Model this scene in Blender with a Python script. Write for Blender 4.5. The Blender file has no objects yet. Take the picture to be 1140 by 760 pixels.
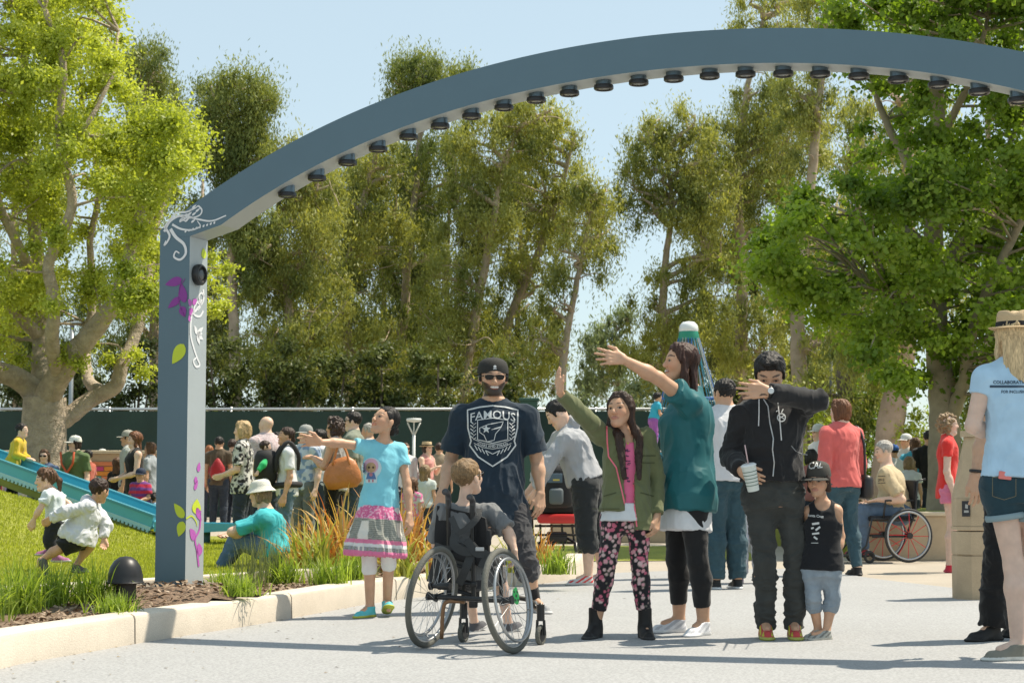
import bpy, bmesh, math, random, os
import numpy as np
from mathutils import Vector, Matrix, noise as mnoise
from mathutils.bvhtree import BVHTree

random.seed(7)
RNG = np.random.default_rng(7)
SC = bpy.context.scene
COL = SC.collection
pi = math.pi
V = Vector


CAMZ = 0.9
FPX = 2000.0
PITCH = math.atan(157 / FPX)
_F = V((0, math.cos(PITCH), math.sin(PITCH)))
_U = V((0, -math.sin(PITCH), math.cos(PITCH)))

def ray(px, py):
    return _F + V((1, 0, 0)) * ((px - 570) / FPX) + _U * ((380 - py) / FPX)

def at(px, py, Y):
    """world point seen at a photo pixel and standing at world depth Y"""
    r = ray(px, py)
    return V((0, 0, CAMZ)) + r * (Y / r.y)

def onz(px, py, z=0.0):
    r = ray(px, py)
    return V((0, 0, CAMZ)) + r * ((z - CAMZ) / r.z)

def depth_at(py, z=0.0):
    return onz(570, py, z).y


def tag(o, label=None, cat=None, group=None, kind=None):
    if label: o['label'] = label
    if cat: o['category'] = cat
    if group: o['group'] = group
    if kind: o['kind'] = kind
    return o

def link(o, parent=None):
    COL.objects.link(o)
    if parent is not None:
        o.parent = parent
    return o

def empty(name, loc, rz=0.0):
    o = bpy.data.objects.new(name, None)
    o.empty_display_size = 0.1
    o.location = loc
    o.rotation_euler = (0, 0, rz)
    COL.objects.link(o)
    return o

def copy_tree(o, parent=None):
    c = o.copy(); COL.objects.link(c)
    if parent is not None:
        c.parent = parent
    for ch in list(o.children):
        copy_tree(ch, c)
    return c

def np_mesh(name, verts, faces, mats=(), smooth=True, midx=None, cols=None, attrs=None):
    """verts (n,3) ; faces = (m,4) or (m,3) array, or list of such arrays"""
    me = bpy.data.meshes.new(name)
    verts = np.asarray(verts, dtype=np.float32)
    if not isinstance(faces, list):
        faces = [faces]
    faces = [np.asarray(f, dtype=np.int32) for f in faces if len(f)]
    nl = sum(f.size for f in faces); nf = sum(len(f) for f in faces)
    me.vertices.add(len(verts)); me.vertices.foreach_set('co', verts.ravel())
    me.loops.add(nl); me.polygons.add(nf)
    me.loops.foreach_set('vertex_index', np.concatenate([f.ravel() for f in faces]))
    tot = np.concatenate([np.full(len(f), f.shape[1], np.int32) for f in faces])
    st = np.concatenate([[0], np.cumsum(tot)[:-1]]).astype(np.int32)
    me.polygons.foreach_set('loop_start', st)
    me.polygons.foreach_set('use_smooth', np.full(nf, smooth, dtype=bool))
    if midx is not None:
        me.polygons.foreach_set('material_index', np.asarray(midx, np.int32))
    for m in mats: me.materials.append(m)
    me.update(calc_edges=True)
    if cols is not None:
        a = me.color_attributes.new('Col', 'FLOAT_COLOR', 'POINT')
        c = np.ones((len(verts), 4), np.float32); c[:, :cols.shape[1]] = cols
        a.data.foreach_set('color', c.ravel())
    for k, v in (attrs or {}).items():
        a = me.attributes.new(k, 'FLOAT', 'POINT'); a.data.foreach_set('value', np.asarray(v, np.float32))
    return me

def mobj(name, me, parent=None, loc=(0, 0, 0)):
    o = bpy.data.objects.new(name, me)
    o.location = loc
    return link(o, parent)

class MB:
    """mesh builder: boxes, tubes, lathes, prisms, collected into ONE mesh"""
    def __init__(s):
        s.v = []; s.f = []; s.m = []; s.cm = 0
    def add(s, vs, fs):
        b = len(s.v)
        s.v += [tuple(v) for v in vs]
        s.f += [tuple(b + i for i in f) for f in fs]
        s.m += [s.cm] * len(fs)
        return s
    def box(s, c, size, rot=None, taper=1.0, bev=0.0):
        hx, hy, hz = size[0] / 2, size[1] / 2, size[2] / 2
        if bev > 0:
            bm = bmesh.new(); bmesh.ops.create_cube(bm, size=1.0)
            for v in bm.verts:
                k = taper if v.co.z > 0 else 1
                v.co = V((v.co.x * size[0] * k, v.co.y * size[1] * k, v.co.z * size[2]))
            bmesh.ops.bevel(bm, geom=bm.edges[:], offset=bev, segments=2, affect='EDGES', profile=0.5)
            vs = [v.co.copy() for v in bm.verts]; bm.verts.index_update()
            fs = [[v.index for v in f.verts] for f in bm.faces]
            bm.free()
        else:
            vs = [V((x * hx * (taper if z > 0 else 1), y * hy * (taper if z > 0 else 1), z * hz)) for z in (-1, 1) for y in (-1, 1) for x in (-1, 1)]
            fs = [(0, 2, 3, 1), (4, 5, 7, 6), (0, 1, 5, 4), (2, 6, 7, 3), (0, 4, 6, 2), (1, 3, 7, 5)]
        if rot is not None: vs = [rot @ v for v in vs]
        c = V(c)
        return s.add([v + c for v in vs], fs)
    def tube(s, pts, r, n=8, close=False, caps=True, flat=1.0, upv=None):
        pts = [V(p) for p in pts]
        m = len(pts)
        if not hasattr(r, '__len__'): r = [r] * m
        up = V(upv) if upv is not None else None
        rings = []; prev = None
        for i in range(m):
            if close: t = pts[(i + 1) % m] - pts[i - 1]
            else: t = pts[min(i + 1, m - 1)] - pts[max(i - 1, 0)]
            if t.length < 1e-9: t = V((0, 0, 1))
            t.normalize()
            if up is not None: a = up - t * up.dot(t)
            elif prev is None:
                a = V((0, 0, 1)) if abs(t.z) < .9 else V((1, 0, 0)); a = a - t * a.dot(t)
            else: a = prev - t * prev.dot(t)
            if a.length < 1e-6: a = V((1, 0, 0)) - t * t.x
            a.normalize(); prev = a; b = t.cross(a)
            rings.append([pts[i] + a * (math.cos(2 * pi * k / n) * r[i] * flat) + b * (math.sin(2 * pi * k / n) * r[i]) for k in range(n)])
        vs = [v for rg in rings for v in rg]; fs = []
        for i in range(m if close else m - 1):
            j = (i + 1) % m
            for k in range(n):
                fs.append((i * n + k, i * n + (k + 1) % n, j * n + (k + 1) % n, j * n + k))
        if caps and not close:
            fs.append(tuple(range(n - 1, -1, -1))); fs.append(tuple((m - 1) * n + k for k in range(n)))
        return s.add(vs, fs)
    def lathe(s, prof, c=(0, 0, 0), n=24, axis=None):
        """prof list of (r,z)"""
        vs = []; fs = []
        M = Matrix.Identity(3)
        if axis is not None: M = V((0, 0, 1)).rotation_difference(V(axis).normalized()).to_matrix()
        c = V(c)
        for (r, z) in prof:
            for k in range(n):
                a = 2 * pi * k / n
                vs.append(c + M @ V((r * math.cos(a), r * math.sin(a), z)))
        for i in range(len(prof) - 1):
            for k in range(n):
                fs.append((i * n + k, i * n + (k + 1) % n, (i + 1) * n + (k + 1) % n, (i + 1) * n + k))
        fs.append(tuple(range(n - 1, -1, -1))); fs.append(tuple((len(prof) - 1) * n + k for k in range(n)))
        return s.add(vs, fs)
    def torus(s, c, axis, R, r, n=40, m=8, rz=None):
        ax = V(axis).normalized()
        a = ax.orthogonal().normalized(); b = ax.cross(a)
        c = V(c); vs = []; fs = []
        rz = rz or r
        for i in range(n):
            t = 2 * pi * i / n; d = a * math.cos(t) + b * math.sin(t)
            for k in range(m):
                u = 2 * pi * k / m
                vs.append(c + d * (R + r * math.cos(u)) + ax * (rz * math.sin(u)))
        for i in range(n):
            for k in range(m):
                fs.append((i * m + k, ((i + 1) % n) * m + k, ((i + 1) % n) * m + (k + 1) % m, i * m + (k + 1) % m))
        return s.add(vs, fs)
    def prism(s, poly, O, X, Y, N, th):
        """flat outline poly [(x,y)] in frame (O,X,Y) thickened along N by th (centred from 0 to th)"""
        O, X, Y, N = V(O), V(X), V(Y), V(N)
        n = len(poly)
        vs = [O + X * x + Y * y for x, y in poly] + [O + X * x + Y * y + N * th for x, y in poly]
        fs = [tuple(range(n - 1, -1, -1)), tuple(n + i for i in range(n))]
        for i in range(n):
            j = (i + 1) % n
            fs.append((i, j, n + j, n + i))
        return s.add(vs, fs)
    def build(s, name, mats, parent=None, loc=(0, 0, 0), smooth=False, auto=None):
        me = bpy.data.meshes.new(name)
        me.from_pydata(s.v, [], s.f)
        if not isinstance(mats, (list, tuple)): mats = [mats]
        for m in mats: me.materials.append(m)
        if len(mats) > 1: me.polygons.foreach_set('material_index', s.m)
        bm = bmesh.new(); bm.from_mesh(me)
        bmesh.ops.recalc_face_normals(bm, faces=bm.faces)
        bm.to_mesh(me); bm.free()
        if smooth:
            me.polygons.foreach_set('use_smooth', [True] * len(me.polygons))
            if auto:
                me.set_sharp_from_angle(angle=math.radians(auto))
        me.update()
        return mobj(name, me, parent, loc)


_mc = {}
def mat(name, col, rough=0.6, metal=0.0, spec=0.5, bump=0.0, bscale=200.0, var=0.0, vscale=6.0, coords='Object',
        bump2=0.0, b2scale=30.0, trans=0.0, alpha=1.0, detail=4.0, bdist=0.01, speck=None, sscale=400):
    if name in _mc: return _mc[name]
    m = bpy.data.materials.new(name); m.use_nodes = True
    nt = m.node_tree; N = nt.nodes; L = nt.links
    b = N['Principled BSDF']
    c4 = (*col, 1) if len(col) == 3 else col
    b.inputs['Base Color'].default_value = c4
    b.inputs['Roughness'].default_value = rough
    b.inputs['Metallic'].default_value = metal
    b.inputs['Specular IOR Level'].default_value = spec
    if trans: b.inputs['Transmission Weight'].default_value = trans
    if alpha < 1: b.inputs['Alpha'].default_value = alpha
    tc = N.new('ShaderNodeTexCoord')
    out = None
    if var > 0:
        n = N.new('ShaderNodeTexNoise'); n.inputs['Scale'].default_value = vscale; n.inputs['Detail'].default_value = 8; n.inputs['Roughness'].default_value = .65
        L.new(tc.outputs[coords], n.inputs['Vector'])
        hs = N.new('ShaderNodeMapRange'); hs.inputs[1].default_value = .25; hs.inputs[2].default_value = .75
        hs.inputs[3].default_value = 1 - var; hs.inputs[4].default_value = 1 + var
        L.new(n.outputs[0], hs.inputs[0])
        mul = N.new('ShaderNodeVectorMath'); mul.operation = 'SCALE'; mul.inputs[0].default_value = col[:3]
        L.new(hs.outputs[0], mul.inputs['Scale'])
        out = mul.outputs[0]
        L.new(out, b.inputs['Base Color'])
    if speck:
        n = N.new('ShaderNodeTexNoise'); n.inputs['Scale'].default_value = sscale; n.inputs['Detail'].default_value = 2
        L.new(tc.outputs[coords], n.inputs['Vector'])
        r = N.new('ShaderNodeMapRange'); r.inputs[1].default_value = .38; r.inputs[2].default_value = .62; r.inputs[3].default_value = 1 - speck; r.inputs[4].default_value = 1 + speck
        L.new(n.outputs[0], r.inputs[0])
        mul = N.new('ShaderNodeVectorMath'); mul.operation = 'SCALE'
        if out is not None: L.new(out, mul.inputs[0])
        else: mul.inputs[0].default_value = col[:3]
        L.new(r.outputs[0], mul.inputs['Scale']); L.new(mul.outputs[0], b.inputs['Base Color'])
    prevn = None
    for (st, sc_) in ((bump, bscale), (bump2, b2scale)):
        if st > 0:
            n = N.new('ShaderNodeTexNoise'); n.inputs['Scale'].default_value = sc_; n.inputs['Detail'].default_value = detail
            L.new(tc.outputs[coords], n.inputs['Vector'])
            bp = N.new('ShaderNodeBump'); bp.inputs['Strength'].default_value = st; bp.inputs['Distance'].default_value = bdist
            L.new(n.outputs[0], bp.inputs['Height'])
            if prevn is not None: L.new(prevn, bp.inputs['Normal'])
            prevn = bp.outputs[0]
    if prevn is not None: L.new(prevn, b.inputs['Normal'])
    _mc[name] = m
    return m

def vcol_mat(name, rough=0.6, spec=0.4, sss=0.0, bump=0.0, bscale=300.0, var=0.0, vscale=20, sheen=0.0, stretch=None, metal=0):
    """material whose base colour comes from the mesh's own 'Col' attribute (printed / dyed pattern)"""
    if name in _mc: return _mc[name]
    m = bpy.data.materials.new(name); m.use_nodes = True
    nt = m.node_tree; N = nt.nodes; L = nt.links
    b = N['Principled BSDF']
    a = N.new('ShaderNodeAttribute'); a.attribute_name = 'Col'
    src = a.outputs['Color']
    tc = N.new('ShaderNodeTexCoord')
    vec = tc.outputs['Object']
    if stretch is not None:
        mp = N.new('ShaderNodeMapping'); mp.inputs['Scale'].default_value = stretch
        L.new(vec, mp.inputs[0]); vec = mp.outputs[0]
    if var > 0:
        n = N.new('ShaderNodeTexNoise'); n.inputs['Scale'].default_value = vscale; n.inputs['Detail'].default_value = 5
        L.new(vec, n.inputs['Vector'])
        r = N.new('ShaderNodeMapRange'); r.inputs[1].default_value = .3; r.inputs[2].default_value = .7; r.inputs[3].default_value = 1 - var; r.inputs[4].default_value = 1 + var
        L.new(n.outputs[0], r.inputs[0])
        mul = N.new('ShaderNodeVectorMath'); mul.operation = 'SCALE'
        L.new(src, mul.inputs[0]); L.new(r.outputs[0], mul.inputs['Scale']); src = mul.outputs[0]
    L.new(src, b.inputs['Base Color'])
    b.inputs['Roughness'].default_value = rough
    b.inputs['Metallic'].default_value = metal
    b.inputs['Specular IOR Level'].default_value = spec
    if sss > 0:
        b.inputs['Subsurface Weight'].default_value = sss
        b.inputs['Subsurface Radius'].default_value = (1, .35, .2)
        b.inputs['Subsurface Scale'].default_value = 0.012
    if sheen > 0:
        b.inputs['Sheen Weight'].default_value = sheen
        b.inputs['Sheen Roughness'].default_value = .5
    if bump > 0:
        n = N.new('ShaderNodeTexNoise'); n.inputs['Scale'].default_value = bscale; n.inputs['Detail'].default_value = 4
        L.new(vec, n.inputs['Vector'])
        bp = N.new('ShaderNodeBump'); bp.inputs['Strength'].default_value = bump; bp.inputs['Distance'].default_value = .004
        L.new(n.outputs[0], bp.inputs['Height']); L.new(bp.outputs[0], b.inputs['Normal'])
    _mc[name] = m
    return m

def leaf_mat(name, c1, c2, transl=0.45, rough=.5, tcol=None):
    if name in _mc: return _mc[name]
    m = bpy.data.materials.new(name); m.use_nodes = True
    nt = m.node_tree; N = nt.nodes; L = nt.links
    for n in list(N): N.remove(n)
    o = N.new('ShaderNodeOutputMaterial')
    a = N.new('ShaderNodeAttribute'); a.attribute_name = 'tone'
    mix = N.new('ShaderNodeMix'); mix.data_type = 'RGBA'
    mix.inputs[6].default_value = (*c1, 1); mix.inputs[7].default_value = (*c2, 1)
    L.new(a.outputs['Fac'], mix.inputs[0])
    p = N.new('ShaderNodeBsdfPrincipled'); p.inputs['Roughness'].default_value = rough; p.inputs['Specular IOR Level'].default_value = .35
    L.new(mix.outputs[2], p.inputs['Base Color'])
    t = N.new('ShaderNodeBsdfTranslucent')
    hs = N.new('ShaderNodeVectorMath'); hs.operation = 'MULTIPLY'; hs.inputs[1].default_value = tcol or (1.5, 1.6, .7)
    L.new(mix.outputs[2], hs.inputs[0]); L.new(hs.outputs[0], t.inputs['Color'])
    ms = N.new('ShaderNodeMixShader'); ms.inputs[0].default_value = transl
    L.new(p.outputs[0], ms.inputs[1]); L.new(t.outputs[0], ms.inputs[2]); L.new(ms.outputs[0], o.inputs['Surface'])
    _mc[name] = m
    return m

def vnoise(P, seed=0):
    """vectorised value noise on (n,3), range -1..1, trilinear with smoothstep"""
    P = np.asarray(P, np.float64)
    i = np.floor(P).astype(np.int64); f = P - i; f = f * f * (3 - 2 * f)
    def h(ix, iy, iz):
        n = (ix * 374761393 + iy * 668265263 + iz * 2147483647 + seed * 974634777) & 0xffffffff
        n = ((n ^ (n >> 13)) * 1274126177) & 0xffffffff
        n = (n ^ (n >> 16))
        return (n & 0xffff) / 32767.5 - 1
    r = 0
    for dx in (0, 1):
        wx = f[:, 0] if dx else 1 - f[:, 0]
        for dy in (0, 1):
            wy = f[:, 1] if dy else 1 - f[:, 1]
            for dz in (0, 1):
                wz = f[:, 2] if dz else 1 - f[:, 2]
                r = r + wx * wy * wz * h(i[:, 0] + dx, i[:, 1] + dy, i[:, 2] + dz)
    return r

def catmull(pts, n=8):
    pts = [V(p) for p in pts]
    if len(pts) < 3:
        return [pts[0].lerp(pts[-1], i / n) for i in range(n + 1)]
    P = [pts[0] * 2 - pts[1]] + pts + [pts[-1] * 2 - pts[-2]]
    out = []
    for i in range(1, len(P) - 2):
        a, b, c, d = P[i - 1], P[i], P[i + 1], P[i + 2]
        for k in range(n):
            t = k / n
            out.append(0.5 * ((2 * b) + (c - a) * t + (2 * a - 5 * b + 4 * c - d) * t * t + (3 * b - a - 3 * c + d) * t ** 3))
    out.append(P[-2].copy())
    return out

w = bpy.data.worlds.new('World'); SC.world = w; w.use_nodes = True
nt = w.node_tree
bg = nt.nodes['Background']
sky = nt.nodes.new('ShaderNodeTexSky'); sky.sky_type = 'NISHITA'; sky.sun_disc = False
SUNV = V((.92 * .56, .38 * .56, 1)).normalized()
SUN_EL = math.asin(SUNV.z); SUN_AZ = math.atan2(SUNV.x, SUNV.y)
sky.sun_elevation = SUN_EL; sky.sun_rotation = SUN_AZ
sky.air_density = 1.0; sky.dust_density = 0.6; sky.ozone_density = 1.0; sky.altitude = 0
_mx = nt.nodes.new('ShaderNodeMix'); _mx.data_type = 'RGBA'; _mx.inputs[0].default_value = .68
_mx.inputs[7].default_value = (.43 / .13, .52 / .13, .53 / .13, 1)
nt.links.new(sky.outputs[0], _mx.inputs[6]); nt.links.new(_mx.outputs[2], bg.inputs[0]); bg.inputs[1].default_value = 0.13
sl = bpy.data.lights.new('sun_light', 'SUN'); sl.energy = 4.5; sl.angle = math.radians(.55); sl.color = (1, .90, .74)
so = bpy.data.objects.new('sun_light', sl); COL.objects.link(so)
so.rotation_euler = V((0, 0, 1)).rotation_difference(SUNV).to_euler(); so.location = (20, 10, 30)

cam = bpy.data.cameras.new('camera'); co = bpy.data.objects.new('camera', cam); COL.objects.link(co)
cam.lens = FPX / 1140 * 36; cam.sensor_width = 36; cam.clip_start = .1; cam.clip_end = 3000
cam.dof.use_dof = True; cam.dof.focus_distance = 11.2; cam.dof.aperture_fstop = 8
co.location = (0, 0, CAMZ); co.rotation_euler = (pi / 2 + PITCH, 0, 0)
SC.camera = co
SC.view_settings.view_transform = 'Standard'; SC.view_settings.look = 'None'; SC.view_settings.gamma = 1
SC.view_settings.exposure = 0.60
SC.render.engine = 'CYCLES'
SC.cycles.use_denoising = True
SC.cycles.max_bounces = 8; SC.cycles.diffuse_bounces = 4; SC.cycles.transparent_max_bounces = 8
SC.cycles.sample_clamp_indirect = 6


M_PAVE = mat('beige_paving', (.37, .325, .265), .85, bump=.3, bscale=60, var=.12, vscale=1.2, speck=.12, sscale=90)
M_ROAD = mat('grey_surfacing', (.315, .318, .32), .85, bump=.5, bscale=160, var=.06, vscale=.7, speck=.16, sscale=70, bdist=.004)
M_CONC = mat('kerb_concrete', (.58, .515, .425), .85, bump=.25, bscale=120, var=.13, vscale=3, speck=.07, sscale=150, bump2=.1, b2scale=8)
M_MULCH = mat('mulch', (.20, .135, .09), .95, bump=1, bscale=45, var=.45, vscale=30, bdist=.03)
M_TURF = mat('turf', (.27, .29, .035), .85, bump=.8, bscale=150, var=.3, vscale=3, bdist=.02, speck=.25, sscale=60)

def sheet(name, pts, z, m, kind='structure', th=0):
    mb = MB()
    mb.prism([(p[0], p[1]) for p in pts], (0, 0, z), (1, 0, 0), (0, 1, 0), (0, 0, -1), th) if th else mb.add([(p[0], p[1], z) for p in pts], [tuple(range(len(pts)))])
    o = mb.build(name, m); tag(o, kind=kind)
    return o
sheet('ground', [(-600, -20), (600, -20), (600, 900), (-600, 900)], 0, M_PAVE)

# kerb line (front foot) read along the planter
KF = [onz(-260, 838), onz(-120, 786), onz(0, 745), onz(100, 726), onz(187, 711), onz(300, 693), onz(420, 671), onz(520, 659), onz(600, 650), onz(640, 644), onz(652, 634)]
KF = [V((p.x, p.y, 0)) for p in catmull(KF, 5)]
def offs(line, d):
    out = []
    for i, p in enumerate(line):
        t = (line[min(i + 1, len(line) - 1)] - line[max(i - 1, 0)]).normalized()
        out.append(p + V((-t.y, t.x, 0)) * d)
    return out
KB = offs(KF, .20)
def pt_line(line, x):
    for a, b in zip(line[:-1], line[1:]):
        if a.x <= x <= b.x: return a.y + (b.y - a.y) * (x - a.x) / max(b.x - a.x, 1e-6)
    return line[0].y if x < line[0].x else line[-1].y
# road sheet: in front of the kerb and out to a curved edge on the far right
far_edge = [onz(640, 640), onz(700, 637), onz(800, 634), onz(900, 634), onz(980, 645), onz(1040, 652), onz(1140, 665), onz(1300, 700)]
far_edge = [V((p.x, p.y, 0)) for p in catmull(far_edge, 4)]
road_pts = [(-14, -8), (14, -8)] + [(14, far_edge[-1].y)] + [(p.x, p.y) for p in reversed(far_edge)] + [(p.x, p.y + .05) for p in reversed(KF)] + [(-14, KF[0].y)]
def tri_sheet(name, pts, z, m):
    bm = bmesh.new(); vs = [bm.verts.new((p[0], p[1], z)) for p in pts]
    es = [bm.edges.new((vs[i], vs[(i + 1) % len(vs)])) for i in range(len(vs))]
    bmesh.ops.triangle_fill(bm, edges=es, use_beauty=True)
    for f in bm.faces:
        if f.normal.z < 0: f.normal_flip()
    me = bpy.data.meshes.new(name); bm.to_mesh(me); bm.free(); me.materials.append(m)
    o = mobj(name, me); tag(o, kind='structure'); return o
tri_sheet('road', road_pts, .004, M_ROAD)

# kerb: extruded profile
mb = MB()
prof = [(0.0, 0.0), (0.004, .14), (.012, .158), (.03, .168), (.17, .17), (.19, .165), (.2, .15), (.2, 0.0)]
lines = [(offs(KF, o_), z_) for o_, z_ in prof]
n = len(KF); vs = []; fs = []
for L_, z_ in lines: vs += [V((p.x, p.y, z_)) for p in L_]
for j in range(len(prof) - 1):
    for i in range(n - 1): fs.append((j * n + i, j * n + i + 1, (j + 1) * n + i + 1, (j + 1) * n + i))
fs.append(tuple(j * n + n - 1 for j in range(len(prof))))
mb.add(vs, fs)
kerb = mb.build('kerb', M_CONC, smooth=True, auto=35); tag(kerb, kind='structure')
# joints in the kerb (dark grooves, 6 mm proud strips of dark mortar)
M_JOINT = mat('kerb_joint', (.16, .14, .11), .95)
mb = MB(); acc = 0
for i in range(1, n - 1):
    acc += (KF[i] - KF[i - 1]).length
    if acc > 1.9:
        acc = 0
        t = (KF[i + 1] - KF[i - 1]).normalized(); nn = V((-t.y, t.x, 0))
        for (o1, z1), (o2, z2) in zip(prof[:-1], prof[1:]):
            a = KF[i] + nn * (o1 - .003 if o1 < .1 else o1 + .0); b = KF[i] + nn * (o2 - .003 if o2 < .1 else o2)
            a = V((a.x, a.y, z1 + .003)); b = V((b.x, b.y, z2 + .003))
            mb.add([a - t * .004, a + t * .004, b + t * .004, b - t * .004], [(0, 1, 2, 3)])
mb.build('kerb_joint', M_JOINT, kerb)


def sst(a, b, x):
    t = min(1, max(0, (x - a) / (b - a))); return t * t * (3 - 2 * t)
def lawn_front(x):   # edge stone between planting strip and lawn
    return (12.0 + (x + 3.2) * 1.5) if x > -3.2 else 12.0 + (x + 3.2) * .25
POST = onz(198, 650, .25)
def terrain(x, y):
    h = .15
    hill = max(0.0, min(.85, .09 + (-4.4 - x) * .27)) if x < -4.0 else 0
    if x < -4.0:
        hill = .09 + (-4.4 - x) * .27; hill = max(0, min(.95, hill))
    prog = sst(13.6, 21.5, y) * (1 - sst(22.5, 26, y))
    h += hill * prog
    h *= (1 - sst(25.5, 26.5, y))
    d = math.hypot(x - POST.x, y - POST.y)
    h += .11 * math.exp(-(d / .55) ** 2)
    return h
xs = np.concatenate([np.arange(-14, -7.5, .5), np.arange(-7.5, -.2, .12), np.arange(-.2, 1.4, .15)])
ys = np.concatenate([np.arange(5.0, 17, .12), np.arange(17, 28.01, .3)])
def strip(name, inside, m, dz=0, bumpy=0):
    vs = []; idx = {}; fs = []
    def vid(i, j):
        if (i, j) not in idx:
            x, y = float(xs[i]), float(ys[j])
            z = terrain(x, y) + dz + bumpy * (mnoise.noise(V((x * 6, y * 6, 0))) + .6 * mnoise.noise(V((x * 14, y * 14, 3))))
            idx[(i, j)] = len(vs); vs.append((x, y, z))
        return idx[(i, j)]
    for i in range(len(xs) - 1):
        for j in range(len(ys) - 1):
            cx, cy = (xs[i] + xs[i + 1]) / 2, (ys[j] + ys[j + 1]) / 2
            if inside(cx, cy): fs.append([vid(i, j), vid(i + 1, j), vid(i + 1, j + 1), vid(i, j + 1)])
    me = np_mesh(name, np.array(vs), np.array(fs), [m], True)
    return mobj(name, me)
KM = offs(KF, .10)
def in_strip(x, y): return x < KF[-1].x - .02 and pt_line(KM, x) < y < lawn_front(x) + .12 and y < 18.2
def in_lawn(x, y): return lawn_front(x) - .02 < y < 26.5 and x < .1 and not (x > -1.2 and y > 18.9)
tag(strip('planting_bed', in_strip, M_MULCH, -.012, .012), kind='structure')
lawn = tag(strip('lawn', in_lawn, M_TURF, 0, 0), kind='structure')
# pale edge stones between bed and lawn
mb = MB()
ex = np.arange(-9.5, -.3, .42)
for a in ex:
    p = V((a, lawn_front(a), 0)); q = V((a + .40, lawn_front(a + .40), 0)); c = (p + q) / 2; c.z = terrain(c.x, c.y) + .02
    ang = math.atan2(q.y - p.y, q.x - p.x)
    if abs(c.x - POST.x) < .2 and abs(c.y - POST.y) < .3: continue
    mb.box(c, ((q - p).length - .01, .12, .1), Matrix.Rotation(ang, 3, 'Z'), bev=.012)
tag(mb.build('lawn_edging', M_CONC), kind='structure')

# mulch chips (stuff)
def chips():
    vs = []; fs = []; R = random.Random(3)
    k = 0
    while k < 5200:
        x = R.uniform(-4.4, .9); y = pt_line(KB, x) + R.random() ** 1.3 * 3.2
        if not in_strip(x, y): continue
        k += 1
        z = terrain(x, y) + .004; a = R.uniform(0, pi); l = R.uniform(.008, .03); ww = l * R.uniform(.25, .6); t = R.uniform(-.5, .5)
        c, s = math.cos(a), math.sin(a); b = len(vs)
        for dx, dy in ((-l, -ww), (l, -ww * .8), (l * .9, ww), (-l, ww * .7)):
            vs.append((x + dx * c - dy * s, y + dx * s + dy * c, z + dx * t + R.uniform(0, .012)))
        fs.append((b, b + 1, b + 2, b + 3))
    me = np_mesh('mulch_chips', np.array(vs), np.array(fs), [leaf_mat('bark_chip', (.12, .075, .045), (.36, .26, .17), .0)], False,
                 attrs={'tone': np.repeat(np.random.default_rng(1).random(len(fs)), 4)})
    tag(mobj('mulch_chips', me), 'loose brown bark mulch scattered over the planting strip', 'mulch', kind='stuff')
chips()
def litter():
    R = random.Random(8); vs = []; fs = []
    for k in range(150):
        i = R.randrange(2, len(KF) - 4); p = KF[i].lerp(KF[i + 1], R.random()); t = (KF[i + 1] - KF[i]).normalized(); q = p - V((-t.y, t.x, 0)) * (.01 + R.random() ** 3 * 1.6)
        a = R.uniform(0, pi); l = R.uniform(.006, .017); c, s = math.cos(a) * l, math.sin(a) * l; b = len(vs)
        vs += [(q.x + c, q.y + s, .007), (q.x - s * .5, q.y + c * .5, .010), (q.x - c, q.y - s, .007), (q.x + s * .5, q.y - c * .5, .008)]; fs.append((b, b + 1, b + 2, b + 3))
    me = np_mesh('fallen_leaves', np.array(vs), np.array(fs), [leaf_mat('dry_leaf', (.14, .09, .04), (.34, .26, .12), .0)], False, attrs={'tone': np.repeat(np.random.default_rng(2).random(len(fs)), 4)})
    tag(mobj('fallen_leaves', me), 'small dry leaves and bits of bark on the paving along the kerb', 'leaf litter', kind='stuff')
litter()

# short artificial grass blades on the lawn (stuff)
def blades(name, region, n, h=(.018, .035), label='', wd=.004):
    R = np.random.default_rng(11)
    P = []
    while len(P) < n:
        x, y = region(R)
        if x is None: continue
        P.append((x, y, terrain(x, y)))
    P = np.array(P); n = len(P)
    a = R.random(n) * 2 * pi; hh = R.uniform(*h, n); ln = R.uniform(-.6, .6, n) * hh; wv = wd * (P[:, 1] / 12)
    dx, dy = np.cos(a), np.sin(a)
    b0 = P + np.stack([dx * wv, dy * wv, 0 * a], 1); b1 = P - np.stack([dx * wv, dy * wv, 0 * a], 1)
    t = P + np.stack([-dy * ln, dx * ln, hh], 1)
    vs = np.stack([b0, b1, t], 1).reshape(-1, 3)
    me = np_mesh(name, vs, np.arange(n * 3).reshape(-1, 3), [leaf_mat('turf_blade', (.22, .24, .025), (.48, .50, .07), .35)], False,
                 attrs={'tone': np.repeat(R.random(n), 3)})
    tag(mobj(name, me), label, 'grass', kind='stuff')
def reg1(R):
    y = 12 + (R.random() ** 1.4) * 11.5; x = -y * .30 + R.random() * (y * .29 + .2)
    return (x, y) if in_lawn(x, y) and y > lawn_front(x) + .06 else (None, None)
blades('lawn_grass', reg1, 90000, label='short bright green turf covering the mound and lawn')


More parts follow.
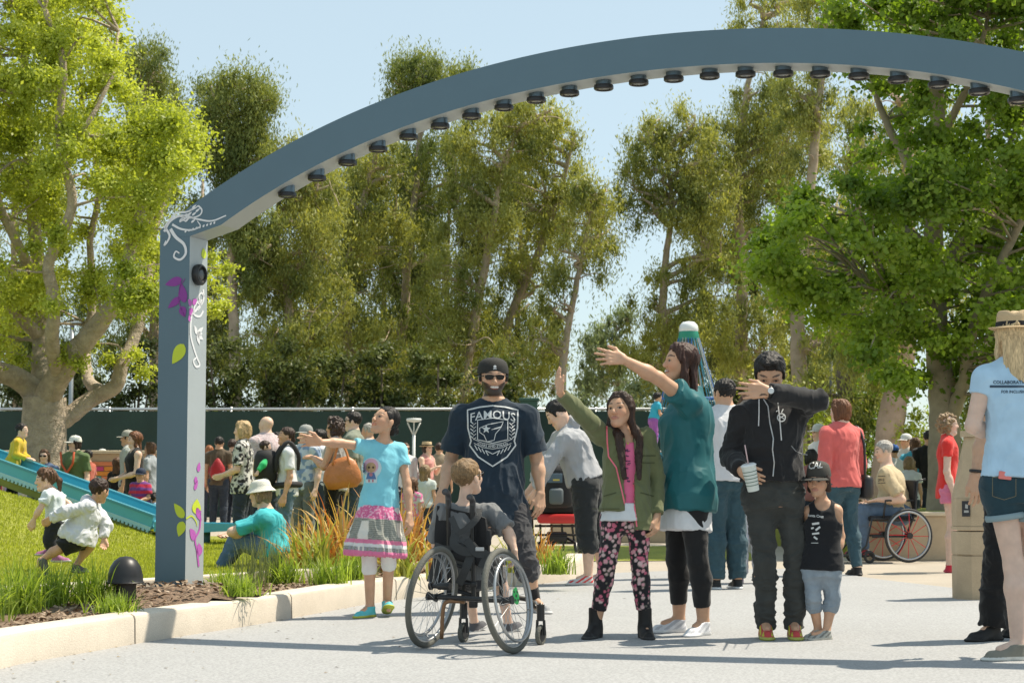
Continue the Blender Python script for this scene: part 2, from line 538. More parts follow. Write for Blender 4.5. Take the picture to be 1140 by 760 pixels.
M_SAND = mat('sandstone', (.47, .36, .235), .85, bump=.3, bscale=70, var=.16, vscale=4, speck=.06, sscale=200)
M_SANDCAP = mat('wall_cap', (.56, .47, .34), .85, bump=.2, bscale=70, var=.1, vscale=4)
def low_wall(p, q, h, th, name='low_wall', cap=.05):
    p = V(p); q = V(q); c = (p + q) / 2; L_ = (q - p).length; ang = math.atan2(q.y - p.y, q.x - p.x); R_ = Matrix.Rotation(ang, 3, 'Z')
    root = empty(name, (c.x, c.y, 0), ang)
    MB().box((0, 0, (h - cap) / 2), (L_, th, h - cap), bev=.01).build('wall_face', M_SAND, root)
    MB().box((0, 0, h - cap / 2 + .001), (L_ + .02, th + .05, cap), bev=.012).build('wall_cap', M_SANDCAP, root)
    return root
SW = 21.0
tag(low_wall((4.1, SW), (11, SW + 1.2), .56, .25), 'tan stone seat wall holding up the turf behind the red wheeled chair', 'low wall')
mb = MB(); mb.box((7.6, SW + 3.6, .26), (7.6, 5.4, .52)); tag(mb.build('raised_turf', M_TURF), kind='structure')
tag(low_wall((.6, 27.5), (4.0, 27.0), .62, .3), 'long tan stone wall behind the strip of lawn in the centre', 'low wall')
tag(low_wall((-3.4, 27.2), (-2.4, 27.2), .5, .5), 'short beige stone block among the legs of the standing crowd', 'stone block')
sheet('lawn_patch', [(.4, 20.6), (2.9, 21.0), (3.2, 25.5), (.3, 25.8)], .008, M_TURF)

# mosaic wall on the left behind the slide
def mosaic():
    Y = 31.5
    p = at(-60, 505, Y); q = at(205, 505, Y); top = p.z
    root = empty('mosaic_wall', (0, Y, 0)); tag(root, 'beige capped wall with a panel of bright coloured mosaic bricks', 'wall')
    L_ = q.x - p.x; cx = (p.x + q.x) / 2
    MB().box((cx, .15, top / 2), (L_, .3, top), bev=.01).build('wall_face', M_SAND, root)
    MB().box((cx, .12, top + .03), (L_ + .1, .42, .06), bev=.015).build('wall_cap', M_SANDCAP, root)
    R = random.Random(5)
    pal = [(.55, .05, .18), (.7, .25, .03), (.03, .35, .33), (.25, .07, .3), (.62, .42, .06), (.5, .04, .05), (.05, .25, .5), (.65, .2, .08)]
    ms = [mat('mosaic_%d' % i, c, .35, var=.15, vscale=9) for i, c in enumerate(pal)]
    mb = MB(); z = .25; rowh = .085
    while z < top - .16:
        x = p.x
        while x < q.x:
            l = R.choice([.18, .3, .42, .5, .25]); mb.cm = R.randrange(len(pal))
            l = min(l, q.x - x); mb.box((x + l / 2, -.012, z + rowh / 2), (max(.01, l - .012), .03, rowh - .012)); x += l + .0001
        z += rowh
    mb.build('mosaic_panel', ms, root)
mosaic()


def fence():
    Y = 45.0
    M_SCREEN = mat('green_windscreen', (.013, .036, .028), .8, bump=.6, bscale=5, var=.25, vscale=1.3, bdist=.05)
    M_GALV = mat('galvanised', (.55, .57, .58), .4, .7)
    a = at(-150, 455, Y); b = at(845, 455, Y); h = a.z
    root = empty('windscreen_fence', (0, Y, 0)); tag(root, 'long dark green fabric windscreen fence with a galvanised top rail', 'fence')
    n = 160; vs = []; fs = []
    for i in range(n + 1):
        x = a.x + (b.x - a.x) * i / n
        for k in range(4):
            vs.append((x, .03 * mnoise.noise(V((x * .7, k * .5, 0))) + .02 * math.sin(x * 2.1), [.05, h * .4, h * .75, h - .06][k]))
    for i in range(n):
        for k in range(3):
            fs.append((i * 4 + k, (i + 1) * 4 + k, (i + 1) * 4 + k + 1, i * 4 + k + 1))
    MB().add(vs, fs).build('windscreen', M_SCREEN, root, smooth=True)
    MB().tube([(a.x, 0.08, h), (b.x, 0.08, h)], .035, 8).build('top_rail', M_GALV, root, smooth=True)
    x = a.x; 
    while x < b.x + .1:
        MB().tube([(x, .09, 0), (x, .09, h + .05)], .035, 8).build('fence_post', M_GALV, root, smooth=True); x += 3.05
fence()
# dark green cabin roof edge behind the hat man
c = at(589, 447, 44); mb = MB(); mb.box((0, 0, 1.45), (.42, .4, 2.9), bev=.02); mb.box((0, 0, 2.93), (.5, .48, .08), bev=.02)
tag(mb.build('utility_cabinet', mat('cabinet_green', (.02, .07, .05), .5), loc=(c.x, 44.2, 0)), 'tall dark green utility cabinet rising above the fence', 'cabinet')


def arch():
    Y0 = POST.y
    D = V((1, -.38, 0)).normalized(); Nn = V((D.y, -D.x, 0))  # front normal, towards the viewer
    if Nn.y > 0: Nn = -Nn
    W = .225
    O = POST.copy(); O.z = 0        # a point on the front face plane = near corner (px 206)
    corner = at(206, 650, POST.y); corner.z = 0
    O = corner
    def onplane(px, py):
        r = ray(px, py); c = V((0, 0, CAMZ))
        t = (O - c).dot(Nn) / r.dot(Nn)
        p = c + r * t
        return ((p - O).dot(D), p.z)
    up = [(250, 204), (300, 171), (360, 139), (430, 111), (490, 90), (547, 72), (610, 58), (680, 45), (770, 34), (862, 31), (930, 32), (997, 37), (1070, 45), (1140, 55)]
    lo = [(246, 253), (300, 210), (355, 181), (410, 158), (447, 145), (510, 122), (587, 101), (635, 91), (680, 83), (770, 73), (862, 69.5), (921, 71), (1000, 79), (1081, 90), (1140, 100)]
    U2 = [onplane(*p) for p in up]; L2 = [onplane(*p) for p in lo]
    # fit circles for smooth, clean curves
    def fit(P):
        A = np.array([[2 * x, 2 * z, 1] for x, z in P]); bb = np.array([x * x + z * z for x, z in P])
        s = np.linalg.lstsq(A, bb, rcond=None)[0]; return s[0], s[1], math.sqrt(s[2] + s[0] ** 2 + s[1] ** 2)
    cu = np.polyfit([x for x, z in U2], [z for x, z in U2], 4); cl = np.polyfit([x for x, z in L2], [z for x, z in L2], 4)
    xmax = U2[-1][0]
    fu, fl = fit(U2), fit(L2)
    print('ARCH', fu, fl, xmax, U2[0], L2[0], L2[-1])
    def zu(x):
        if x <= xmax: return float(np.polyval(cu, x))
        return None
    xl = -W                              # left outer edge of post front face
    tl = onplane(180, 250); 
    Z_tl = onplane(180, 256)[1]
    bl = xl
    # right part: mirror the polynomial about its apex
    XA = max(np.linspace(0, xmax, 400), key=lambda x: np.polyval(cu, x))
    XR = 2 * XA + W                    # mirrored outer edge
    def ZU(x): 
        xx = x if x <= XA else 2 * XA - x
        return float(np.polyval(cu, xx))
    XL = max(np.linspace(0, xmax, 400), key=lambda x: np.polyval(cl, x))
    def ZL(x):
        if x <= xmax: return float(np.polyval(cl, x))
        return ZL0 + (ZU(x) - ZU0)
    ZL0 = float(np.polyval(cl, xmax)); ZU0 = float(np.polyval(cu, xmax)); ZU0 = ZU(xmax)
    print('apex', XA, XR)
    zin = L2[0][1]; xin = 0.0
    # beam outline sections
    xs_ = np.concatenate([[xl], np.linspace(0.0, xmax, 70), np.linspace(xmax, XR - W * 2, 50)[1:]])
    M_ARCH = mat('arch_blue_grey', (.088, .150, .190), .32, spec=.5, bump=.06, bscale=500, var=.05, vscale=2.5)
    root = empty('entrance_arch', (O.x, O.y, 0)); tag(root, 'tall blue grey steel arch painted with vines and leaves spanning the path', 'arch')
    B = -Nn * W
    def P3(x, z, b=0): return D * x + V((0, 0, z)) + B * b
    mb = MB(); vs = []; fs = []
    k = 0; Xs = [x for x in xs_ if x >= 0.0]
    topz = Z_tl
    # left joint: mitre from the outer corner
    secs = [(-W, topz - .001, None)]
    rows = []
    for x in Xs:
        rows.append((x, max(ZU(x), 0), ZL(x) if x > L2[0][0] else None))
    x_in = L2[0][0]
    # gusset: lower line from (0, zin_post) to (x_in, ZL(x_in))
    zpost = onplane(228, 262)[1]
    for i, (x, u, l) in enumerate(rows):
        if l is None:
            f = x / x_in; l = (zpost) * (1 - f) + ZL(x_in) * f
        rows[i] = (x, u, l)
    rows = [(-W, topz, topz - .0)] + rows
    # beam body
    for (x, u, l) in rows:
        if x < 0: l = zpost - .0
        vs += [P3(x, u), P3(x, l), P3(x, l, 1), P3(x, u, 1)]
    for i in range(len(rows) - 1):
        for j in range(4):
            fs.append((i * 4 + j, i * 4 + (j + 1) % 4, (i + 1) * 4 + (j + 1) % 4, (i + 1) * 4 + j))
    fs.append((0, 1, 2, 3)); m_ = len(rows) - 1; fs.append((m_ * 4, m_ * 4 + 3, m_ * 4 + 2, m_ * 4 + 1))
    mb.add(vs, fs); M_PALE = mat('arch_pale_grey', (.36, .40, .41), .4, bump=.05, bscale=500, var=.05, vscale=2.5)
    mb.m = [1 if (i % 4 == 1 and 4 <= i < 4 * (len(rows) - 1)) else 0 for i in range(len(fs))]
    mb.build('beam', [M_ARCH, M_PALE], root)
    # posts
    for (x0, x1, zt) in ((-W, 0, zpost), (XR - 2 * W, XR - W, rows[-1][1])):
        mb = MB()
        vs = [P3(x, z, b) for z in (-.05, zt - .001) for (x, b) in ((x0, 0), (x1, 0), (x1, 1), (x0, 1))]
        mb.add(vs, [(0, 3, 2, 1), (4, 5, 6, 7), (0, 1, 5, 4), (1, 2, 6, 5), (2, 3, 7, 6), (3, 0, 4, 7)])
        mb.m[3] = mb.m[5] = 1
        mb.build('post', [M_ARCH, M_PALE], root)
    # round spray / lamp heads on the underside (px centres of their bottom rims)
    hd = [(320, 212), (353, 193), (387, 176), (421, 162), (455, 149), (490, 138), (525, 127), (561, 116), (597, 107), (634, 99), (672, 92), (711, 87), (750, 83), (790, 81), (830, 80), (872, 81), (913, 83), (956, 85), (1000, 88), (1045, 93), (1090, 100), (1134, 107)]
    M_CAN = mat('lamp_can_steel', (.10, .14, .17), .3, .6); M_RIM = mat('lamp_rim_black', (.015, .015, .016), .4); M_LENS = mat('lamp_lens', (.12, .13, .13), .15)
    Omid = O + B * .5
    xs_h = []
    for (px, py) in hd:
        r = ray(px, py); c = V((0, 0, CAMZ)); t = (Omid - c).dot(Nn) / r.dot(Nn); xs_h.append((c + r * t - O).dot(D))
    step = np.mean(np.diff(xs_h)); x = xs_h[-1] + step
    while x < XR - 2.5 * W: xs_h.append(x); x += step
    proto = None
    for x in xs_h:
        z = ZL(x); e = .02; sl = (ZL(x + e) - ZL(x - e)) / (2 * e)
        if proto is None:
            can = MB().lathe([(.048, .03), (.048, -.035), (.05, -.036), (.05, -.04)], n=24).build('lamp_can', M_CAN, root, smooth=True, auto=40)
            rim = MB().lathe([(.046, -.038), (.058, -.040), (.06, -.046), (.06, -.062), (.054, -.068), (.044, -.068), (.042, -.060), (.0005, -.059)], n=28).build('rim', M_RIM, can, smooth=True, auto=40)
            lens = MB().lathe([(.041, -.0585), (.03, -.064), (.001, -.066)], n=20).build('lens', M_LENS, can, smooth=True)
            proto = can; o = can
        else:
            o = copy_tree(proto, root)
        o.location = P3(x, z + .014, .5)
    # side speaker on the right face of the post
    p = ray(219, 306); c = V((0, 0, CAMZ)); t = (O - c).dot(D) / p.dot(D); q = c + p * t - O
    axis = D
    sp = MB().lathe([(.066, .0), (.07, .01), (.07, .035), (.061, .045), (.054, .045), (.050, .028), (.0005, .028)], c=q, n=32, axis=axis).build('side_lamp', M_RIM, root, smooth=True, auto=35)
    MB().lathe([(.039, .029), (.032, .038), (.015, .042), (.0005, .042)], c=q, n=28, axis=axis).build('lens', mat('lamp_face', (.05, .055, .06), .25), sp, smooth=True, auto=35)
    # --- painted ornament: thin vinyl shapes on the faces
    white = mat('vinyl_white', (.72, .73, .74), .5); purple = mat('vinyl_purple', (.22, .03, .26), .5); lime = mat('vinyl_lime', (.52, .62, .03), .5); magenta = mat('vinyl_magenta', (.45, .10, .42), .5)
    def front(px, py):
        r = ray(px, py); t = (O - c).dot(Nn) / r.dot(Nn); return c + r * t - O + Nn * .003
    def side(px, py):
        r = ray(px, py); t = (O - c).dot(D) / r.dot(D); return c + r * t - O + D * .003
    def under(px, py):   # underside of beam: intersect with tangent plane at that x
        for x in np.linspace(x_in, x_in + .8, 200):
            pp = P3(x, ZL(x), .5)
            e = .01; tg = (D + V((0, 0, (ZL(x + e) - ZL(x - e)) / (2 * e)))).normalized(); nn = Nn.cross(tg)
            r = ray(px, py); t = (O + pp - c).dot(nn) / r.dot(nn); q_ = c + r * t - O
            if abs((q_ - pp).dot(D)) < .006: return q_ - V((0, 0, .003))
        return pp
    def ribbon(mb, pts, w0, w1, fn, nrm, n=7):
        P = [fn(*p) for p in [(v.x, v.y) for v in catmull([V((a, b_, 0)) for a, b_ in pts], n)]]
        vs = []; m_ = len(P)
        for i, p in enumerate(P):
            t = (P[min(i + 1, m_ - 1)] - P[max(i - 1, 0)]).normalized(); s_ = nrm.cross(t)
            f = i / (m_ - 1); ww = w0 * (1 - f) + w1 * f
            if isinstance(w0, (list, tuple)): ww = np.interp(f, np.linspace(0, 1, len(w0)), w0)
            vs += [p + s_ * ww / 2, p - s_ * ww / 2]
        mb.add(vs, [(2 * i, 2 * i + 1, 2 * i + 3, 2 * i + 2) for i in range(m_ - 1)])
    def poly(mb, pts, fn):
        P = [fn(*p) for p in pts]; mb.add(P, [tuple(range(len(P)))])
    def leaf(mb, base, tip, wd, fn, nrm):
        a = fn(*base); b_ = fn(*tip); d = b_ - a; s_ = nrm.cross(d).normalized() * (wd / 175)
        vs = []
        N_ = 12
        for i in range(N_ + 1):
            f = i / N_; hw = (math.sin(pi * f ** .75)) ** .85 * (1 - f * .12)
            vs.append((a + d * f + s_ * hw, a + d * f - s_ * hw))
        flat = [v for pr in vs for v in pr]
        mb.add(flat, [(2 * i, 2 * i + 1, 2 * i + 3, 2 * i + 2) for i in range(N_)])
    # white swirls, front corner
    mb = MB(); wd = .012
    ribbon(mb, [(184, 252), (196, 238), (208, 236), (217, 232), (221, 229)], wd * 1.2, wd * .6, front, Nn)
    ribbon(mb, [(183, 258), (190, 246), (203, 240), (220, 244), (236, 246), (252, 240)], wd * 1.5, wd * .7, front, Nn)
    ribbon(mb, [(192, 250), (202, 255), (214, 256), (223, 252), (220, 246)], wd * 1.3, wd * .5, front, Nn)
    ribbon(mb, [(183, 252), (189, 262), (186, 270), (183, 273), (185, 268)], wd * 1.5, wd * .6, front, Nn)
    ribbon(mb, [(190, 255), (196, 264), (205, 272), (207, 282), (201, 289), (194, 286), (196, 280), (200, 282)], [wd * 2.2, wd * 1.6, wd, wd * .8], None or front, front, Nn) if False else ribbon(mb, [(190, 255), (196, 264), (205, 272), (207, 282), (201, 289), (194, 286), (196, 280), (200, 282)], wd * 2, wd * .7, front, Nn)
    ribbon(mb, [(200, 247), (207, 243), (209, 239), (205, 240), (203, 244), (206, 246)], wd, wd * .6, front, Nn)
    ribbon(mb, [(221, 229), (225, 234), (222, 240), (210, 243), (200, 241)], wd, wd * .6, front, Nn)
    for (x_, y_) in ((210, 236), (214, 232), (218, 236), (214, 240), (209, 240), (206, 247), (200, 246), (213, 248)):
        leaf(mb, (x_, y_), (x_ + 5, y_ - 4), 1.3, front, Nn)
    for k in range(9):
        leaf(mb, (206 + k * 4, 259 - k * 1.2), (208 + k * 4, 256 - k * 1.2), 1.2, front, Nn)
    # white vine, side face
    nS = D
    ribbon(mb, [(226, 322), (226, 334), (219, 344), (213, 352), (212, 372), (215, 386), (219, 398), (222, 406), (218, 408), (215, 402), (218, 398)], wd * 1.6, wd * 1.2, side, nS)
    ribbon(mb, [(226, 346), (222, 352), (216, 350), (216, 342), (220, 336), (223, 340), (220, 345)], wd * 1.4, wd, side, nS)
    ribbon(mb, [(227, 330), (224, 326), (221, 330), (223, 336)], wd * 1.4, wd * .8, side, nS)
    for (a, b_) in (((219, 372), (226, 364)), ((219, 372), (226, 378)), ((219, 372), (216, 362)), ((219, 372), (222, 384)), ((219, 372), (225, 371)), ((220, 338), (226, 334))):
        leaf(mb, a, b_, 3.2, side, nS)
    mb.build('white_vine_print', white, root)
    mb = MB()
    leaf(mb, (203, 311), (184, 317), 5.5, front, Nn); leaf(mb, (206, 337), (201, 314), 5.5, front, Nn); leaf(mb, (201, 331), (187, 343), 4.5, front, Nn); leaf(mb, (202, 341), (206, 353), 5, front, Nn)
    ribbon(mb, [(206, 352), (200, 338), (200, 322), (206, 310)], .008, .005, front, Nn)
    mb.build('purple_leaf_print', purple, root)
    mb = MB()
    leaf(mb, (205, 383), (192, 405), 8, front, Nn); mb.build('lime_leaf_print', lime, root); mb = MB()
    leaf(mb, (205, 576), (194, 560), 5.5, front, Nn); leaf(mb, (204, 580), (199, 597), 6, front, Nn)
    mb.build('lime_leaf_print', lime, root)
    mb = MB()
    leaf(mb, (218, 572), (219, 555), 10, side, nS)
    mb2 = MB(); leaf(mb2, (227, 288), (226, 276), 6, side, nS); mb2.build('lime_leaf_print', lime, root)
    ribbon(mb, [(207, 577), (213, 574), (218, 580), (219, 585)], .012, .008, side, nS)
    mb.build('lime_leaf_print', lime, root)
    mb = MB()
    ribbon(mb, [(221, 630), (219, 612), (217, 600), (222, 588), (223, 568)], .022, .014, side, nS)
    for (a, b_, w_) in (((217, 600), (211, 588), 6), ((218, 565), (224, 580), 5), ((222, 618), (221, 604), 7), ((220, 525), (222, 514), 4), ((218, 530), (217, 540), 3.5), ((216, 545), (220, 534), 3.5), ((211, 343), (214, 352), 5), ((213, 340), (209, 333), 4), ((214, 338), (219, 333), 4), ((211, 358), (210, 350), 3)):
        leaf(mb, a, b_, w_, side, nS)
    mb.build('magenta_vine_print', magenta, root)
arch()

M_BARK_L = mat('pale_furrowed_bark', (.40, .33, .25), .9, bump=.9, bscale=9, var=.35, vscale=7, bdist=.05, bump2=.7, b2scale=35)
M_BARK_E = mat('eucalyptus_bark', (.42, .33, .24), .85, bump=.5, bscale=6, var=.4, vscale=2.2, bdist=.04)
M_BARK_D = mat('dark_bark', (.17, .135, .10), .9, bump=.6, bscale=8, var=.3, vscale=4, bdist=.04)
L_LIME = leaf_mat('leaf_yellow_green', (.20, .26, .03), (.56, .60, .13), .45, tcol=(1.5, 1.5, .5))
L_EUC = leaf_mat('leaf_eucalyptus', (.10, .14, .035), (.46, .47, .14), .38, tcol=(1.6, 1.5, .6))
L_EUCD = leaf_mat('leaf_eucalyptus_dark', (.07, .11, .03), (.31, .35, .10), .36, tcol=(1.6, 1.5, .6))
L_EUCG = leaf_mat('leaf_grey_green', (.12, .15, .085), (.28, .32, .17), .35, tcol=(1.4, 1.5, .8))
L_MAPLE = leaf_mat('leaf_bright_green', (.07, .13, .016), (.34, .43, .07), .45, tcol=(1.5, 1.7, .45))

L_SHADE = leaf_mat('leaf_understorey_shade', (.04, .06, .02), (.15, .18, .05), .3, tcol=(1.5, 1.5, .6))  # understorey shade put into the leaf colour of the bushes behind the fence
L_FAR = leaf_mat('leaf_far_shaded', (.05, .075, .025), (.23, .26, .08), .32, tcol=(1.6, 1.5, .6))  # far crowns coloured darker, standing in for shade inside the tree belt
def leaf_cloud(centres, radii, counts, size, rng, droop=0.0, flat=.7, aspect=.5, shell=.35, tonevar=.3, sq=1.0, soft=True):
    """leaf quads scattered in ellipsoidal clumps; returns verts, tone"""
    Vs = []; T = []
    for c, r, n in zip(centres, radii, counts):
        n = int(n)
        if n <= 0: continue
        d = rng.normal(size=(n, 3)); d /= np.linalg.norm(d, axis=1)[:, None]
        rr = np.minimum(np.abs(rng.normal(size=n)) * .58, 1.25) if soft else rng.random(n) ** shell
        p = d * rr[:, None] * np.array([r, r, r * flat])
        # ragged outline: push by noise
        nz = vnoise(np.array(c)[None] * 3 + d * 1.7, 5)
        p *= (1 + .35 * nz)[:, None]
        P = p + np.array(c)
        # frames
        a = rng.normal(size=(n, 3))
        if droop > 0: a = a * (1 - droop) + np.array([0, 0, -1.0]) * droop * 1.6
        a /= np.linalg.norm(a, axis=1)[:, None]
        nn = d * .7 + np.array([0, 0, .55]) + rng.normal(size=(n, 3)) * .55      # leaves face outward and up
        b = np.cross(nn, a); b /= np.maximum(np.linalg.norm(b, axis=1), 1e-6)[:, None]
        s = size * rng.uniform(.6, 1.3, n)
        L_ = a * s[:, None]; W_ = b * (s * aspect)[:, None] * .5
        v = np.stack([P - L_ * .5, P - L_ * .05 + W_, P + L_ * .5, P - L_ * .05 - W_], 1)
        Vs.append(v.reshape(-1, 3))
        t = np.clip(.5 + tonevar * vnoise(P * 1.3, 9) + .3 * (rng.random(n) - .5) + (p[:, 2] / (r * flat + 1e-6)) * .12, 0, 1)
        T.append(np.repeat(t, 4))
    V_ = np.concatenate(Vs); T_ = np.concatenate(T)
    return V_, T_

def crown(name, V_, T_, m, parent):
    me = np_mesh(name, V_, np.arange(len(V_)).reshape(-1, 4), [m], False, attrs={'tone': T_})
    return mobj(name, me, parent)

def limb(mb, pts, r0, r1, n=9, sub=5, wob=.0, rng=None):
    P = catmull(pts, sub); m_ = len(P)
    if wob and rng:
        P = [p + V((rng.uniform(-wob, wob), rng.uniform(-wob, wob), 0)) * (0 if i in (0, m_ - 1) else 1) for i, p in enumerate(P)]
    R = [r0 + (r1 - r0) * (i / (m_ - 1)) ** .8 for i in range(m_)]
    mb.tube(P, R, n, caps=True)
    return P

def twigs(mb, P, target_centres, R_, r0):
    """thin limbs from the nearest point of limb P out to clump centres"""
    for c in target_centres:
        c = V(c); q = min(P, key=lambda p: (p - c).length + max(0, p.z - c.z) * .6)
        mid = (q + c) / 2 + V((R_.uniform(-.2, .2), R_.uniform(-.2, .2), R_.uniform(-.1, .25)))
        mb.tube(catmull([q, mid, c], 3), [r0, r0 * .85, r0 * .7, r0 * .6, r0 * .5, r0 * .4, r0 * .25][:7], 5, caps=False)


def left_tree():
    Y = 28.0; R_ = random.Random(4); rng = np.random.default_rng(4)
    A = lambda px, py, dy=0: at(px, py, Y + dy)
    base = A(46, 545); base.z = 0
    root = empty('spreading_tree', (base.x, base.y, 0)); tag(root, 'big spreading tree with thick pale trunk and yellow green leaves behind the blue slide', 'tree')
    o = V((base.x, base.y, 0))
    tr = MB()
    def T(pts): return [p - o for p in pts]
    s = .0141
    limb(tr, T([base, A(46, 540), A(48, 500), A(49, 470), A(50, 442)]), .40, .33, 16)
    tr.tube(T([base, base + V((0, 0, .25)), base + V((0, 0, .7))]), [.55, .46, .36], 14)
    main = []
    def br(pts, r0, r1, n=10): 
        p = limb(tr, T(pts), r0, r1, n, wob=.012, rng=R_); main.extend(p); return p
    br([A(48, 462), A(32, 430), A(0, 414, -.5), A(-50, 405, -1), A(-110, 350, -1.5), A(-160, 260, -2)], .23, .08)
    br([A(50, 452), A(47, 400, .6), A(50, 360, .8), A(46, 320, 1), A(38, 250, 1.2), A(30, 150, 1.2), A(28, 40, 1), A(40, -60, .6)], .21, .05)
    br([A(50, 448), A(66, 418, -.4), A(84, 392, -.8), A(110, 360, -1), A(128, 335, -1.2), A(140, 305, -1.2), A(146, 270, -1), A(160, 225, -1), A(182, 170, -1)], .23, .05)
    br([A(56, 476), A(78, 462, .2), A(100, 445, .4), A(128, 430, .4), A(136, 405, .4), A(148, 380, .6), A(160, 340, .8), A(166, 300, 1), A(176, 240, 1.2), A(200, 180, 1.3), A(215, 160, 1)], .17, .04)
    br([A(66, 418, -.4), A(58, 385, -1.2), A(60, 340, -1.6), A(55, 290, -1.8), A(80, 230, -2), A(66, 150, -2), A(70, 70, -2), A(50, 10, -2)], .13, .04)
    br([A(112, 437, .4), A(98, 420, 1.4), A(96, 380, 2), A(104, 330, 2.2), A(100, 270, 2), A(110, 200, 1.8), A(90, 110, 1.6)], .11, .04)
    br([A(48, 380, .8), A(20, 350, .2), A(0, 330, -.3), A(-40, 290, -.6), A(-70, 200, -.8)], .12, .04)
    br([A(46, 320, 1), A(30, 290, -.6), A(0, 230, -1.4), A(-20, 150, -1.6), A(-10, 60, -1.6)], .10, .04)
    br([A(60, 190, -2), A(95, 140, -1.8), A(125, 85, -1.5), A(132, 35, -1.2)], .05, .02)
    cs = []; rs = []; ns = []
    # silhouette polygon in photo space
    def ok(px, py):
        edge = np.interp(py, [-120, 0, 30, 60, 100, 130, 160, 200, 230, 270, 300, 340, 380], [90, 128, 118, 122, 160, 205, 228, 222, 232, 236, 190, 170, 130])
        low = np.interp(px, [-150, 0, 40, 90, 130, 175, 215, 240, 260], [430, 385, 345, 335, 380, 335, 300, 255, 230])
        return px < edge - 8 and py < low
    k = 0; tries = 0
    while k < 430 and tries < 9000:
        tries += 1
        px = R_.uniform(-190, 245); py = R_.uniform(-150, 395)
        if not ok(px, py): continue
        if vnoise([[px / 42, py / 42, 3.3]], 3)[0] < -.28 and R_.random() < .85: continue
        dy = R_.uniform(-2.6, 2.6)
        c = A(px, py, dy); cs.append(c - o); rs.append(R_.uniform(.24, .5)); k += 1
    # a few satellite sprays, low and to the right of the post
    for (px, py) in [(120, 400), (100, 382), (150, 395), (88, 405), (240, 300), (248, 325), (238, 345), (232, 312), (254, 300), (160, 415), (128, 20), (134, 45), (126, 62), (70, 395), (20, 400), (-10, 392), (236, 285), (250, 340)]:
        cs.append(A(px, py, R_.uniform(-1, .8)) - o); rs.append(R_.uniform(.18, .3))
    ns = [int(1250 * (r / .4) ** 2 * R_.uniform(.5, 1.3)) for r in rs]
    V_, T_ = leaf_cloud([tuple(c) for c in cs], rs, ns, .068, rng, droop=.1, flat=.8, aspect=.55, shell=.45)
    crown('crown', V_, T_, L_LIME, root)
    rel = [p for p in main]
    twigs(tr, rel, [c for c in cs if R_.random() < .55], R_, .028)
    tr.build('trunk', M_BARK_L, root, smooth=True)
    print('left tree leaves', len(V_) // 4)
left_tree()


def euc(base_px, Y, trunk, clumps, m, label, bark=M_BARK_E, r0=.22, dens=1.0, leaf=.135, seed=0, name='eucalyptus_tree', group='trees beyond the fence', droop=.55, aspect=.26, baserx=None, forks=3, rsc=1.0, flat=1.35):
    R_ = random.Random(seed); rng = np.random.default_rng(seed + 100)
    A = lambda px, py, dy=0: at(px, py, Y + dy)
    b = A(base_px, 540); b.z = 0
    o = V((b.x, b.y, 0))
    root = empty(name, o); tag(root, label, 'tree', group)
    mb = MB()
    pts = [b - o] + [A(x, y) - o for x, y in trunk]
    P = limb(mb, pts, r0, r0 * .22, 8, sub=6, wob=.02, rng=R_)
    sc = Y / FPX
    cs = []; rs = []
    for (cx, cy, rw, rh, n) in clumps:
        for i in range(int(n)):
            for _ in range(30):
                u, v = R_.uniform(-1, 1), R_.uniform(-1, 1)
                if u * u + v * v < 1: break
            px, py = cx + u * rw, cy + v * rh
            if vnoise([[px / 22, py / 22, seed + .5]], seed)[0] < -.35 and R_.random() < .8: continue
            dy = R_.uniform(-1, 1) * rw * sc * .9
            cs.append(A(px, py, dy) - o); rs.append(R_.uniform(.26, .62) * rsc)
    # secondary limbs to clump regions
    lims = list(P)
    for (cx, cy, rw, rh, n) in clumps:
        for j in range(forks):
            tx, ty = cx + R_.uniform(-.6, .6) * rw, cy + R_.uniform(-.8, .3) * rh
            tgt = A(tx, ty, R_.uniform(-.5, .5) * rw * sc) - o
            lo = [p for p in P if p.z < tgt.z - .5 * (tgt - p).xy.length * .6] or [P[0]]
            q = min(lo, key=lambda p: (p - tgt).length * (1 + .2 * R_.random()))
            d = tgt - q
            mid1 = q + d * .35 + V((R_.uniform(-.2, .2), R_.uniform(-.2, .2), d.length * .05)); mid2 = q + d * .7 + V((R_.uniform(-.25, .25), R_.uniform(-.2, .2), d.length * .03))
            lims += limb(mb, [q, mid1, mid2, tgt], r0 * .42, .035, 6, sub=3)
    twigs(mb, lims, [c for c in cs if R_.random() < .6], R_, .025)
    mb.build('trunk', bark, root, smooth=True)
    ns = [int(260 * dens * (r / .45) ** 2 / max(.3, rsc) * R_.uniform(.35, 1.5)) for r in rs]
    V_, T_ = leaf_cloud([tuple(c) for c in cs], rs, ns, leaf, rng, droop=droop, flat=flat, aspect=aspect, shell=.55, tonevar=.4)
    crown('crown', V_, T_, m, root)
    return len(V_) // 4
tot = 0
tot += euc(262, 50, [(262, 420), (258, 300), (262, 200), (258, 120)], [(262, 115, 44, 32, 60), (240, 160, 34, 30, 36), (270, 170, 34, 45, 50), (250, 235, 36, 40, 40), (282, 270, 34, 50, 40)], L_EUCD, 'dark rounded eucalyptus rising between the lime green tree and the arch', seed=1, dens=1.3, leaf=.125)
tot += euc(172, 52, [(172, 380), (166, 200), (164, 100)], [(165, 78, 26, 26, 30), (175, 120, 34, 36, 36), (160, 190, 44, 60, 46), (140, 330, 60, 60, 60)], L_EUCD, 'dark conical tree half hidden behind the top of the lime green tree', seed=2, dens=1.2, leaf=.125)
tot += euc(330, 51, [(328, 430), (320, 330), (308, 260), (314, 190)], [(320, 190, 34, 30, 36), (345, 230, 45, 40, 50), (300, 300, 40, 45, 46), (350, 320, 42, 60, 48), (312, 400, 60, 45, 70)], L_EUC, 'eucalyptus with thin forked stems just right of the arch post', seed=3, dens=1.0)
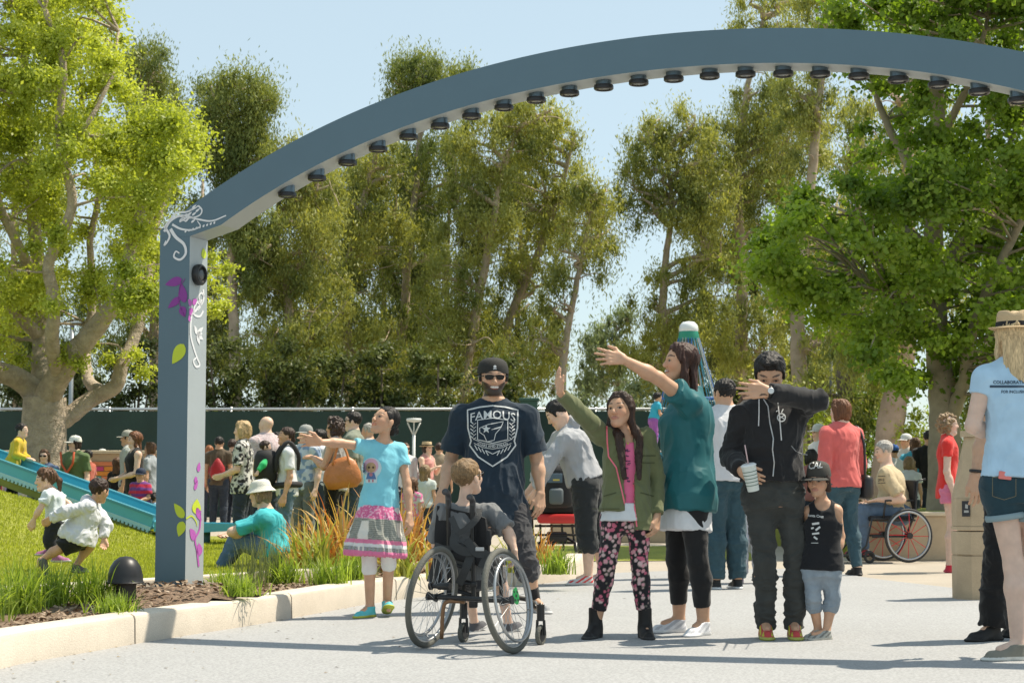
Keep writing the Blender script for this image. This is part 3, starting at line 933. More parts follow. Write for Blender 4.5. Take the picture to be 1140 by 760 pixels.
tot += euc(388, 54, [(390, 430), (384, 330), (398, 250), (420, 170), (440, 120)], [(395, 220, 36, 45, 50), (430, 230, 40, 70, 60), (380, 330, 44, 55, 44), (400, 400, 60, 45, 64)], L_EUC, 'olive green eucalyptus standing under the left shoulder of the arch', seed=4)
tot += euc(448, 56, [(446, 430), (452, 320), (462, 220), (470, 130), (478, 80)], [(478, 85, 42, 26, 54), (455, 110, 30, 20, 20), (515, 110, 22, 28, 18), (478, 200, 38, 60, 52), (458, 300, 44, 60, 52), (450, 395, 50, 50, 60)], L_EUCD, 'tallest dark eucalyptus whose top shows above the arch', seed=5, dens=1.15)
tot += euc(520, 53, [(518, 430), (530, 350), (545, 270), (560, 190), (585, 130)], [(540, 170, 46, 40, 56), (590, 140, 42, 30, 40), (530, 250, 44, 60, 54), (505, 340, 40, 60, 44), (520, 410, 55, 40, 52)], L_EUC, 'leaning eucalyptus with a long bare pale stem above the man in the navy shirt', seed=6, bark=mat('pale_eucalyptus_bark', (.48, .38, .27), .8, bump=.4, bscale=5, var=.3, vscale=2))
tot += euc(556, 55, [(556, 430), (566, 360), (600, 280), (622, 220), (640, 150)], [(615, 165, 36, 40, 40), (632, 250, 44, 44, 44), (590, 220, 40, 50, 40), (600, 320, 46, 44, 32), (570, 400, 46, 44, 40)], L_EUC, 'open eucalyptus with two pale rising stems in the middle of the belt', seed=7, dens=.85)
tot += euc(624, 52, [(626, 430), (632, 370), (645, 300), (658, 240), (668, 215)], [(655, 225, 28, 28, 22), (645, 280, 38, 40, 28), (668, 270, 20, 44, 16), (612, 340, 30, 34, 14), (604, 400, 28, 40, 22)], L_EUC, 'thin curved eucalyptus with sparse crown at the edge of the sky gap', seed=8, dens=.7, r0=.16)
tot += euc(690, 68, [(688, 430), (686, 380)], [(688, 375, 22, 26, 18), (684, 420, 44, 34, 34), (672, 400, 26, 30, 16)], L_EUCG, 'small hazy grey green tree low in the sky gap', seed=9, dens=.8, leaf=.2)
tot += euc(748, 54, [(744, 430), (738, 360), (740, 300), (748, 230), (740, 170)], [(735, 170, 42, 40, 50), (765, 155, 34, 34, 30), (712, 220, 30, 40, 26), (756, 220, 40, 44, 36), (790, 210, 32, 50, 36), (745, 350, 52, 50, 44), (725, 405, 44, 34, 34), (790, 320, 34, 60, 40)], L_EUC, 'wide eucalyptus with many forked stems right of the sky gap', seed=10, dens=.9, forks=4)
tot += euc(822, 56, [(824, 430), (826, 300), (820, 200), (830, 110), (850, 20)], [(815, 175, 44, 40, 44), (850, 120, 40, 30, 34), (860, 30, 50, 40, 34), (845, 250, 50, 60, 50), (830, 380, 50, 50, 50), (880, 160, 44, 50, 44)], L_EUC, 'tall eucalyptus crossing behind the arch above the hooded man', seed=11, dens=1.0, r0=.28)
tot += euc(895, 50, [(892, 440), (888, 360), (895, 280), (905, 180), (915, 80), (925, -20)], [(925, 20, 50, 40, 36), (900, 130, 44, 50, 36), (930, 260, 44, 60, 34), (900, 340, 50, 50, 40), (940, 400, 40, 40, 34)], L_EUC, 'eucalyptus with a straight tan trunk right of the hooded man', seed=12, dens=.95, r0=.3)
tot += euc(985, 42, [(992, 470), (1004, 420), (1012, 340), (1010, 200), (1015, 60)], [(1000, 150, 60, 80, 60), (1020, 330, 50, 60, 40), (960, 380, 44, 40, 34)], L_EUC, 'thick leaning eucalyptus trunk behind the man in the tan shirt', seed=13, dens=.9, r0=.42, bark=mat('pinkish_bark', (.42, .30, .22), .85, bump=.5, bscale=4, var=.35, vscale=1.6, bdist=.05))
tot += euc(948, 46, [(946, 480), (938, 400), (950, 300), (960, 150)], [(955, 330, 40, 50, 30), (940, 440, 50, 40, 40)], L_EUC, 'dark trunked eucalyptus behind the woman in coral', seed=14, dens=.9, r0=.3, bark=M_BARK_D)
tot += euc(1110, 44, [(1105, 440), (1100, 300), (1100, 100)], [(1105, 250, 60, 90, 60), (1110, 430, 50, 50, 50), (1130, 80, 50, 70, 40)], L_EUCD, 'dark tree behind the pillar at the right edge', seed=15, dens=1.0, r0=.25)
tot += euc(20, 52, [(20, 430), (16, 300), (14, 160)], [(20, 250, 60, 120, 70), (0, 410, 60, 50, 60), (70, 390, 50, 60, 60)], L_EUCD, 'dark trees seen through the branches at the left edge', seed=16, dens=1.1)
tot += euc(-60, 50, [(-60, 400), (-60, 100)], [(-60, 250, 60, 150, 70)], L_EUCD, 'dark tree just at the left margin behind the fence', seed=17, dens=1.0)
tot += euc(1210, 46, [(1210, 400), (1205, 100)], [(1210, 200, 70, 150, 90), (1190, 430, 50, 60, 50)], L_EUCD, 'dark tree past the right margin', seed=18, dens=1.0)
for i_, (bx, cl, lb) in enumerate([(345, [(345, 300, 60, 110, 90), (345, 420, 60, 40, 40)], 'dense far eucalyptus filling the gap left of the tall dark one'), (425, [(425, 280, 55, 110, 90), (430, 410, 60, 40, 40)], 'dense far eucalyptus left of the tallest crown'), (495, [(495, 260, 50, 120, 90), (500, 400, 60, 50, 40)], 'dense far eucalyptus right of the tallest crown'),
        (575, [(580, 250, 50, 80, 60), (570, 380, 60, 60, 50)], 'far eucalyptus behind the leaning bare stem'), (780, [(805, 250, 45, 90, 55), (770, 400, 70, 50, 50)], 'far eucalyptus behind the climbing tower'), (870, [(870, 240, 60, 110, 80), (870, 410, 60, 50, 50)], 'far eucalyptus behind the grey light pole'), (950, [(960, 230, 60, 120, 70), (950, 420, 60, 50, 50)], 'far eucalyptus behind the broad leafed crown'), (220, [(225, 320, 50, 90, 60), (210, 400, 50, 50, 40)], 'far eucalyptus behind the arch post')]):
    tot += euc(bx, 62, [(bx, 420), (bx + 6, 200)], cl, L_FAR, lb, seed=60 + i_, dens=1.2, leaf=.17, rsc=1.15)
print('euc leaves', tot)

# understorey behind the fence: bushes with depth, as separate shrubs
def shrub(px, py, w, h, Y, m, label, seed, leaf=.14, dens=1.0, grp='shrubs behind the fence', asp=.45):
    R_ = random.Random(seed); rng = np.random.default_rng(seed)
    c = at(px, py, Y); sc = Y / FPX
    root = empty('shrub', (c.x, Y, 0)); tag(root, label, 'shrub', grp)
    top = c.z + h * sc
    cs = []; rs = []
    nn = int(w * h / 55)
    for i in range(nn):
        a, r = R_.uniform(0, 2 * pi), math.sqrt(R_.random())
        z = R_.random() ** .8
        rad = w * sc * (1 - .55 * z ** 2.5)
        cs.append((math.cos(a) * r * rad, math.sin(a) * r * rad * .6, .3 + z * (top - .6))); rs.append(R_.uniform(.3, .6))
    V_, T_ = leaf_cloud(cs, rs, [int(170 * dens * (r / .45) ** 2) for r in rs], leaf, rng, droop=.25, flat=.9, aspect=asp, shell=.5, tonevar=.4)
    crown('foliage', V_, T_, m, root)
    mb = MB()
    for i in range(6):
        c_ = V(R_.choice(cs)); mb.tube(catmull([(R_.uniform(-.2, .2), 0, 0), c_ * .5 + V((0, 0, .3)), c_], 3), [.06, .055, .05, .045, .04, .03, .02], 5)
    mb.build('stem', M_BARK_D, root)
SH = [(20, 440, 60, 60, L_EUCD, 'dark bush behind the fence at the far left'), (100, 430, 46, 62, L_EUCD, 'dark bush framed by the low branch of the lime tree'), (150, 420, 44, 60, L_EUCD, 'dark bush just left of the arch post'),
      (250, 425, 44, 66, L_EUC, 'olive bush just right of the arch post'), (310, 430, 46, 74, L_EUC, 'yellowish bush with a brown tinge above the bald man'), (368, 428, 44, 56, L_EUCD, 'dark bush above the man in sunglasses'),
      (425, 432, 44, 66, L_EUC, 'olive bush above the girl in the blue shirt'), (485, 430, 44, 60, L_EUCD, 'dark bush left of the man in the black cap'), (560, 430, 44, 50, L_EUCD, 'dark bush right of the man in the black cap'),
      (720, 440, 40, 30, L_EUCG, 'low grey green bush between the waving girl and woman'), (800, 440, 44, 46, L_EUC, 'olive bush beside the climbing tower'), (660, 446, 50, 14, L_EUCG, 'very low grey green bush in the sky gap')]
for i, (px, py, w_, h_, m_, lb) in enumerate(SH):
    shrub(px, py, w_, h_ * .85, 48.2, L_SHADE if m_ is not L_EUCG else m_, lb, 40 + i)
SH2 = [(860, 470, 40, 60, 44, L_EUC, 'bush between the hooded man and the tan trunk'), (905, 480, 36, 50, 40, L_LIME, 'sunlit yellow green bush left of the woman in coral'), (960, 470, 38, 46, 46, L_MAPLE, 'bright green bush behind the woman in coral'),
       (1010, 480, 40, 44, 42, L_LIME, 'sunlit bush behind the man in the tan shirt'), (1070, 480, 40, 56, 47, L_MAPLE, 'green bush behind the girl in red'), (1130, 480, 44, 60, 45, L_EUCD, 'dark bush behind the pillar')]
for i, (px, py, w_, h_, Y_, m_, lb) in enumerate(SH2):
    shrub(px, py, w_, h_ - 4, Y_, m_, lb, 80 + i, grp='shrubs on the right', dens=.9, leaf=.12)


def right_tree():
    Y = 25.0; R_ = random.Random(21); rng = np.random.default_rng(21)
    A = lambda px, py, dy=0: at(px, py, Y + dy)
    b = A(1050, 545); o = V((b.x, b.y, 0))
    root = empty('broadleaf_tree', o); tag(root, 'leafy bright green broadleaf tree filling the right side above the red haired girl', 'tree')
    mb = MB(); main = []
    def br(pts, r0, r1, n=10): main.extend(limb(mb, [p - o for p in pts], r0, r1, n, wob=.01, rng=R_))
    bb = V((b.x, b.y, 0))
    br([bb, A(1052, 500), A(1050, 450), A(1046, 405), A(1040, 330), A(1040, 240), A(1044, 150), A(1040, 40), A(1036, -60)], .27, .07, 14)
    br([A(1052, 480), A(1064, 450, -.2), A(1074, 420, -.4), A(1082, 370, -.6), A(1110, 300, -1), A(1150, 220, -1.2)], .12, .05)
    br([A(1046, 400), A(1020, 350, -.6), A(985, 330, -.4), A(950, 300, .2)], .08, .03)
    br([A(1040, 320), A(1070, 260, .8), A(1110, 190, 1.2), A(1150, 100, 1.4)], .10, .03)
    br([A(1040, 240), A(1010, 180, .4), A(980, 120, .5), A(960, 40, .4)], .09, .03)
    br([A(1044, 160), A(1080, 90, -.8), A(1100, 20, -1)], .07, .03)
    br([A(1040, 280), A(1000, 250, .6), A(950, 240, 1.2)], .07, .03)
    cs = []; rs = []
    def ok(px, py):
        edge = np.interp(py, [-150, 0, 60, 110, 150, 190, 240, 300, 350, 380], [950, 925, 945, 955, 950, 930, 865, 838, 860, 960])
        low = np.interp(px, [830, 870, 900, 940, 980, 1010, 1040, 1080, 1110, 1300], [335, 345, 340, 365, 415, 430, 400, 425, 455, 460])
        return px > edge and py < low
    k = 0
    while k < 520:
        px = R_.uniform(830, 1300); py = R_.uniform(-150, 440)
        if not ok(px, py): continue
        if vnoise([[px / 38, py / 38, 1.7]], 8)[0] < -.3 and R_.random() < .85: continue
        cs.append(A(px, py, R_.uniform(-2.6, 2.6)) - o); rs.append(R_.uniform(.24, .46)); k += 1
    for (px, py) in [(880, 300), (862, 285), (850, 270), (875, 255), (900, 240), (870, 320), (905, 330), (846, 300), (880, 275), (930, 10), (950, 25), (980, 10), (1010, 30), (1060, 20)]:
        cs.append(A(px, py, R_.uniform(-2, -.5)) - o); rs.append(R_.uniform(.25, .4))
    V_, T_ = leaf_cloud([tuple(c) for c in cs], rs, [int(560 * (r / .38) ** 2 * R_.uniform(.4, 1.3)) for r in rs], .078, rng, droop=.05, flat=.7, aspect=.85, shell=.5, tonevar=.45)
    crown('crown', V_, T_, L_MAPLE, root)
    twigs(mb, main, [c for c in cs if R_.random() < .5], R_, .024)
    mb.build('trunk', mat('plane_bark', (.30, .25, .18), .85, bump=.4, bscale=8, var=.4, vscale=3, bdist=.03), root, smooth=True)
right_tree()


def tuft(name, label, grp, n, L_, width, m, seed, lean=.9, stiff=.5, spread=.08, up=.55):
    rng = np.random.default_rng(seed); R_ = random.Random(seed)
    vs = []; fs = []; ts = []
    S = 6
    for i in range(n):
        a = R_.uniform(0, 2 * pi); l = L_ * R_.uniform(.55, 1.1); ln = R_.uniform(.1, lean)
        bx, by = R_.gauss(0, spread), R_.gauss(0, spread)
        d = V((math.cos(a), math.sin(a), 0)); sd = V((-d.y, d.x, 0)) * width * R_.uniform(.6, 1.2); tn = R_.random()
        sd = (sd + d * R_.uniform(-1, 1) * width)
        b = len(vs); p = V((bx, by, 0)); ang = R_.uniform(.02, .35) * ln * 2
        for k in range(S + 1):
            f = k / S; w_ = (1 - f ** 2.2) * .9 + .06
            vs += [tuple(p + sd * w_ * .5), tuple(p - sd * w_ * .5)]; ts += [tn, tn]
            ang += ln * (1.9 / S) * (f + .15) / stiff * .5
            dr = d * math.sin(min(ang, 2.6)) + V((0, 0, math.cos(min(ang, 2.6))))
            p = p + dr * (l / S)
            if p.z < 0.004: p.z = .004
        for k in range(S): fs.append((b + 2 * k, b + 2 * k + 1, b + 2 * k + 3, b + 2 * k + 2))
    me = np_mesh(name, np.array(vs), np.array(fs), [m], False, attrs={'tone': np.array(ts)})
    o = mobj(name, me); return o
G_GREEN = leaf_mat('strap_leaf_green', (.13, .20, .02), (.38, .46, .09), .4)
G_RED = leaf_mat('flax_leaf_bronze', (.40, .13, .04), (.58, .48, .13), .35, tcol=(1.3, 1.0, .6))
G_MIX = leaf_mat('flax_leaf_green', (.16, .20, .03), (.45, .42, .12), .35)
G_STEM = leaf_mat('reed_grey_green', (.10, .13, .05), (.25, .27, .12), .3)
def plant_tuft(px, py, L_, kind, seed, label, n=150, z=.16):
    p = onz(px, py, z); p.z = terrain(p.x, p.y) - .01
    if kind == 'g': o = tuft('lomandra_tuft', label, None, n, L_, .009, G_GREEN, seed, lean=1.4, spread=.06)
    elif kind == 'r': o = tuft('bronze_flax', label, None, n, L_, .028, G_RED, seed, lean=1.25, spread=.07)
    elif kind == 'm': o = tuft('striped_flax', label, None, n, L_, .022, G_MIX, seed, lean=1.2, spread=.06)
    else: o = tuft('reed_tuft', label, None, n, L_, .006, G_STEM, seed, lean=.35, spread=.07)
    o.location = p; tag(o, label, 'plant', 'plants in the planting strip')
PT = [(-20, 686, .34, 'g', 'grass tuft cut by the left edge above the kerb'), (22, 678, .36, 'g', 'bright green grass tuft below the running boy, nearest the left edge'), (60, 672, .30, 'g', 'grass tuft second from the left in front of the lawn'),
      (-28, 668, .36, 's', 'dark wisp half out of frame on the left'), (106, 672, .30, 'g', 'grass tuft just left of the dome light'), (128, 682, .16, 'g', 'small grass tuft in front of the dome light'), 
      (252, 656, .20, 'g', 'small green tuft just right of the arch post'), (280, 652, .34, 's', 'upright reedy tuft in front of the sitting woman'), (300, 648, .36, 's', 'tall thin reeds beside the sitting woman\'s hip'), (318, 648, .26, 'g', 'low green tuft between the reeds and the red flax'),
      (268, 668, .15, 'g', 'tiny green sprout on the mulch'), (352, 640, .42, 'm', 'green and tan flax left of the girl in the skirt'), (376, 634, .50, 'r', 'orange red flax behind the girl in the skirt, left clump'), (392, 646, .34, 'g', 'lime green tuft directly left of the girl\'s legs'),
      (366, 650, .26, 'g', 'low lime tuft on the kerb edge left of the girl'), (440, 636, .48, 'r', 'large orange flax between the girl and the wheelchair'), (468, 630, .46, 'r', 'bronze flax just left of the wheelchair wheel'), (450, 642, .36, 'm', 'green striped flax at the foot of the orange flax'),
      (410, 630, .42, 'm', 'striped flax seen between the girl\'s legs'), (425, 628, .50, 'r', 'red flax right behind the girl\'s skirt hem'), (338, 632, .36, 'r', 'thin orange flax nearest the sitting woman'), (600, 628, .26, 'r', 'red flax right of the standing man\'s shorts'), (620, 636, .26, 'g', 'small tuft at the end of the kerb'),
      (575, 634, .34, 'm', 'striped flax behind the man\'s legs'), (530, 638, .3, 'm', 'flax behind the wheelchair back'), (500, 636, .34, 'r', 'bronze flax behind the left chair handle')]
for i, (px, py, L_, k, lb) in enumerate(PT):
    plant_tuft(px, py, L_ * {'g': 1.0, 'r': 1.45, 'm': 1.25, 's': 1.15}[k], k, 200 + i, lb, n={'g': 230, 'r': 60, 'm': 62, 's': 90}[k])

F32 = np.float32
def nv(v): return np.array(v, dtype=np.float64)
def unit(v):
    v = nv(v); return v / max(1e-9, np.linalg.norm(v))

class Prim: pass
class Cone(Prim):
    def __init__(s, a, b, ra, rb, clips=(), sq=None):
        s.a, s.b, s.ra, s.rb, s.clips = nv(a), nv(b), ra, rb, clips
        r = max(ra, rb); s.lo = np.minimum(s.a, s.b) - r; s.hi = np.maximum(s.a, s.b) + r
        s.sq = sq      # (axis, factor): flatten along an axis
    def ev(s, X, Y, Z):
        ab = s.b - s.a; L2 = float(ab @ ab) + 1e-12
        px, py, pz = X - s.a[0], Y - s.a[1], Z - s.a[2]
        t = np.clip((px * ab[0] + py * ab[1] + pz * ab[2]) / L2, 0, 1)
        qx, qy, qz = px - t * ab[0], py - t * ab[1], pz - t * ab[2]
        if s.sq is not None:
            ax, k = s.sq; d = qx * ax[0] + qy * ax[1] + qz * ax[2]; e = d * (1 / k - 1)
            qx, qy, qz = qx + e * ax[0], qy + e * ax[1], qz + e * ax[2]
        return np.sqrt(qx * qx + qy * qy + qz * qz) - (s.ra + (s.rb - s.ra) * t)
class Ell(Prim):
    def __init__(s, c, r, ax=None, clips=()):
        s.c, s.r, s.clips = nv(c), nv(r), clips
        s.ax = np.eye(3) if ax is None else np.array([unit(a) for a in ax])
        m = max(r); s.lo = s.c - m; s.hi = s.c + m
        ext = np.abs(s.ax.T) @ s.r; s.lo = s.c - ext; s.hi = s.c + ext
    def ev(s, X, Y, Z):
        px, py, pz = X - s.c[0], Y - s.c[1], Z - s.c[2]
        k0 = 0; k1 = 0
        for i in range(3):
            q = px * s.ax[i, 0] + py * s.ax[i, 1] + pz * s.ax[i, 2]
            k0 = k0 + (q / s.r[i]) ** 2; k1 = k1 + (q / s.r[i] ** 2) ** 2
        k0 = np.sqrt(k0); k1 = np.sqrt(k1) + 1e-9
        return k0 * (k0 - 1) / k1
class Box(Prim):
    def __init__(s, c, h, ax=None, r=.005, clips=()):
        s.c, s.h, s.rr, s.clips = nv(c), nv(h), r, clips
        s.ax = np.eye(3) if ax is None else np.array([unit(a) for a in ax])
        ext = np.abs(s.ax.T) @ s.h; s.lo = s.c - ext; s.hi = s.c + ext
    def ev(s, X, Y, Z):
        px, py, pz = X - s.c[0], Y - s.c[1], Z - s.c[2]
        o = 0; m = None
        for i in range(3):
            q = np.abs(px * s.ax[i, 0] + py * s.ax[i, 1] + pz * s.ax[i, 2]) - (s.h[i] - s.rr)
            o = o + np.maximum(q, 0) ** 2; m = q if m is None else np.maximum(m, q)
        return np.sqrt(o) + np.minimum(m, 0) - s.rr
class Loft(Prim):
    """elliptic tube from A to B; X0,X1 = side vectors at the ends; tab rows (t, half width, half depth, forward shift)"""
    def __init__(s, A, B, X0, X1, tab, clips=()):
        s.A, s.B = nv(A), nv(B); s.X0, s.X1 = unit(X0), unit(X1); s.tab = np.array(tab, float); s.clips = clips
        pts = []
        for t, a, b, f in s.tab:
            c = s.A + (s.B - s.A) * t; m = max(a, b) + abs(f); pts += [c - m, c + m]
        pts = np.array(pts); s.lo = pts.min(0); s.hi = pts.max(0)
    def ev(s, X, Y, Z):
        ab = s.B - s.A; L = np.linalg.norm(ab); u = ab / L
        px, py, pz = X - s.A[0], Y - s.A[1], Z - s.A[2]
        t = (px * u[0] + py * u[1] + pz * u[2]) / L
        tc = np.clip(t, s.tab[0, 0], s.tab[-1, 0])
        T = s.tab[:, 0]
        # smooth interpolation through a fine table
        tf = np.linspace(T[0], T[-1], 64)
        def ii(col):
            y = np.interp(tf, T, s.tab[:, col]); 
            k = np.array([1, 2, 3, 4, 3, 2, 1.]); k /= k.sum(); yp = np.pad(y, 3, mode='edge'); y = np.convolve(yp, k, 'valid')
            return np.interp(tc.ravel(), tf, y).reshape(tc.shape)
        a, b, f = ii(1), ii(2), ii(3)
        w1 = np.clip(tc, 0, 1); 
        sx = [s.X0[i] * (1 - w1) + s.X1[i] * w1 for i in range(3)]
        dt = sx[0] * u[0] + sx[1] * u[1] + sx[2] * u[2]
        sx = [sx[i] - dt * u[i] for i in range(3)]
        n = np.sqrt(sx[0] ** 2 + sx[1] ** 2 + sx[2] ** 2) + 1e-9; sx = [c / n for c in sx]
        # forward = up x side(right)
        fy = [u[1] * sx[2] - u[2] * sx[1], u[2] * sx[0] - u[0] * sx[2], u[0] * sx[1] - u[1] * sx[0]]
        qx, qy, qz = px - t * L * u[0], py - t * L * u[1], pz - t * L * u[2]
        x = qx * sx[0] + qy * sx[1] + qz * sx[2]; y = qx * fy[0] + qy * fy[1] + qz * fy[2] - f
        k0 = np.sqrt((x / a) ** 2 + (y / b) ** 2) + 1e-9; k1 = np.sqrt((x / a ** 2) ** 2 + (y / b ** 2) ** 2) + 1e-9
        d = k0 * (k0 - 1) / k1
        return np.maximum(d, np.maximum((s.tab[0, 0] - t) * L, (t - s.tab[-1, 0]) * L))

def smin(a, b, k):
    if k <= 0: return np.minimum(a, b)
    h = np.maximum(k - np.abs(a - b), 0) / k
    return np.minimum(a, b) - h * h * k * .25

def axis_pts(lo, hi, h, fine, hf):
    """rectilinear axis: step h, but hf inside the 'fine' intervals"""
    out = [lo]; x = lo
    while x < hi:
        st = h
        for a, b in fine:
            if a - h <= x <= b: st = hf; break
        x += st; out.append(x)
    return np.array(out)

def mesh_field(prims, h, fine=(), hf=None, pre=None, subs=(), post=None):
    """prims: list of (prim, k). subs: list of (prim, k) carved out. fine: list of (lo3, hi3) boxes meshed finer"""
    lo = np.min([p.lo for p, k in prims], 0) - 3 * h; hi = np.max([p.hi for p, k in prims], 0) + 3 * h
    axs = [axis_pts(lo[i], hi[i], h, [(a[i], b[i]) for a, b in fine], hf or h) for i in range(3)]
    n = [len(a) for a in axs]
    D = np.full(n, .5, F32)
    def block(p, mg):
        sl = []
        for i in range(3):
            a = max(0, int(np.searchsorted(axs[i], p.lo[i] - mg)) - 1); b = min(n[i], int(np.searchsorted(axs[i], p.hi[i] + mg)) + 1)
            if b <= a: return None
            sl.append(slice(a, b))
        return tuple(sl)
    def grids(sl): return axs[0][sl[0]][:, None, None], axs[1][sl[1]][None, :, None], axs[2][sl[2]][None, None, :]
    def clipped(p, X, Y, Z):
        d = p.ev(X, Y, Z)
        for (pt, nn) in p.clips:
            pt = nv(pt); nn = unit(nn)
            d = np.maximum(d, (X - pt[0]) * nn[0] + (Y - pt[1]) * nn[1] + (Z - pt[2]) * nn[2])
        return d
    for p, k in prims:
        sl = block(p, k + 2.5 * h)
        if sl is None: continue
        X, Y, Z = grids(sl)
        D[sl] = smin(D[sl], clipped(p, X, Y, Z), k)
    for p, k in subs:
        sl = block(p, k + 2.5 * h)
        if sl is None: continue
        X, Y, Z = grids(sl)
        d = clipped(p, X, Y, Z)
        D[sl] = -smin(-D[sl], d, k)
    if post is not None: D = post(D, axs)
    return nets(D, axs)

def nets(D, axs):
    S = D < 0
    n = S.shape
    cnt = np.zeros((n[0] - 1, n[1] - 1, n[2] - 1), np.uint8)
    for dx in (0, 1):
        for dy in (0, 1):
            for dz in (0, 1):
                cnt += S[dx:n[0] - 1 + dx, dy:n[1] - 1 + dy, dz:n[2] - 1 + dz]
    act = (cnt > 0) & (cnt < 8)
    I, J, K = np.nonzero(act)
    vid = np.full(cnt.shape, -1, np.int32); vid[I, J, K] = np.arange(len(I))
    corner = [D[I + dx, J + dy, K + dz].astype(np.float64) for dx in (0, 1) for dy in (0, 1) for dz in (0, 1)]
    off = [(dx, dy, dz) for dx in (0, 1) for dy in (0, 1) for dz in (0, 1)]
    acc = np.zeros((len(I), 3)); c = np.zeros(len(I))
    for a in range(8):
        for b in range(a + 1, 8):
            if sum(abs(off[a][i] - off[b][i]) for i in range(3)) != 1: continue
            da, db = corner[a], corner[b]; m = (da < 0) != (db < 0)
            t = np.where(m, da / np.where(m, da - db, 1), 0)
            for i in range(3):
                acc[:, i] += m * (off[a][i] + t * (off[b][i] - off[a][i]))
            c += m
    acc /= np.maximum(c, 1)[:, None]
    P = np.empty_like(acc)
    for i, idx in enumerate((I, J, K)):
        P[:, i] = np.interp(idx + acc[:, i], np.arange(n[i]), axs[i])
    faces = []
    # x edges
    for ax in range(3):
        sl0 = [slice(0, n[0]), slice(0, n[1]), slice(0, n[2])]; sl1 = list(sl0)
        sl0[ax] = slice(0, n[ax] - 1); sl1[ax] = slice(1, n[ax])
        A = S[tuple(sl0)]; B = S[tuple(sl1)]
        diff = A != B
        o = [i for i in range(3) if i != ax]
        idx = list(np.nonzero(diff))
        ok = (idx[o[0]] > 0) & (idx[o[1]] > 0) & (idx[o[0]] < n[o[0]] - 1) & (idx[o[1]] < n[o[1]] - 1)
        idx = [q[ok] for q in idx]
        ins = A[tuple(idx)]
        def g(d0, d1):
            q = list(idx); q[o[0]] = q[o[0]] - d0; q[o[1]] = q[o[1]] - d1
            return vid[tuple(q)]
        f = np.stack([g(1, 1), g(0, 1), g(0, 0), g(1, 0)], 1)
        flip = ins if ax != 1 else ~ins
        f[~flip] = f[~flip][:, ::-1]
        faces.append(f)
    return P, np.concatenate(faces)

def relax(P, Fc, it=1, lam=.5):
    """light Laplacian smoothing"""
    e = np.concatenate([Fc[:, [0, 1]], Fc[:, [1, 2]], Fc[:, [2, 3]], Fc[:, [3, 0]]])
    for _ in range(it):
        acc = np.zeros_like(P); c = np.zeros(len(P))
        for i in range(3):
            acc[:, i] = np.bincount(e[:, 0], P[e[:, 1], i], len(P)) + np.bincount(e[:, 1], P[e[:, 0], i], len(P))
        c = np.bincount(e[:, 0], minlength=len(P)) + np.bincount(e[:, 1], minlength=len(P))
        P = P * (1 - lam) + lam * acc / np.maximum(c, 1)[:, None]
    return P

def vnormals(P, Fc):
    a = P[Fc[:, 2]] - P[Fc[:, 0]]; b = P[Fc[:, 3]] - P[Fc[:, 1]]
    fn = np.cross(a, b); N = np.zeros_like(P)
    for k in range(4):
        for i in range(3): N[:, i] += np.bincount(Fc[:, k], fn[:, i], len(P))
    return N / np.maximum(np.linalg.norm(N, axis=1), 1e-12)[:, None]

def folds(P, amp, scale=(9, 9, 5), seed=0, ridge=True):
    Q = P * np.array(scale) * 1.15; amp = amp * 1.25
    Wp = np.stack([vnoise(Q * .6 + 11, seed), vnoise(Q * .6 + 31, seed + 1), vnoise(Q * .6 + 57, seed + 2)], 1)
    n1 = vnoise(Q + Wp * 1.3, seed + 3)
    n2 = vnoise(Q * 2.3 + Wp * 1.8, seed + 4)
    if ridge: n1 = 1 - 2 * np.abs(n1) ** .8; n2 = 1 - 2 * np.abs(n2) ** .8
    n3 = 1 - 2 * np.abs(vnoise(Q * 4.6 + Wp * 2.2, seed + 6)) ** .8
    return amp * np.maximum(.7 * n1 + .35 * n2 + .09 * n3 - .15, -.5)

def finish(name, PF, root, m, col, disp=None, sm=1, parent=None, rough=None):
    P, Fc = PF
    if not len(Fc): return None
    if sm: P = relax(P, Fc, sm, .4)
    N = vnormals(P, Fc)
    if disp is not None: P = P + N * disp(P)[:, None]
    C = col(P, N) if callable(col) else np.tile(np.array(col, float), (len(P), 1))
    me = np_mesh(name, P - nv(root.location if hasattr(root, 'location') else root), Fc, [m], True, cols=C)
    o = mobj(name, me, parent)
    return o

M_SKIN = vcol_mat('skin', .5, .45, sss=.12, bump=.08, bscale=400, var=.07, vscale=25)
M_HAIR = vcol_mat('hair', .5, .35, bump=.9, bscale=45, var=.45, vscale=45, stretch=(6, 6, .7))
M_HAIRC = vcol_mat('hair_curly', .5, .4, bump=.9, bscale=90, var=.4, vscale=45)
M_CLOTH = vcol_mat('cloth', .85, .25, bump=.25, bscale=500, var=.07, vscale=12, sheen=.15)
M_DENIM = vcol_mat('denim', .85, .25, bump=.35, bscale=700, var=.16, vscale=14, sheen=.1, stretch=(1, 1, .6))
M_SHOE = vcol_mat('shoe_fabric', .6, .4, bump=.3, bscale=300, var=.08, vscale=30)
M_SATIN = vcol_mat('smooth_fabric', .6, .4, bump=.1, bscale=300, var=.05)
M_BLACKP = mat('black_plastic', (.012, .012, .013), .35)
M_LENSB = mat('dark_lens', (.006, .006, .007), .12, spec=.35)

SKIN = dict(tan=(.56, .33, .21), light=(.68, .46, .345), olive=(.54, .325, .21), brown=(.28, .15, .09), pale=(.62, .44, .35), dark=(.16, .085, .055))
HAIRC = dict(black=(.012, .010, .009), dkbrown=(.035, .018, .012), brown=(.10, .05, .025), auburn=(.15, .06, .025), blonde=(.46, .32, .16), dblonde=(.24, .16, .085), grey=(.38, .36, .33), red=(.30, .11, .04))

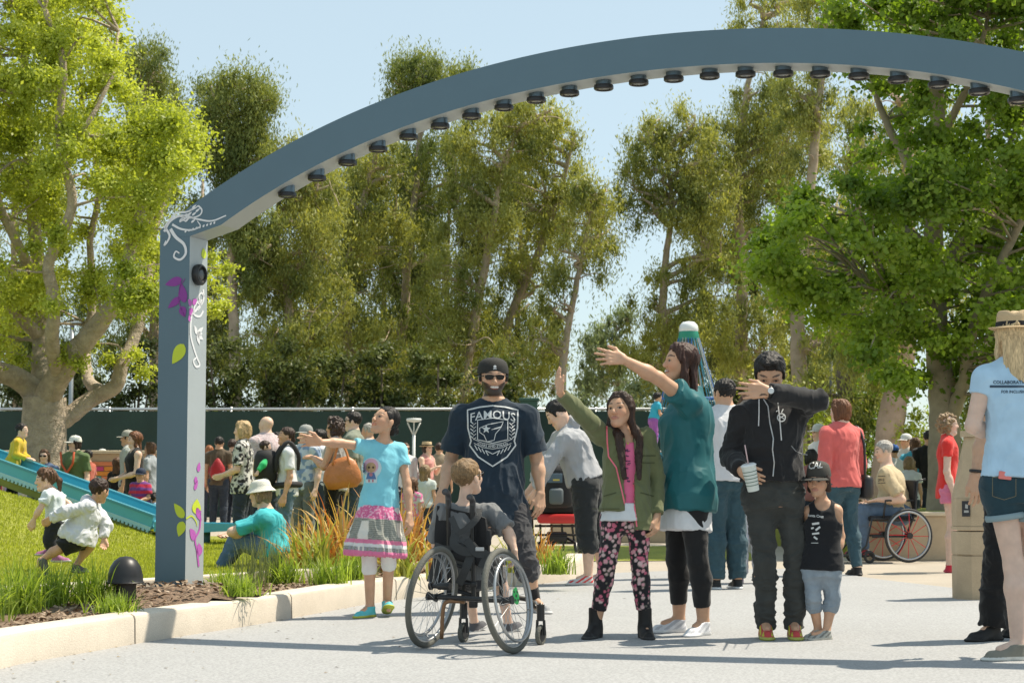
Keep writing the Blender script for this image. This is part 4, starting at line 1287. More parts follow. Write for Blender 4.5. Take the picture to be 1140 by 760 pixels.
def hand_prims(W, d, t, n, s, curl=.25, spread=.12, thumb=.6, grip=False):
    """W wrist, d towards the fingers, t towards the thumb side, n palm normal, s hand length"""
    W, d, t, n = nv(W), unit(d), nv(t), nv(n)
    t = unit(t - d * (t @ d)); n2 = np.cross(d, t); n = n2 if n2 @ n > 0 else -n2
    out = []
    kn = [.185, .065, -.06, -.175]; kl = [.49, .51, .48, .43]; fl = [.40, .45, .41, .32]
    for i in range(4):
        K = W + d * kl[i] * s + t * kn[i] * s
        out.append((Cone(W + t * kn[i] * s * .55 + d * .02 * s, K, .085 * s, .068 * s, sq=(n, .95)), .02 * s * 3))
    for i in range(4):
        K = W + d * kl[i] * s + t * kn[i] * s
        sp = spread * (1.5 - i) / 1.5
        c = curl if not hasattr(curl, '__len__') else curl[i]
        dd = unit(d + t * sp); p = K; r = .05 * s * (1 if i < 3 else .88)
        for j, (fr, ca) in enumerate(((.44, c), (.31, c * 1.3), (.25, c))):
            dd = unit(dd * math.cos(ca) + n * math.sin(ca)) if j or ca else dd
            q = p + dd * fl[i] * s * fr
            out.append((Cone(p, q, r, r * .9), .006 if j else .012)); p = q; r *= .9
    b = W + d * .14 * s + t * .17 * s
    d1 = unit(d * (1 - thumb * .55) + t * thumb + n * .25); q = b + d1 * .24 * s
    d2 = unit(d * 1.0 + t * thumb * .5 + n * (.25 + (.5 if grip else 0))); q2 = q + d2 * .24 * s
    out.append((Cone(W + d * .05 * s + t * .08 * s, q, .085 * s, .066 * s), .02)); out.append((Cone(q, q2, .06 * s, .048 * s), .008))
    return out

class Person:
    def __init__(s, label, loc, H, J, hf, hu=(0, 0, 1), girth=1.0, skin='tan', child=False, h=.006, hfine=.0035, seed=1, group=None, cat=None, headS=None, bust=0.0, belly=0.0, name='person', headgirth=1.0, fixfeet=True):
        s.J = {k: nv(v) for k, v in J.items()}
        s.H = H; s.k = H / 1.72; s.g = girth; s.seed = seed; s.h = h; s.hfine = hfine
        s.loc = nv(loc); s.skin = nv(SKIN[skin] if isinstance(skin, str) else skin)
        s.S = headS or (H / 7.35 if not child else H / 6.2)
        s.hg = headgirth
        s.bust = bust; s.belly = belly; s.child = child
        J = s.J
        if 'pv' not in J: J['pv'] = (J['lh'] + J['rh']) / 2
        s.up = unit(J['nk'] - J['pv'])
        s.Rh = unit(J['rh'] - J['lh']); s.Rs = unit(J['rs'] - J['ls'])
        s.fw = unit(np.cross(s.up, s.Rs)); s.fwh = unit(np.cross(s.up, s.Rh))
        hu_ = unit(hu); hf_ = unit(hf); hf_ = unit(hf_ - hu_ * (hf_ @ hu_)); s.hf, s.hu = hf_, hu_; s.hr = np.cross(hf_, hu_)
        for sd in 'rl':
            if sd + 'a' in s.J and fixfeet:
                s.J[sd + 'a'][2] = s.loc[2] + .075 * s.k; s.J[sd + 't'][2] = s.loc[2] + .03 * s.k
        s.root = None; s.label = label; s.group = group; s.cat = cat or 'person'; s.nm = name
        s.hands = []; s.face = {}
    def hl(s, x, y, z): return s.J['hd'] + (s.hr * x + s.hf * y + s.hu * z) * s.S
    def torso_tab(s, e=0.0, w=1.0):
        k = s.k * s.g * w; c = s.child
        sh = .155 * k if not c else .135 * k
        b = s.bust * k; bl = s.belly * k
        return [(-.14, .145 * k + e, .105 * k + e, 0), (0, .162 * k + e, .112 * k + e, -.004), (.18, .150 * k + e, .105 * k + e + bl * .5, bl * .5), (.38, .133 * k + e + bl * .3, .098 * k + e + bl * .5, bl * .4),
                (.58, .143 * k + e, .108 * k + e + b * .2, b * .3), (.72, .153 * k + e, .112 * k + e + b * .5, b * .5), (.86, sh + e * .8, .095 * k + e * .8, 0), (.96, .11 * k + e * .5, .07 * k + e * .5, 0), (1.03, .062 * k, .058 * k, 0)]
    def body(s, hand_r=None, hand_l=None, parts=('rarm', 'larm', 'rleg', 'lleg', 'torso', 'head'), face=None, foot=True):
        J = s.J; k = s.k; g = s.g; S = s.S; P = []
        gl = .5 + .5 * g
        cf = .92 if s.child else 1.0
        if 'torso' in parts:
            P.append((Loft(J['pv'], J['nk'], s.Rh, s.Rs, s.torso_tab(-.009)), .03))
            P.append((Cone(J['ls'] - s.up * .012 * k, J['rs'] - s.up * .012 * k, .044 * k * g, .044 * k * g), .05 * k))
            for sd in 'lr': P.append((Cone(J['nk'] + s.up * .005 * k, J[sd + 's'], .045 * k, .040 * k * g), .04 * k))
        for sd in ('r', 'l'):
            if sd + 'arm' in parts:
                P.append((Cone(J[sd + 's'], J[sd + 'e'], .052 * k * g * cf, .038 * k * gl * cf), .035 * k))
                e, w_ = J[sd + 'e'], J[sd + 'w']
                P.append((Cone(e, e + (w_ - e) * .35, .038 * k * gl * cf, .041 * k * gl * cf), .02)); P.append((Cone(e + (w_ - e) * .3, w_, .041 * k * gl * cf, .025 * k * cf), .02))
                hd = hand_r if sd == 'r' else hand_l
                if hd is None:
                    d = unit(w_ - e); d = unit(d + nv((0, 0, -.25)))
                    fwd = s.fw; side = s.Rs if sd == 'r' else -s.Rs
                    hd = dict(d=d, t=fwd, n=-side, curl=.35, spread=.03, thumb=.35)
                sz = hd.get('s', .108 * s.H if not s.child else .112 * s.H)
                P += hand_prims(w_, hd['d'], hd['t'], hd['n'], sz, hd.get('curl', .3), hd.get('spread', .08), hd.get('thumb', .6), hd.get('grip', False))
                if s.h < .009: s.hands.append((w_ - .6 * sz, w_ + .6 * sz) if False else (np.minimum(w_, w_ + unit(hd['d']) * sz) - .35 * sz, np.maximum(w_, w_ + unit(hd['d']) * sz) + .35 * sz))
            if sd + 'leg' in parts:
                hp, kn, an = J[sd + 'h'], J[sd + 'k'], J[sd + 'a']
                P.append((Cone(hp, kn, .080 * k * g, .050 * k * gl), .03 * k))
                c = kn + (an - kn) * .28; bk = -s.fwh * .012 * k
                P.append((Cone(kn, c + bk, .052 * k * gl, .055 * k * gl * (.92 if s.child else 1)), .025)); P.append((Cone(c + bk, an, .055 * k * gl * (.92 if s.child else 1), .034 * k), .03))
                if foot and sd + 't' in J:
                    
                    tt = an + (J[sd + 't'] - an) * .62; P.append((Cone(an, nv((tt[0], tt[1], tt[2] + .012 * k)), .034 * k, .020 * k), .02)); 
        if 'head' in parts:
            L = s.hl; G = s.hg
            P.append((Cone(J['nk'] - s.up * .02 * k, L(0, -.10, -.18), .060 * k * (.5 + .5 * g) * (.85 if s.child else 1), .052 * k * (.5 + .5 * g) * (.85 if s.child else 1)), .035 * k))
            ax = [s.hr, s.hf, s.hu]
            def E(c, r, kk): P.append((Ell(L(*c), [q * S for q in r], ax), kk * S))
            def C(a, b, ra, rb, kk): P.append((Cone(L(*a), L(*b), ra * S, rb * S), kk * S))
            E((0, -.07, .13), (.325 * G, .40, .355), .1); C((0, .09, .02), (0, .17, -.32), .265 * G, .15 * G, .12)
            for q in (-1, 1):
                C((q * .19 * G, -.02, -.14), (q * .08, .2, -.38), .11 * G, .085, .12); E((q * .15 * G, .2, -.10), (.12 * G, .13, .13), .1)
                E((q * .335 * G, -.05, -.03), (.035, .085, .125), .02)
            C((-.16, .285, .085), (.16, .285, .085), .055, .055, .06)
            E((0, .27, -.40), (.10, .09, .08), .08)
            C((0, .335, .04), (0, .41, -.10), .035, .048, .05); C((-.045, .38, -.125), (.045, .38, -.125), .035, .035, .04)
            C((-.07, .345, -.235), (.07, .345, -.235), .026, .026, .03); C((-.06, .34, -.275), (.06, .34, -.275), .03, .03, .03)
        fine = list(s.hands)
        if s.h < .009 and 'head' in parts: fine.append((s.hl(0, 0, 0) - .55 * S, s.hl(0, 0, 0) + .55 * S))
        subs = []
        if 'head' in parts and s.h < .012:
            for q in (-1, 1): subs.append((Ell(s.hl(q * .145, .405, .02), [.085 * S, .075 * S, .05 * S], [s.hr, s.hf, s.hu]), .05 * S))
            if (face or {}).get('open'): subs.append((Ell(s.hl(0, .40, -.255), [.07 * S, .05 * S, .026 * S], [s.hr, s.hf, s.hu]), .012 * S))
        Pm, Fc = mesh_field(P, s.h, fine, s.hfine, subs=subs)
        fc = face or {}
        def col(Q, N):
            C = np.tile(s.skin, (len(Q), 1)) * (1 + .05 * vnoise(Q * 14, s.seed))[:, None]
            r = Q - s.J['hd']; x, y, z = r @ s.hr / S, r @ s.hf / S, r @ s.hu / S
            ax_ = np.abs(x)
            infront = (y > .12) & (np.abs(z) < .6)
            def blend(m, c, a=1.0):
                m = np.clip(m, 0, 1)[:, None] * a; C[:] = C * (1 - m) + nv(c) * m
            # cheeks warmer
            blend(np.exp(-((ax_ - .17) ** 2 + (z + .12) ** 2) / .012) * infront, s.skin * nv((1.1, .78, .74)), .5)
            if fc.get('beard'):
                m = ((z < -.16 + .55 * np.clip(ax_ - .17, 0, 1)) & (z > -.6) & (y > -.05) & (ax_ < .33)).astype(float)
                m *= 1 - np.exp(-((ax_ / .15) ** 4 + ((z + .16) / .05) ** 4))
                blend(m * (z > -.50), nv((.025, .018, .015)) , fc['beard'])
            lipc = fc.get('lip', s.skin * nv((1.0, .55, .52)))
            blend(infront * np.clip(1.4 - ((ax_ / .12) ** 2 + ((z + .255) / .05) ** 2), 0, 1), lipc, .8)
            if fc.get('open'):
                o_ = float(fc['open']); blend(infront * (((ax_ / (.085 * o_)) ** 2 + ((z + .25) / .036) ** 2) < 1), (.10, .03, .03)); blend(infront * (((ax_ / (.075 * o_)) ** 2 + ((z + .245) / (.020 * o_)) ** 2) < 1), (.72, .68, .62)); 
            bz = .135 + fc.get('brow', 0)
            blend(infront * (((ax_ - .155) / .10) ** 2 + ((z - bz - .02 * (1 - ((ax_ - .155) / .1) ** 2)) / .022) ** 2 < 1), s.haircol * .8 if hasattr(s, 'haircol') else (.03, .02, .015), .85)
            ed = ((ax_ - .145) / .066) ** 2 + ((z - .022) / .024) ** 2
            blend(infront * np.clip((1.5 - ed) * 2, 0, 1), (.05, .03, .025), .75)
            blend(infront * (ed < .7), (.36, .33, .30)); blend(infront * (((ax_ - .145 + fc.get('gaze', 0) * np.sign(x)) ** 2 + (z - .022) ** 2) < .034 ** 2), (.02, .012, .01))
            return C
        o = finish(s.nm, (Pm, Fc), s.loc, M_SKIN, col, sm=1)
        o.location = tuple(s.loc); tag(o, s.label, s.cat, s.group); s.root = o
        return o
    def _put(s, name, prims, m, col, disp=None, subs=(), h=None, sm=1, label=None, post=None, fine=(), hf=None):
        PF = mesh_field(prims, h or s.h, subs=subs, post=post, fine=fine, hf=hf)
        o = finish(name, PF, s.loc, m, col, disp, sm, parent=s.root)
        if o is not None and label: o['label'] = label
        return o
    # ---- clothing
    def top(s, col=(.3, .3, .3), ease=.016, hem=-.10, flare=0.012, sleeve=.55, sl_add=.018, neck='crew', name='t_shirt', amp=.006, fsc=(9, 9, 5), mat_=None, label=None, w=1.0, hood=False, collar=False, nd=0, open_=None, shf=1.0, sleeves='rl', sl_amp=None, hemtilt=0.0, puff=0.0, vdeep=.0, extra=(), stretch_sleeve=None):
        J, k = s.J, s.k; g = s.g
        tab = [list(r) for r in s.torso_tab(ease, w)]
        tab = [r for r in tab if r[0] > hem + .02]
        first = s.torso_tab(ease, w); f0 = np.array(first)
        hw = np.interp(hem, f0[:, 0], f0[:, 1]) + flare; hd_ = np.interp(hem, f0[:, 0], f0[:, 2]) + flare
        tab = [[hem, hw, hd_, np.interp(hem, f0[:, 0], f0[:, 3])]] + tab
        if flare:
            for r in tab[1:]:
                q = max(0, 1 - (r[0] - hem) / .55); r[1] += flare * q; r[2] += flare * q
        if puff:
            for r in tab:
                r[1] += puff * math.exp(-((r[0] - .15) / .25) ** 2); r[2] += puff * math.exp(-((r[0] - .15) / .25) ** 2)
        P = [(Loft(J['pv'], J['nk'], s.Rh, s.Rs, tab), .02)]
        P.append((Cone(J['ls'] - s.up * .012 * k, J['rs'] - s.up * .012 * k, .047 * k * g * shf + ease * .5, .047 * k * g * shf + ease * .5), .05 * k))
        for sd in 'lr': P.append((Cone(J['nk'] + s.up * .002 * k, J[sd + 's'], .046 * k + ease * .4, .043 * k * g + ease * .4), .04 * k))
        for sd in sleeves:
            if sleeve <= 0: break
            a, b, c = J[sd + 's'], J[sd + 'e'], J[sd + 'w']
            r0 = .046 * k * g + .006 + sl_add * .3; rE = .042 * k * (.5 + .5 * g) + sl_add
            if stretch_sleeve and sd in stretch_sleeve: sl = stretch_sleeve[sd]
            else: sl = sleeve
            if sl <= 1:
                e = a + (b - a) * sl; r1 = r0 + (rE - r0) * sl + sl_add * .3; far = a + (b - a) * (sl + .15)
                P.append((Cone(a, far, r0, r1, clips=[(e, unit(b - a))]), .03 * k))
            else:
                P.append((Cone(a, b, r0, rE), .03 * k)); q = sl - 1; e = b + (c - b) * q; far = b + (c - b) * (q + .1)
                P.append((Cone(b, far, rE, .030 * k + sl_add * .8, clips=[(e, unit(c - b))]), .02))
        subs = []
        nb = J['nk']; fw = s.fw; up = s.up
        S = s.S
        if neck == 'crew': subs.append((Ell(nb + up * .035 * k + fw * .012, [.072 * k, .072 * k, .055 * k], [s.Rs, fw, up]), .004))
        elif neck == 'v':
            subs.append((Ell(nb + up * .03 * k + fw * .01, [.078 * k, .072 * k, .05 * k], [s.Rs, fw, up]), .004))
            subs.append((Cone(nb + fw * .10 * k + up * .03, nb + fw * .13 * k - up * (.06 + vdeep) * k, .055 * k, .008), .004))
        elif neck == 'scoop': subs.append((Ell(nb + up * .03 * k + fw * .05, [.10 * k, .12 * k, .10 * k], [s.Rs, fw, up]), .004))
        elif neck == 'tank':
            subs.append((Ell(nb + up * .03 * k + fw * .05, [.085 * k, .13 * k, .11 * k], [s.Rs, fw, up]), .004))
            for sd in ('r', 'l'):
                sg = 1 if sd == 'r' else -1
                subs.append((Ell(J[sd + 's'] + s.Rs * sg * .035 * k - up * .02 * k, [.062 * k, .11 * k, .115 * k], [s.Rs, fw, up]), .006))
        if hood:
            P.append((Ell(nb - fw * .075 * k + up * .03 * k, [.115 * k, .065 * k, .07 * k], [s.Rs, fw, up]), .03)); P.append((Cone(nb + s.Rs * .07 * k + up * .02, nb + fw * .07 * k - up * .035 * k, .032 * k, .02 * k), .02)); P.append((Cone(nb - s.Rs * .07 * k + up * .02, nb + fw * .07 * k - up * .035 * k, .032 * k, .02 * k), .02))
        if collar:
            for q in (-1, 1): P.append((Cone(nb + s.Rs * q * .06 * k + up * .02 - fw * .02, nb + s.Rs * q * .02 * k + fw * .075 * k - up * .02 * k, .018 * k, .014 * k), .006))
        for e in extra: P.append(e)
        if hemtilt:
            pass
        dsp = (lambda Q: folds(Q, amp, fsc, s.seed) * np.clip((np.linalg.norm(Q - s.J['nk'], axis=1) - .07 * k) / (.09 * k), 0, 1)) if amp else None
        return s._put(name, P, mat_ or M_CLOTH, col, dsp, subs, label=label)
    def pants(s, col=(.05, .06, .09), top=.07, ease=.004, end=1.97, radd=(.012, .014, .02), name='trousers', backshift=.012, amp=.006, fsc=(10, 10, 12), mat_=None, label=None, w=1.0, flare=0.0, cross=None):
        """end: 0..1 thigh fraction when <=1 -> shorts ; 1..2 shin fraction"""
        J, k, g = s.J, s.k, s.g; gl = .5 + .5 * g
        f0 = np.array(s.torso_tab(ease, w))
        it = lambda t, c: float(np.interp(t, f0[:, 0], f0[:, c]))
        tab = [[t, it(t, 1), it(t, 2), it(t, 3)] for t in (-.14, -.02, .04, top)]
        if 'rh' in J and 'lh' in J: pass
        P = [(Loft(J['pv'], J['nk'], s.Rh, s.Rs, tab), .03), (Cone(J['lh'] - s.up * .03 * k, J['rh'] - s.up * .03 * k, .09 * k * g, .09 * k * g), .03)]
        for sd in ('r', 'l'):
            if sd + 'h' not in J: continue
            h_, kn, an = J[sd + 'h'], J[sd + 'k'], J[sd + 'a']
            if end <= 1:
                e = h_ + (kn - h_) * end; far = h_ + (kn - h_) * (end + .12)
                P.append((Cone(h_, far, .09 * k * g + radd[0], .09 * k * g * (1 - end) + .054 * k * gl * end + radd[1] + flare, clips=[(e, unit(kn - h_))]), .035))
            else:
                q = end - 1; e = kn + (an - kn) * q; far = kn + (an - kn) * (q + .08)
                P.append((Cone(h_, kn, .09 * k * g + radd[0], .054 * k * gl + radd[1]), .035))
                c = kn + (an - kn) * .28 - s.fwh * .012 * k
                P.append((Cone(kn, c, .054 * k * gl + radd[1], .057 * k * gl + radd[1]), .02)); P.append((Cone(c, far, .057 * k * gl + radd[1], .034 * k + radd[2] + flare, clips=[(e, unit(an - kn))]), .02))
        dsp = (lambda Q: folds(Q, amp, fsc, s.seed + 20)) if amp else None
        return s._put(name, P, mat_ or M_DENIM, col, dsp, label=label)
    def skirt(s, col, tab, name='skirt', amp=.008, fsc=(16, 16, 1.5), **kw):
        P = [(Loft(s.J['pv'], s.J['nk'], s.Rh, s.Rs, tab), .02)]
        return s._put(name, P, M_CLOTH, col, lambda Q: folds(Q, amp, fsc, s.seed + 5) * np.clip((tab[-1][0] - ((Q - s.J['pv']) @ s.up) / np.linalg.norm(s.J['nk'] - s.J['pv'])) * 3, 0, 1.4), **kw)
    def shoe(s, sd, col=(.1, .1, .1), sole=(.6, .6, .58), heel=1.0, high=0.0, name='shoe', accent=None, length=None, up=None, lace=None, label=None, open_=False):
        an, t = s.J[sd + 'a'], s.J[sd + 't']; k = s.k
        upv = unit(up if up is not None else (0, 0, 1))
        d = t - an; d = unit(d - upv * (d @ upv)); side = np.cross(d, upv)
        L_ = length or (.155 * s.H if not s.child else .165 * s.H)
        g0 = an - upv * .075 * k          # under the ankle, on the ground
        hl = g0 - d * .24 * L_; tp = g0 + d * .76 * L_; w_ = .165 * L_; hs = .05 * L_
        ax = [d, side, upv]
        P = []
        P.append((Ell(tp - d * .27 * L_ + upv * hs * .9, [.29 * L_, w_ * 1.05, hs * 1.1], ax, clips=[(g0, -upv)]), .01))
        P.append((Ell(hl + d * .24 * L_ + upv * hs * .9, [.26 * L_, w_ * .85, hs * 1.1], ax, clips=[(g0, -upv)]), .02))
        P.append((Cone(hl + d * .2 * L_ + upv * .12 * L_, tp - d * .2 * L_ + upv * .10 * L_, w_ * .80, w_ * .62, clips=[(g0, -upv)]), .02))
        top_h = (.30 + high) * L_
        P.append((Cone(hl + d * .24 * L_ + upv * .12 * L_, hl + d * .26 * L_ + upv * (top_h + .1 * L_), w_ * .84, w_ * .80, clips=[(g0 + upv * (top_h), upv)]), .015))
        P.append((Cone(an + upv * .012, g0 + d * .30 * L_ + upv * .10 * L_, w_ * .84, w_ * .78, clips=[(g0 + upv * top_h, upv)]), .02))
        if high: P.append((Cone(an - upv * .01, tp - d * .4 * L_ + upv * .07 * L_, w_ * .95, w_ * .85, clips=[(g0, -upv)]), .02))
        if high: P.append((Cone(an - upv * .05, an + upv * (top_h + .03), w_ * .92, w_ * .98, clips=[(g0 + upv * top_h, upv)]), .02))
        colf = nv(col); sl = nv(sole)
        def cf(Q, N):
            z = (Q - g0) @ upv; x = (Q - g0) @ d / L_; y = (Q - g0) @ side / w_
            C = np.tile(colf, (len(Q), 1))
            if accent is not None:
                m = (np.abs(np.sin(x * 14 + z / L_ * 22)) > .75) & (z > .1 * L_) & (np.abs(y) > .45); C[m] = nv(accent)
            if lace is not None:
                m = (x > .12) & (x < .42) & (np.abs(y) < .45) & (z > .14 * L_) & (np.sin(x * 60) > -.1); C[m] = nv(lace)
            if open_:
                m = (x > .02) & (x < .40) & (np.abs(y) < .55) & (z > .12 * L_) & ~((x > .15) & (x < .24)); C[m] = s.skin
            m = z < .085 * L_; C[m] = sl
            return C
        return s._put(name, P, M_SHOE, cf, None, h=min(s.h, .005) if s.h < .009 else s.h * .7, label=label)
    def sock(s, sd, col, a=.0, b=.35):
        kn, an = s.J[sd + 'k'], s.J[sd + 'a']; k = s.k
        p = an + (kn - an) * b; 
        return s._put('sock', [(Cone(an - unit(kn - an) * .02, an + (kn - an) * (b + .1), .036 * k + .005, .044 * k + .005, clips=[(p, unit(kn - an))]), 0)], M_CLOTH, col)
    def hair(s, col='dkbrown', style='short', length=.6, vol=0.0, label=None, amp=.006, part=0, line=.2, name='hair', side_len=None, front=True):
        S = s.S; L = s.hl; G = s.hg
        hc = nv(HAIRC[col] if isinstance(col, str) else col); s.haircol = hc
        ax = [s.hr, s.hf, s.hu]
        n = unit(s.hf * .76 - s.hu * .65); pt = L(0, line, .2)
        cl = [(pt, n)]
        v = vol
        P = [(Ell(L(0, -.085, .155), [(.355 * G + v) * S, (.425 + v) * S, (.375 + v) * S], ax, clips=cl), .03 * S)]
        cur = style in ('curly',)
        if style in ('short', 'quiff', 'curly'):
            if style == 'quiff': P.append((Ell(L(0, .12, .44), [.22 * S, .22 * S, .12 * S], ax), .08 * S))
            for q in (-1, 1): P.append((Cone(L(q * .325 * G, .08, .12), L(q * .325 * G, .06, -.06), .045 * S, .03 * S), .04 * S))
        if style in ('bob', 'long', 'pony', 'bun', 'curly', 'longfront', 'halfback'):
            for q in (-1, 1):
                P.append((Cone(L(q * .13, .13, .42), L(q * .33, .06, .06), .10 * S, .07 * S), .12 * S))
        if style in ('bob', 'curly'):
            e = -.30 if style == 'bob' else -.32
            for q in (-1, 1): P.append((Cone(L(q * .31, -.02, .1), L(q * .30, -.06, e), (.12 + v) * S, (.13 + v) * S), .08 * S))
            P.append((Ell(L(0, -.25, -.1), [(.33 + v) * S, (.24 + v) * S, .34 * S], ax), .1 * S))
        if style in ('long', 'longfront', 'halfback'):
            ln = length
            down = unit(nv((0, 0, -1)) * .9 - s.hu * .1)
            def D(p, dd): return p + down * dd * S
            a = L(0, -.28, .0)
            back = unit(-s.fw)
            hs = a
            P.append((Cone(hs, D(hs, ln * .5) - s.hf * .02 * S, .26 * S, .24 * S, sq=(s.hf, .62)), .1 * S)); P.append((Cone(D(hs, ln * .45), D(hs, ln * .8), .22 * S, .13 * S, sq=(s.hf, .6)), .08 * S))
            Rk = random.Random(s.seed + 5)
            for i in range(12):
                xo = Rk.uniform(-.27, .27); p0 = L(xo * .8, -.36 + abs(xo) * .4, .05); l2 = ln * Rk.uniform(.75, 1.12)
                p1 = D(L(xo * 1.1 + Rk.uniform(-.05, .05), -.40 + abs(xo) * .35, 0), l2 * .5); p2 = D(L(xo * .9 + Rk.uniform(-.10, .10), -.36 + abs(xo) * .3, 0), l2)
                P.append((Cone(p0, p1, .07 * S, .065 * S), .03 * S)); P.append((Cone(p1, p2, .065 * S, .018 * S), .03 * S))
            for q in (-1, 1):
                st = L(q * .30, -.04, .05); mid = D(L(q * .33, -.02, 0), .35 * min(1, ln)); 
                P.append((Cone(st, mid, .10 * S, .10 * S), .07 * S))
                if style == 'longfront':
                    N0 = s.J['nk']; m2 = N0 + s.Rs * q * .068 * s.k + s.fw * .095 * s.k - s.up * .03 * s.k; m3 = N0 + s.Rs * q * .052 * s.k + s.fw * .165 * s.k - s.up * (ln - .5) * S
                    P.append((Cone(mid, m2, .10 * S, .12 * S), .05 * S)); P.append((Cone(m2, m3, .13 * S, .07 * S, sq=(s.fw, .6)), .05 * S))
                else: P.append((Cone(mid, D(L(q * .28, -.2, 0), ln * .85), .10 * S, .07 * S), .06 * S))
        if style == 'pony':
            a = L(0, -.48, .16); b = a + (-s.hf * .16 - nv((0, 0, .25))) * S; c = b + (-s.hf * .03 - nv((0, 0, length))) * S
            P.append((Cone(L(0, -.40, .15), a, .12 * S, .09 * S), .05 * S)); P.append((Cone(a, b, .09 * S, .11 * S), .04 * S)); P.append((Cone(b, c, .11 * S, .05 * S), .05 * S))
        if style == 'bun':
            P.append((Ell(L(0, -.47, .02), [.15 * S, .13 * S, .15 * S], ax), .04 * S))
        if style == 'lowbun':
            P.append((Ell(L(0, -.44, -.12), [.17 * S, .15 * S, .16 * S], ax), .06 * S))
        seed = s.seed
        if cur: dsp = lambda Q: .030 * (S / .22) * (vnoise(Q * 55 / (S / .22), seed) * .6 + .5 * vnoise(Q * 28 / (S / .22), seed + 1))
        elif style in ('short', 'quiff'): dsp = lambda Q: folds(Q, amp, (30, 30, 22), seed + 7)
        else: dsp = lambda Q: folds(Q, amp, (34, 34, 5), seed + 7)
        def hcf(Q, N):
            c = 1 + .30 * vnoise(Q * np.array([120, 120, 12]), seed) + .18 * vnoise(Q * 9, seed + 3)
            return np.clip(hc[None] * c[:, None], 0, 1)
        fh = min(s.h, .0045) if s.h < .009 else s.h * .8
        return s._put(name, P, M_HAIRC if cur else M_HAIR, hcf, dsp, h=fh, label=label)
    # ---- head gear, in head coordinates, drawn with the mesh builder
    def _hm(s): 
        R_ = Matrix((s.hr, s.hf, s.hu)).transposed()
        return R_, V(s.hl(0, 0, 0) - s.loc)
    def gear(s, name, mb, m, label=None, smooth=True, auto=40, parent=None):
        R_, o = s._hm()
        mb.v = [tuple(o + R_ @ (V(v) * s.S)) for v in mb.v]
        ob = mb.build(name, m, parent or s.root, smooth=smooth, auto=auto)
        if label: ob['label'] = label
        return ob
    def cap(s, col, brim=None, back=False, rot=0, name='cap', hi=0.0, label=None):
        G = s.hg; m = cloth_mat(col)
        mb = MB(); prof = [(.40, .13), (.405, .20), (.39, .32), (.345, .43 + hi), (.26, .51 + hi), (.14, .555 + hi), (.03, .565 + hi), (.001, .567 + hi)]
        mb.lathe(prof, n=28); mb.v = [(x * G * .97, y * 1.06 - .07, z + .03 * y) for x, y, z in mb.v]
        mb.lathe([(.03, .56 + hi), (.035, .575 + hi), (.02, .59 + hi), (.001, .595 + hi)], c=(0, -.07, 0), n=10)
        o = s.gear(name, mb, m, label)
        b = MB(); n = 14; vs = []
        for i in range(n + 1):
            a = (-1.05 + 2.1 * i / n) * (.72 if back else 1)
            for r, dz in ((.38, 0), (.50, -.015), (.62, -.05)):
                ext = r if r < .4 else .38 + (r - .38) * (math.cos(a) ** .6 if math.cos(a) > 0 else 0) * 1.5
                vs.append((math.sin(a) * ext * G * .97 * (.98 if r < .4 else .92), math.cos(a) * ext * 1.06 - .07 + 0, .15 + dz - .02 * abs(math.sin(a)) * 2))
        m_ = len(vs); vs += [(x, y, z - .018) for x, y, z in vs]; fs = []
        for i in range(n):
            for j in range(2):
                q = i * 3 + j; fs.append((q, q + 3, q + 4, q + 1)); fs.append((m_ + q, m_ + q + 1, m_ + q + 4, m_ + q + 3))
            fs.append((i * 3 + 2, i * 3 + 5, m_ + i * 3 + 5, m_ + i * 3 + 2))
        if back: vs = [(-x, -y - .14, z) for x, y, z in vs]
        if rot:
            c_, s_ = math.cos(rot), math.sin(rot); vs = [(x * c_ - (y + .07) * s_, x * s_ + (y + .07) * c_ - .07, z) for x, y, z in vs]
        b.add(vs, fs); ob = s.gear('brim', b, cloth_mat(brim if brim is not None else col), parent=o)
        ob.parent = o
        return o
    def brimhat(s, col, band=None, rim=.68, crown=.5, droop=-.06, name='sun_hat', flat=False, label=None, m=None, pinch=False, tilt=0.0):
        m = m or cloth_mat(col, True); mb = MB(); G = s.hg
        if flat: prof = [(rim, .16 + droop), (rim + .015, .175 + droop), (rim * .9, .19 + droop * .7), (.42, .185), (.405, .22), (.39, .40), (.375, crown), (.34, crown + .045), (.2, crown + .03), (.001, crown + .015)]
        else: prof = [(rim, .12 + droop), (rim + .01, .14 + droop), (.42, .20), (.40, .26), (.37, .40), (.31, crown), (.2, crown + .05), (.001, crown + .06)]
        mb.lathe([(.39, .15)] + prof[:0] + prof, n=36)
        mb.v = [(x * G, y * 1.06 - .07, z + (.05 * max(0, abs(x) - .42) / .25 if flat else 0) - (.07 * math.exp(-(x / .1) ** 2) * max(0, z - .35) / .2 if pinch else 0) + tilt * y) for x, y, z in mb.v]
        o = s.gear(name, mb, m, label)
        if band is not None:
            b = MB(); b.lathe([(.412, .20), (.42, .21), (.408, .30), (.395, .305)], n=36); b.v = [(x * G, y * 1.06 - .07, z + tilt * y) for x, y, z in b.v]
            s.gear('hat_band', b, cloth_mat(band), parent=o)
        return o
    def shades(s, wrap=False, clear=False, up=0.0, name='sunglasses'):
        mb = MB(); G = s.hg
        z = .03 + up; yf = .36 if not up else .36 - up * .3
        for q in (-1, 1):
            prof = [(-.125, .055), (-.05, .07), (.05, .07), (.125, .055), (.13, -.01), (.08, -.07), (-.02, -.075), (-.10, -.05)]
            c = V((q * .15, yf + .015, z)); X = V((1, -.25 * q, 0)).normalized(); N_ = X.cross(V((0, 0, 1)))
            mb.prism([(a * (1 if q > 0 else -1), b_) for a, b_ in prof], c, X, V((0, 0, 1)), N_, .015)
        mb.box((0, yf + .03, z + .03), (.10, .02, .025))
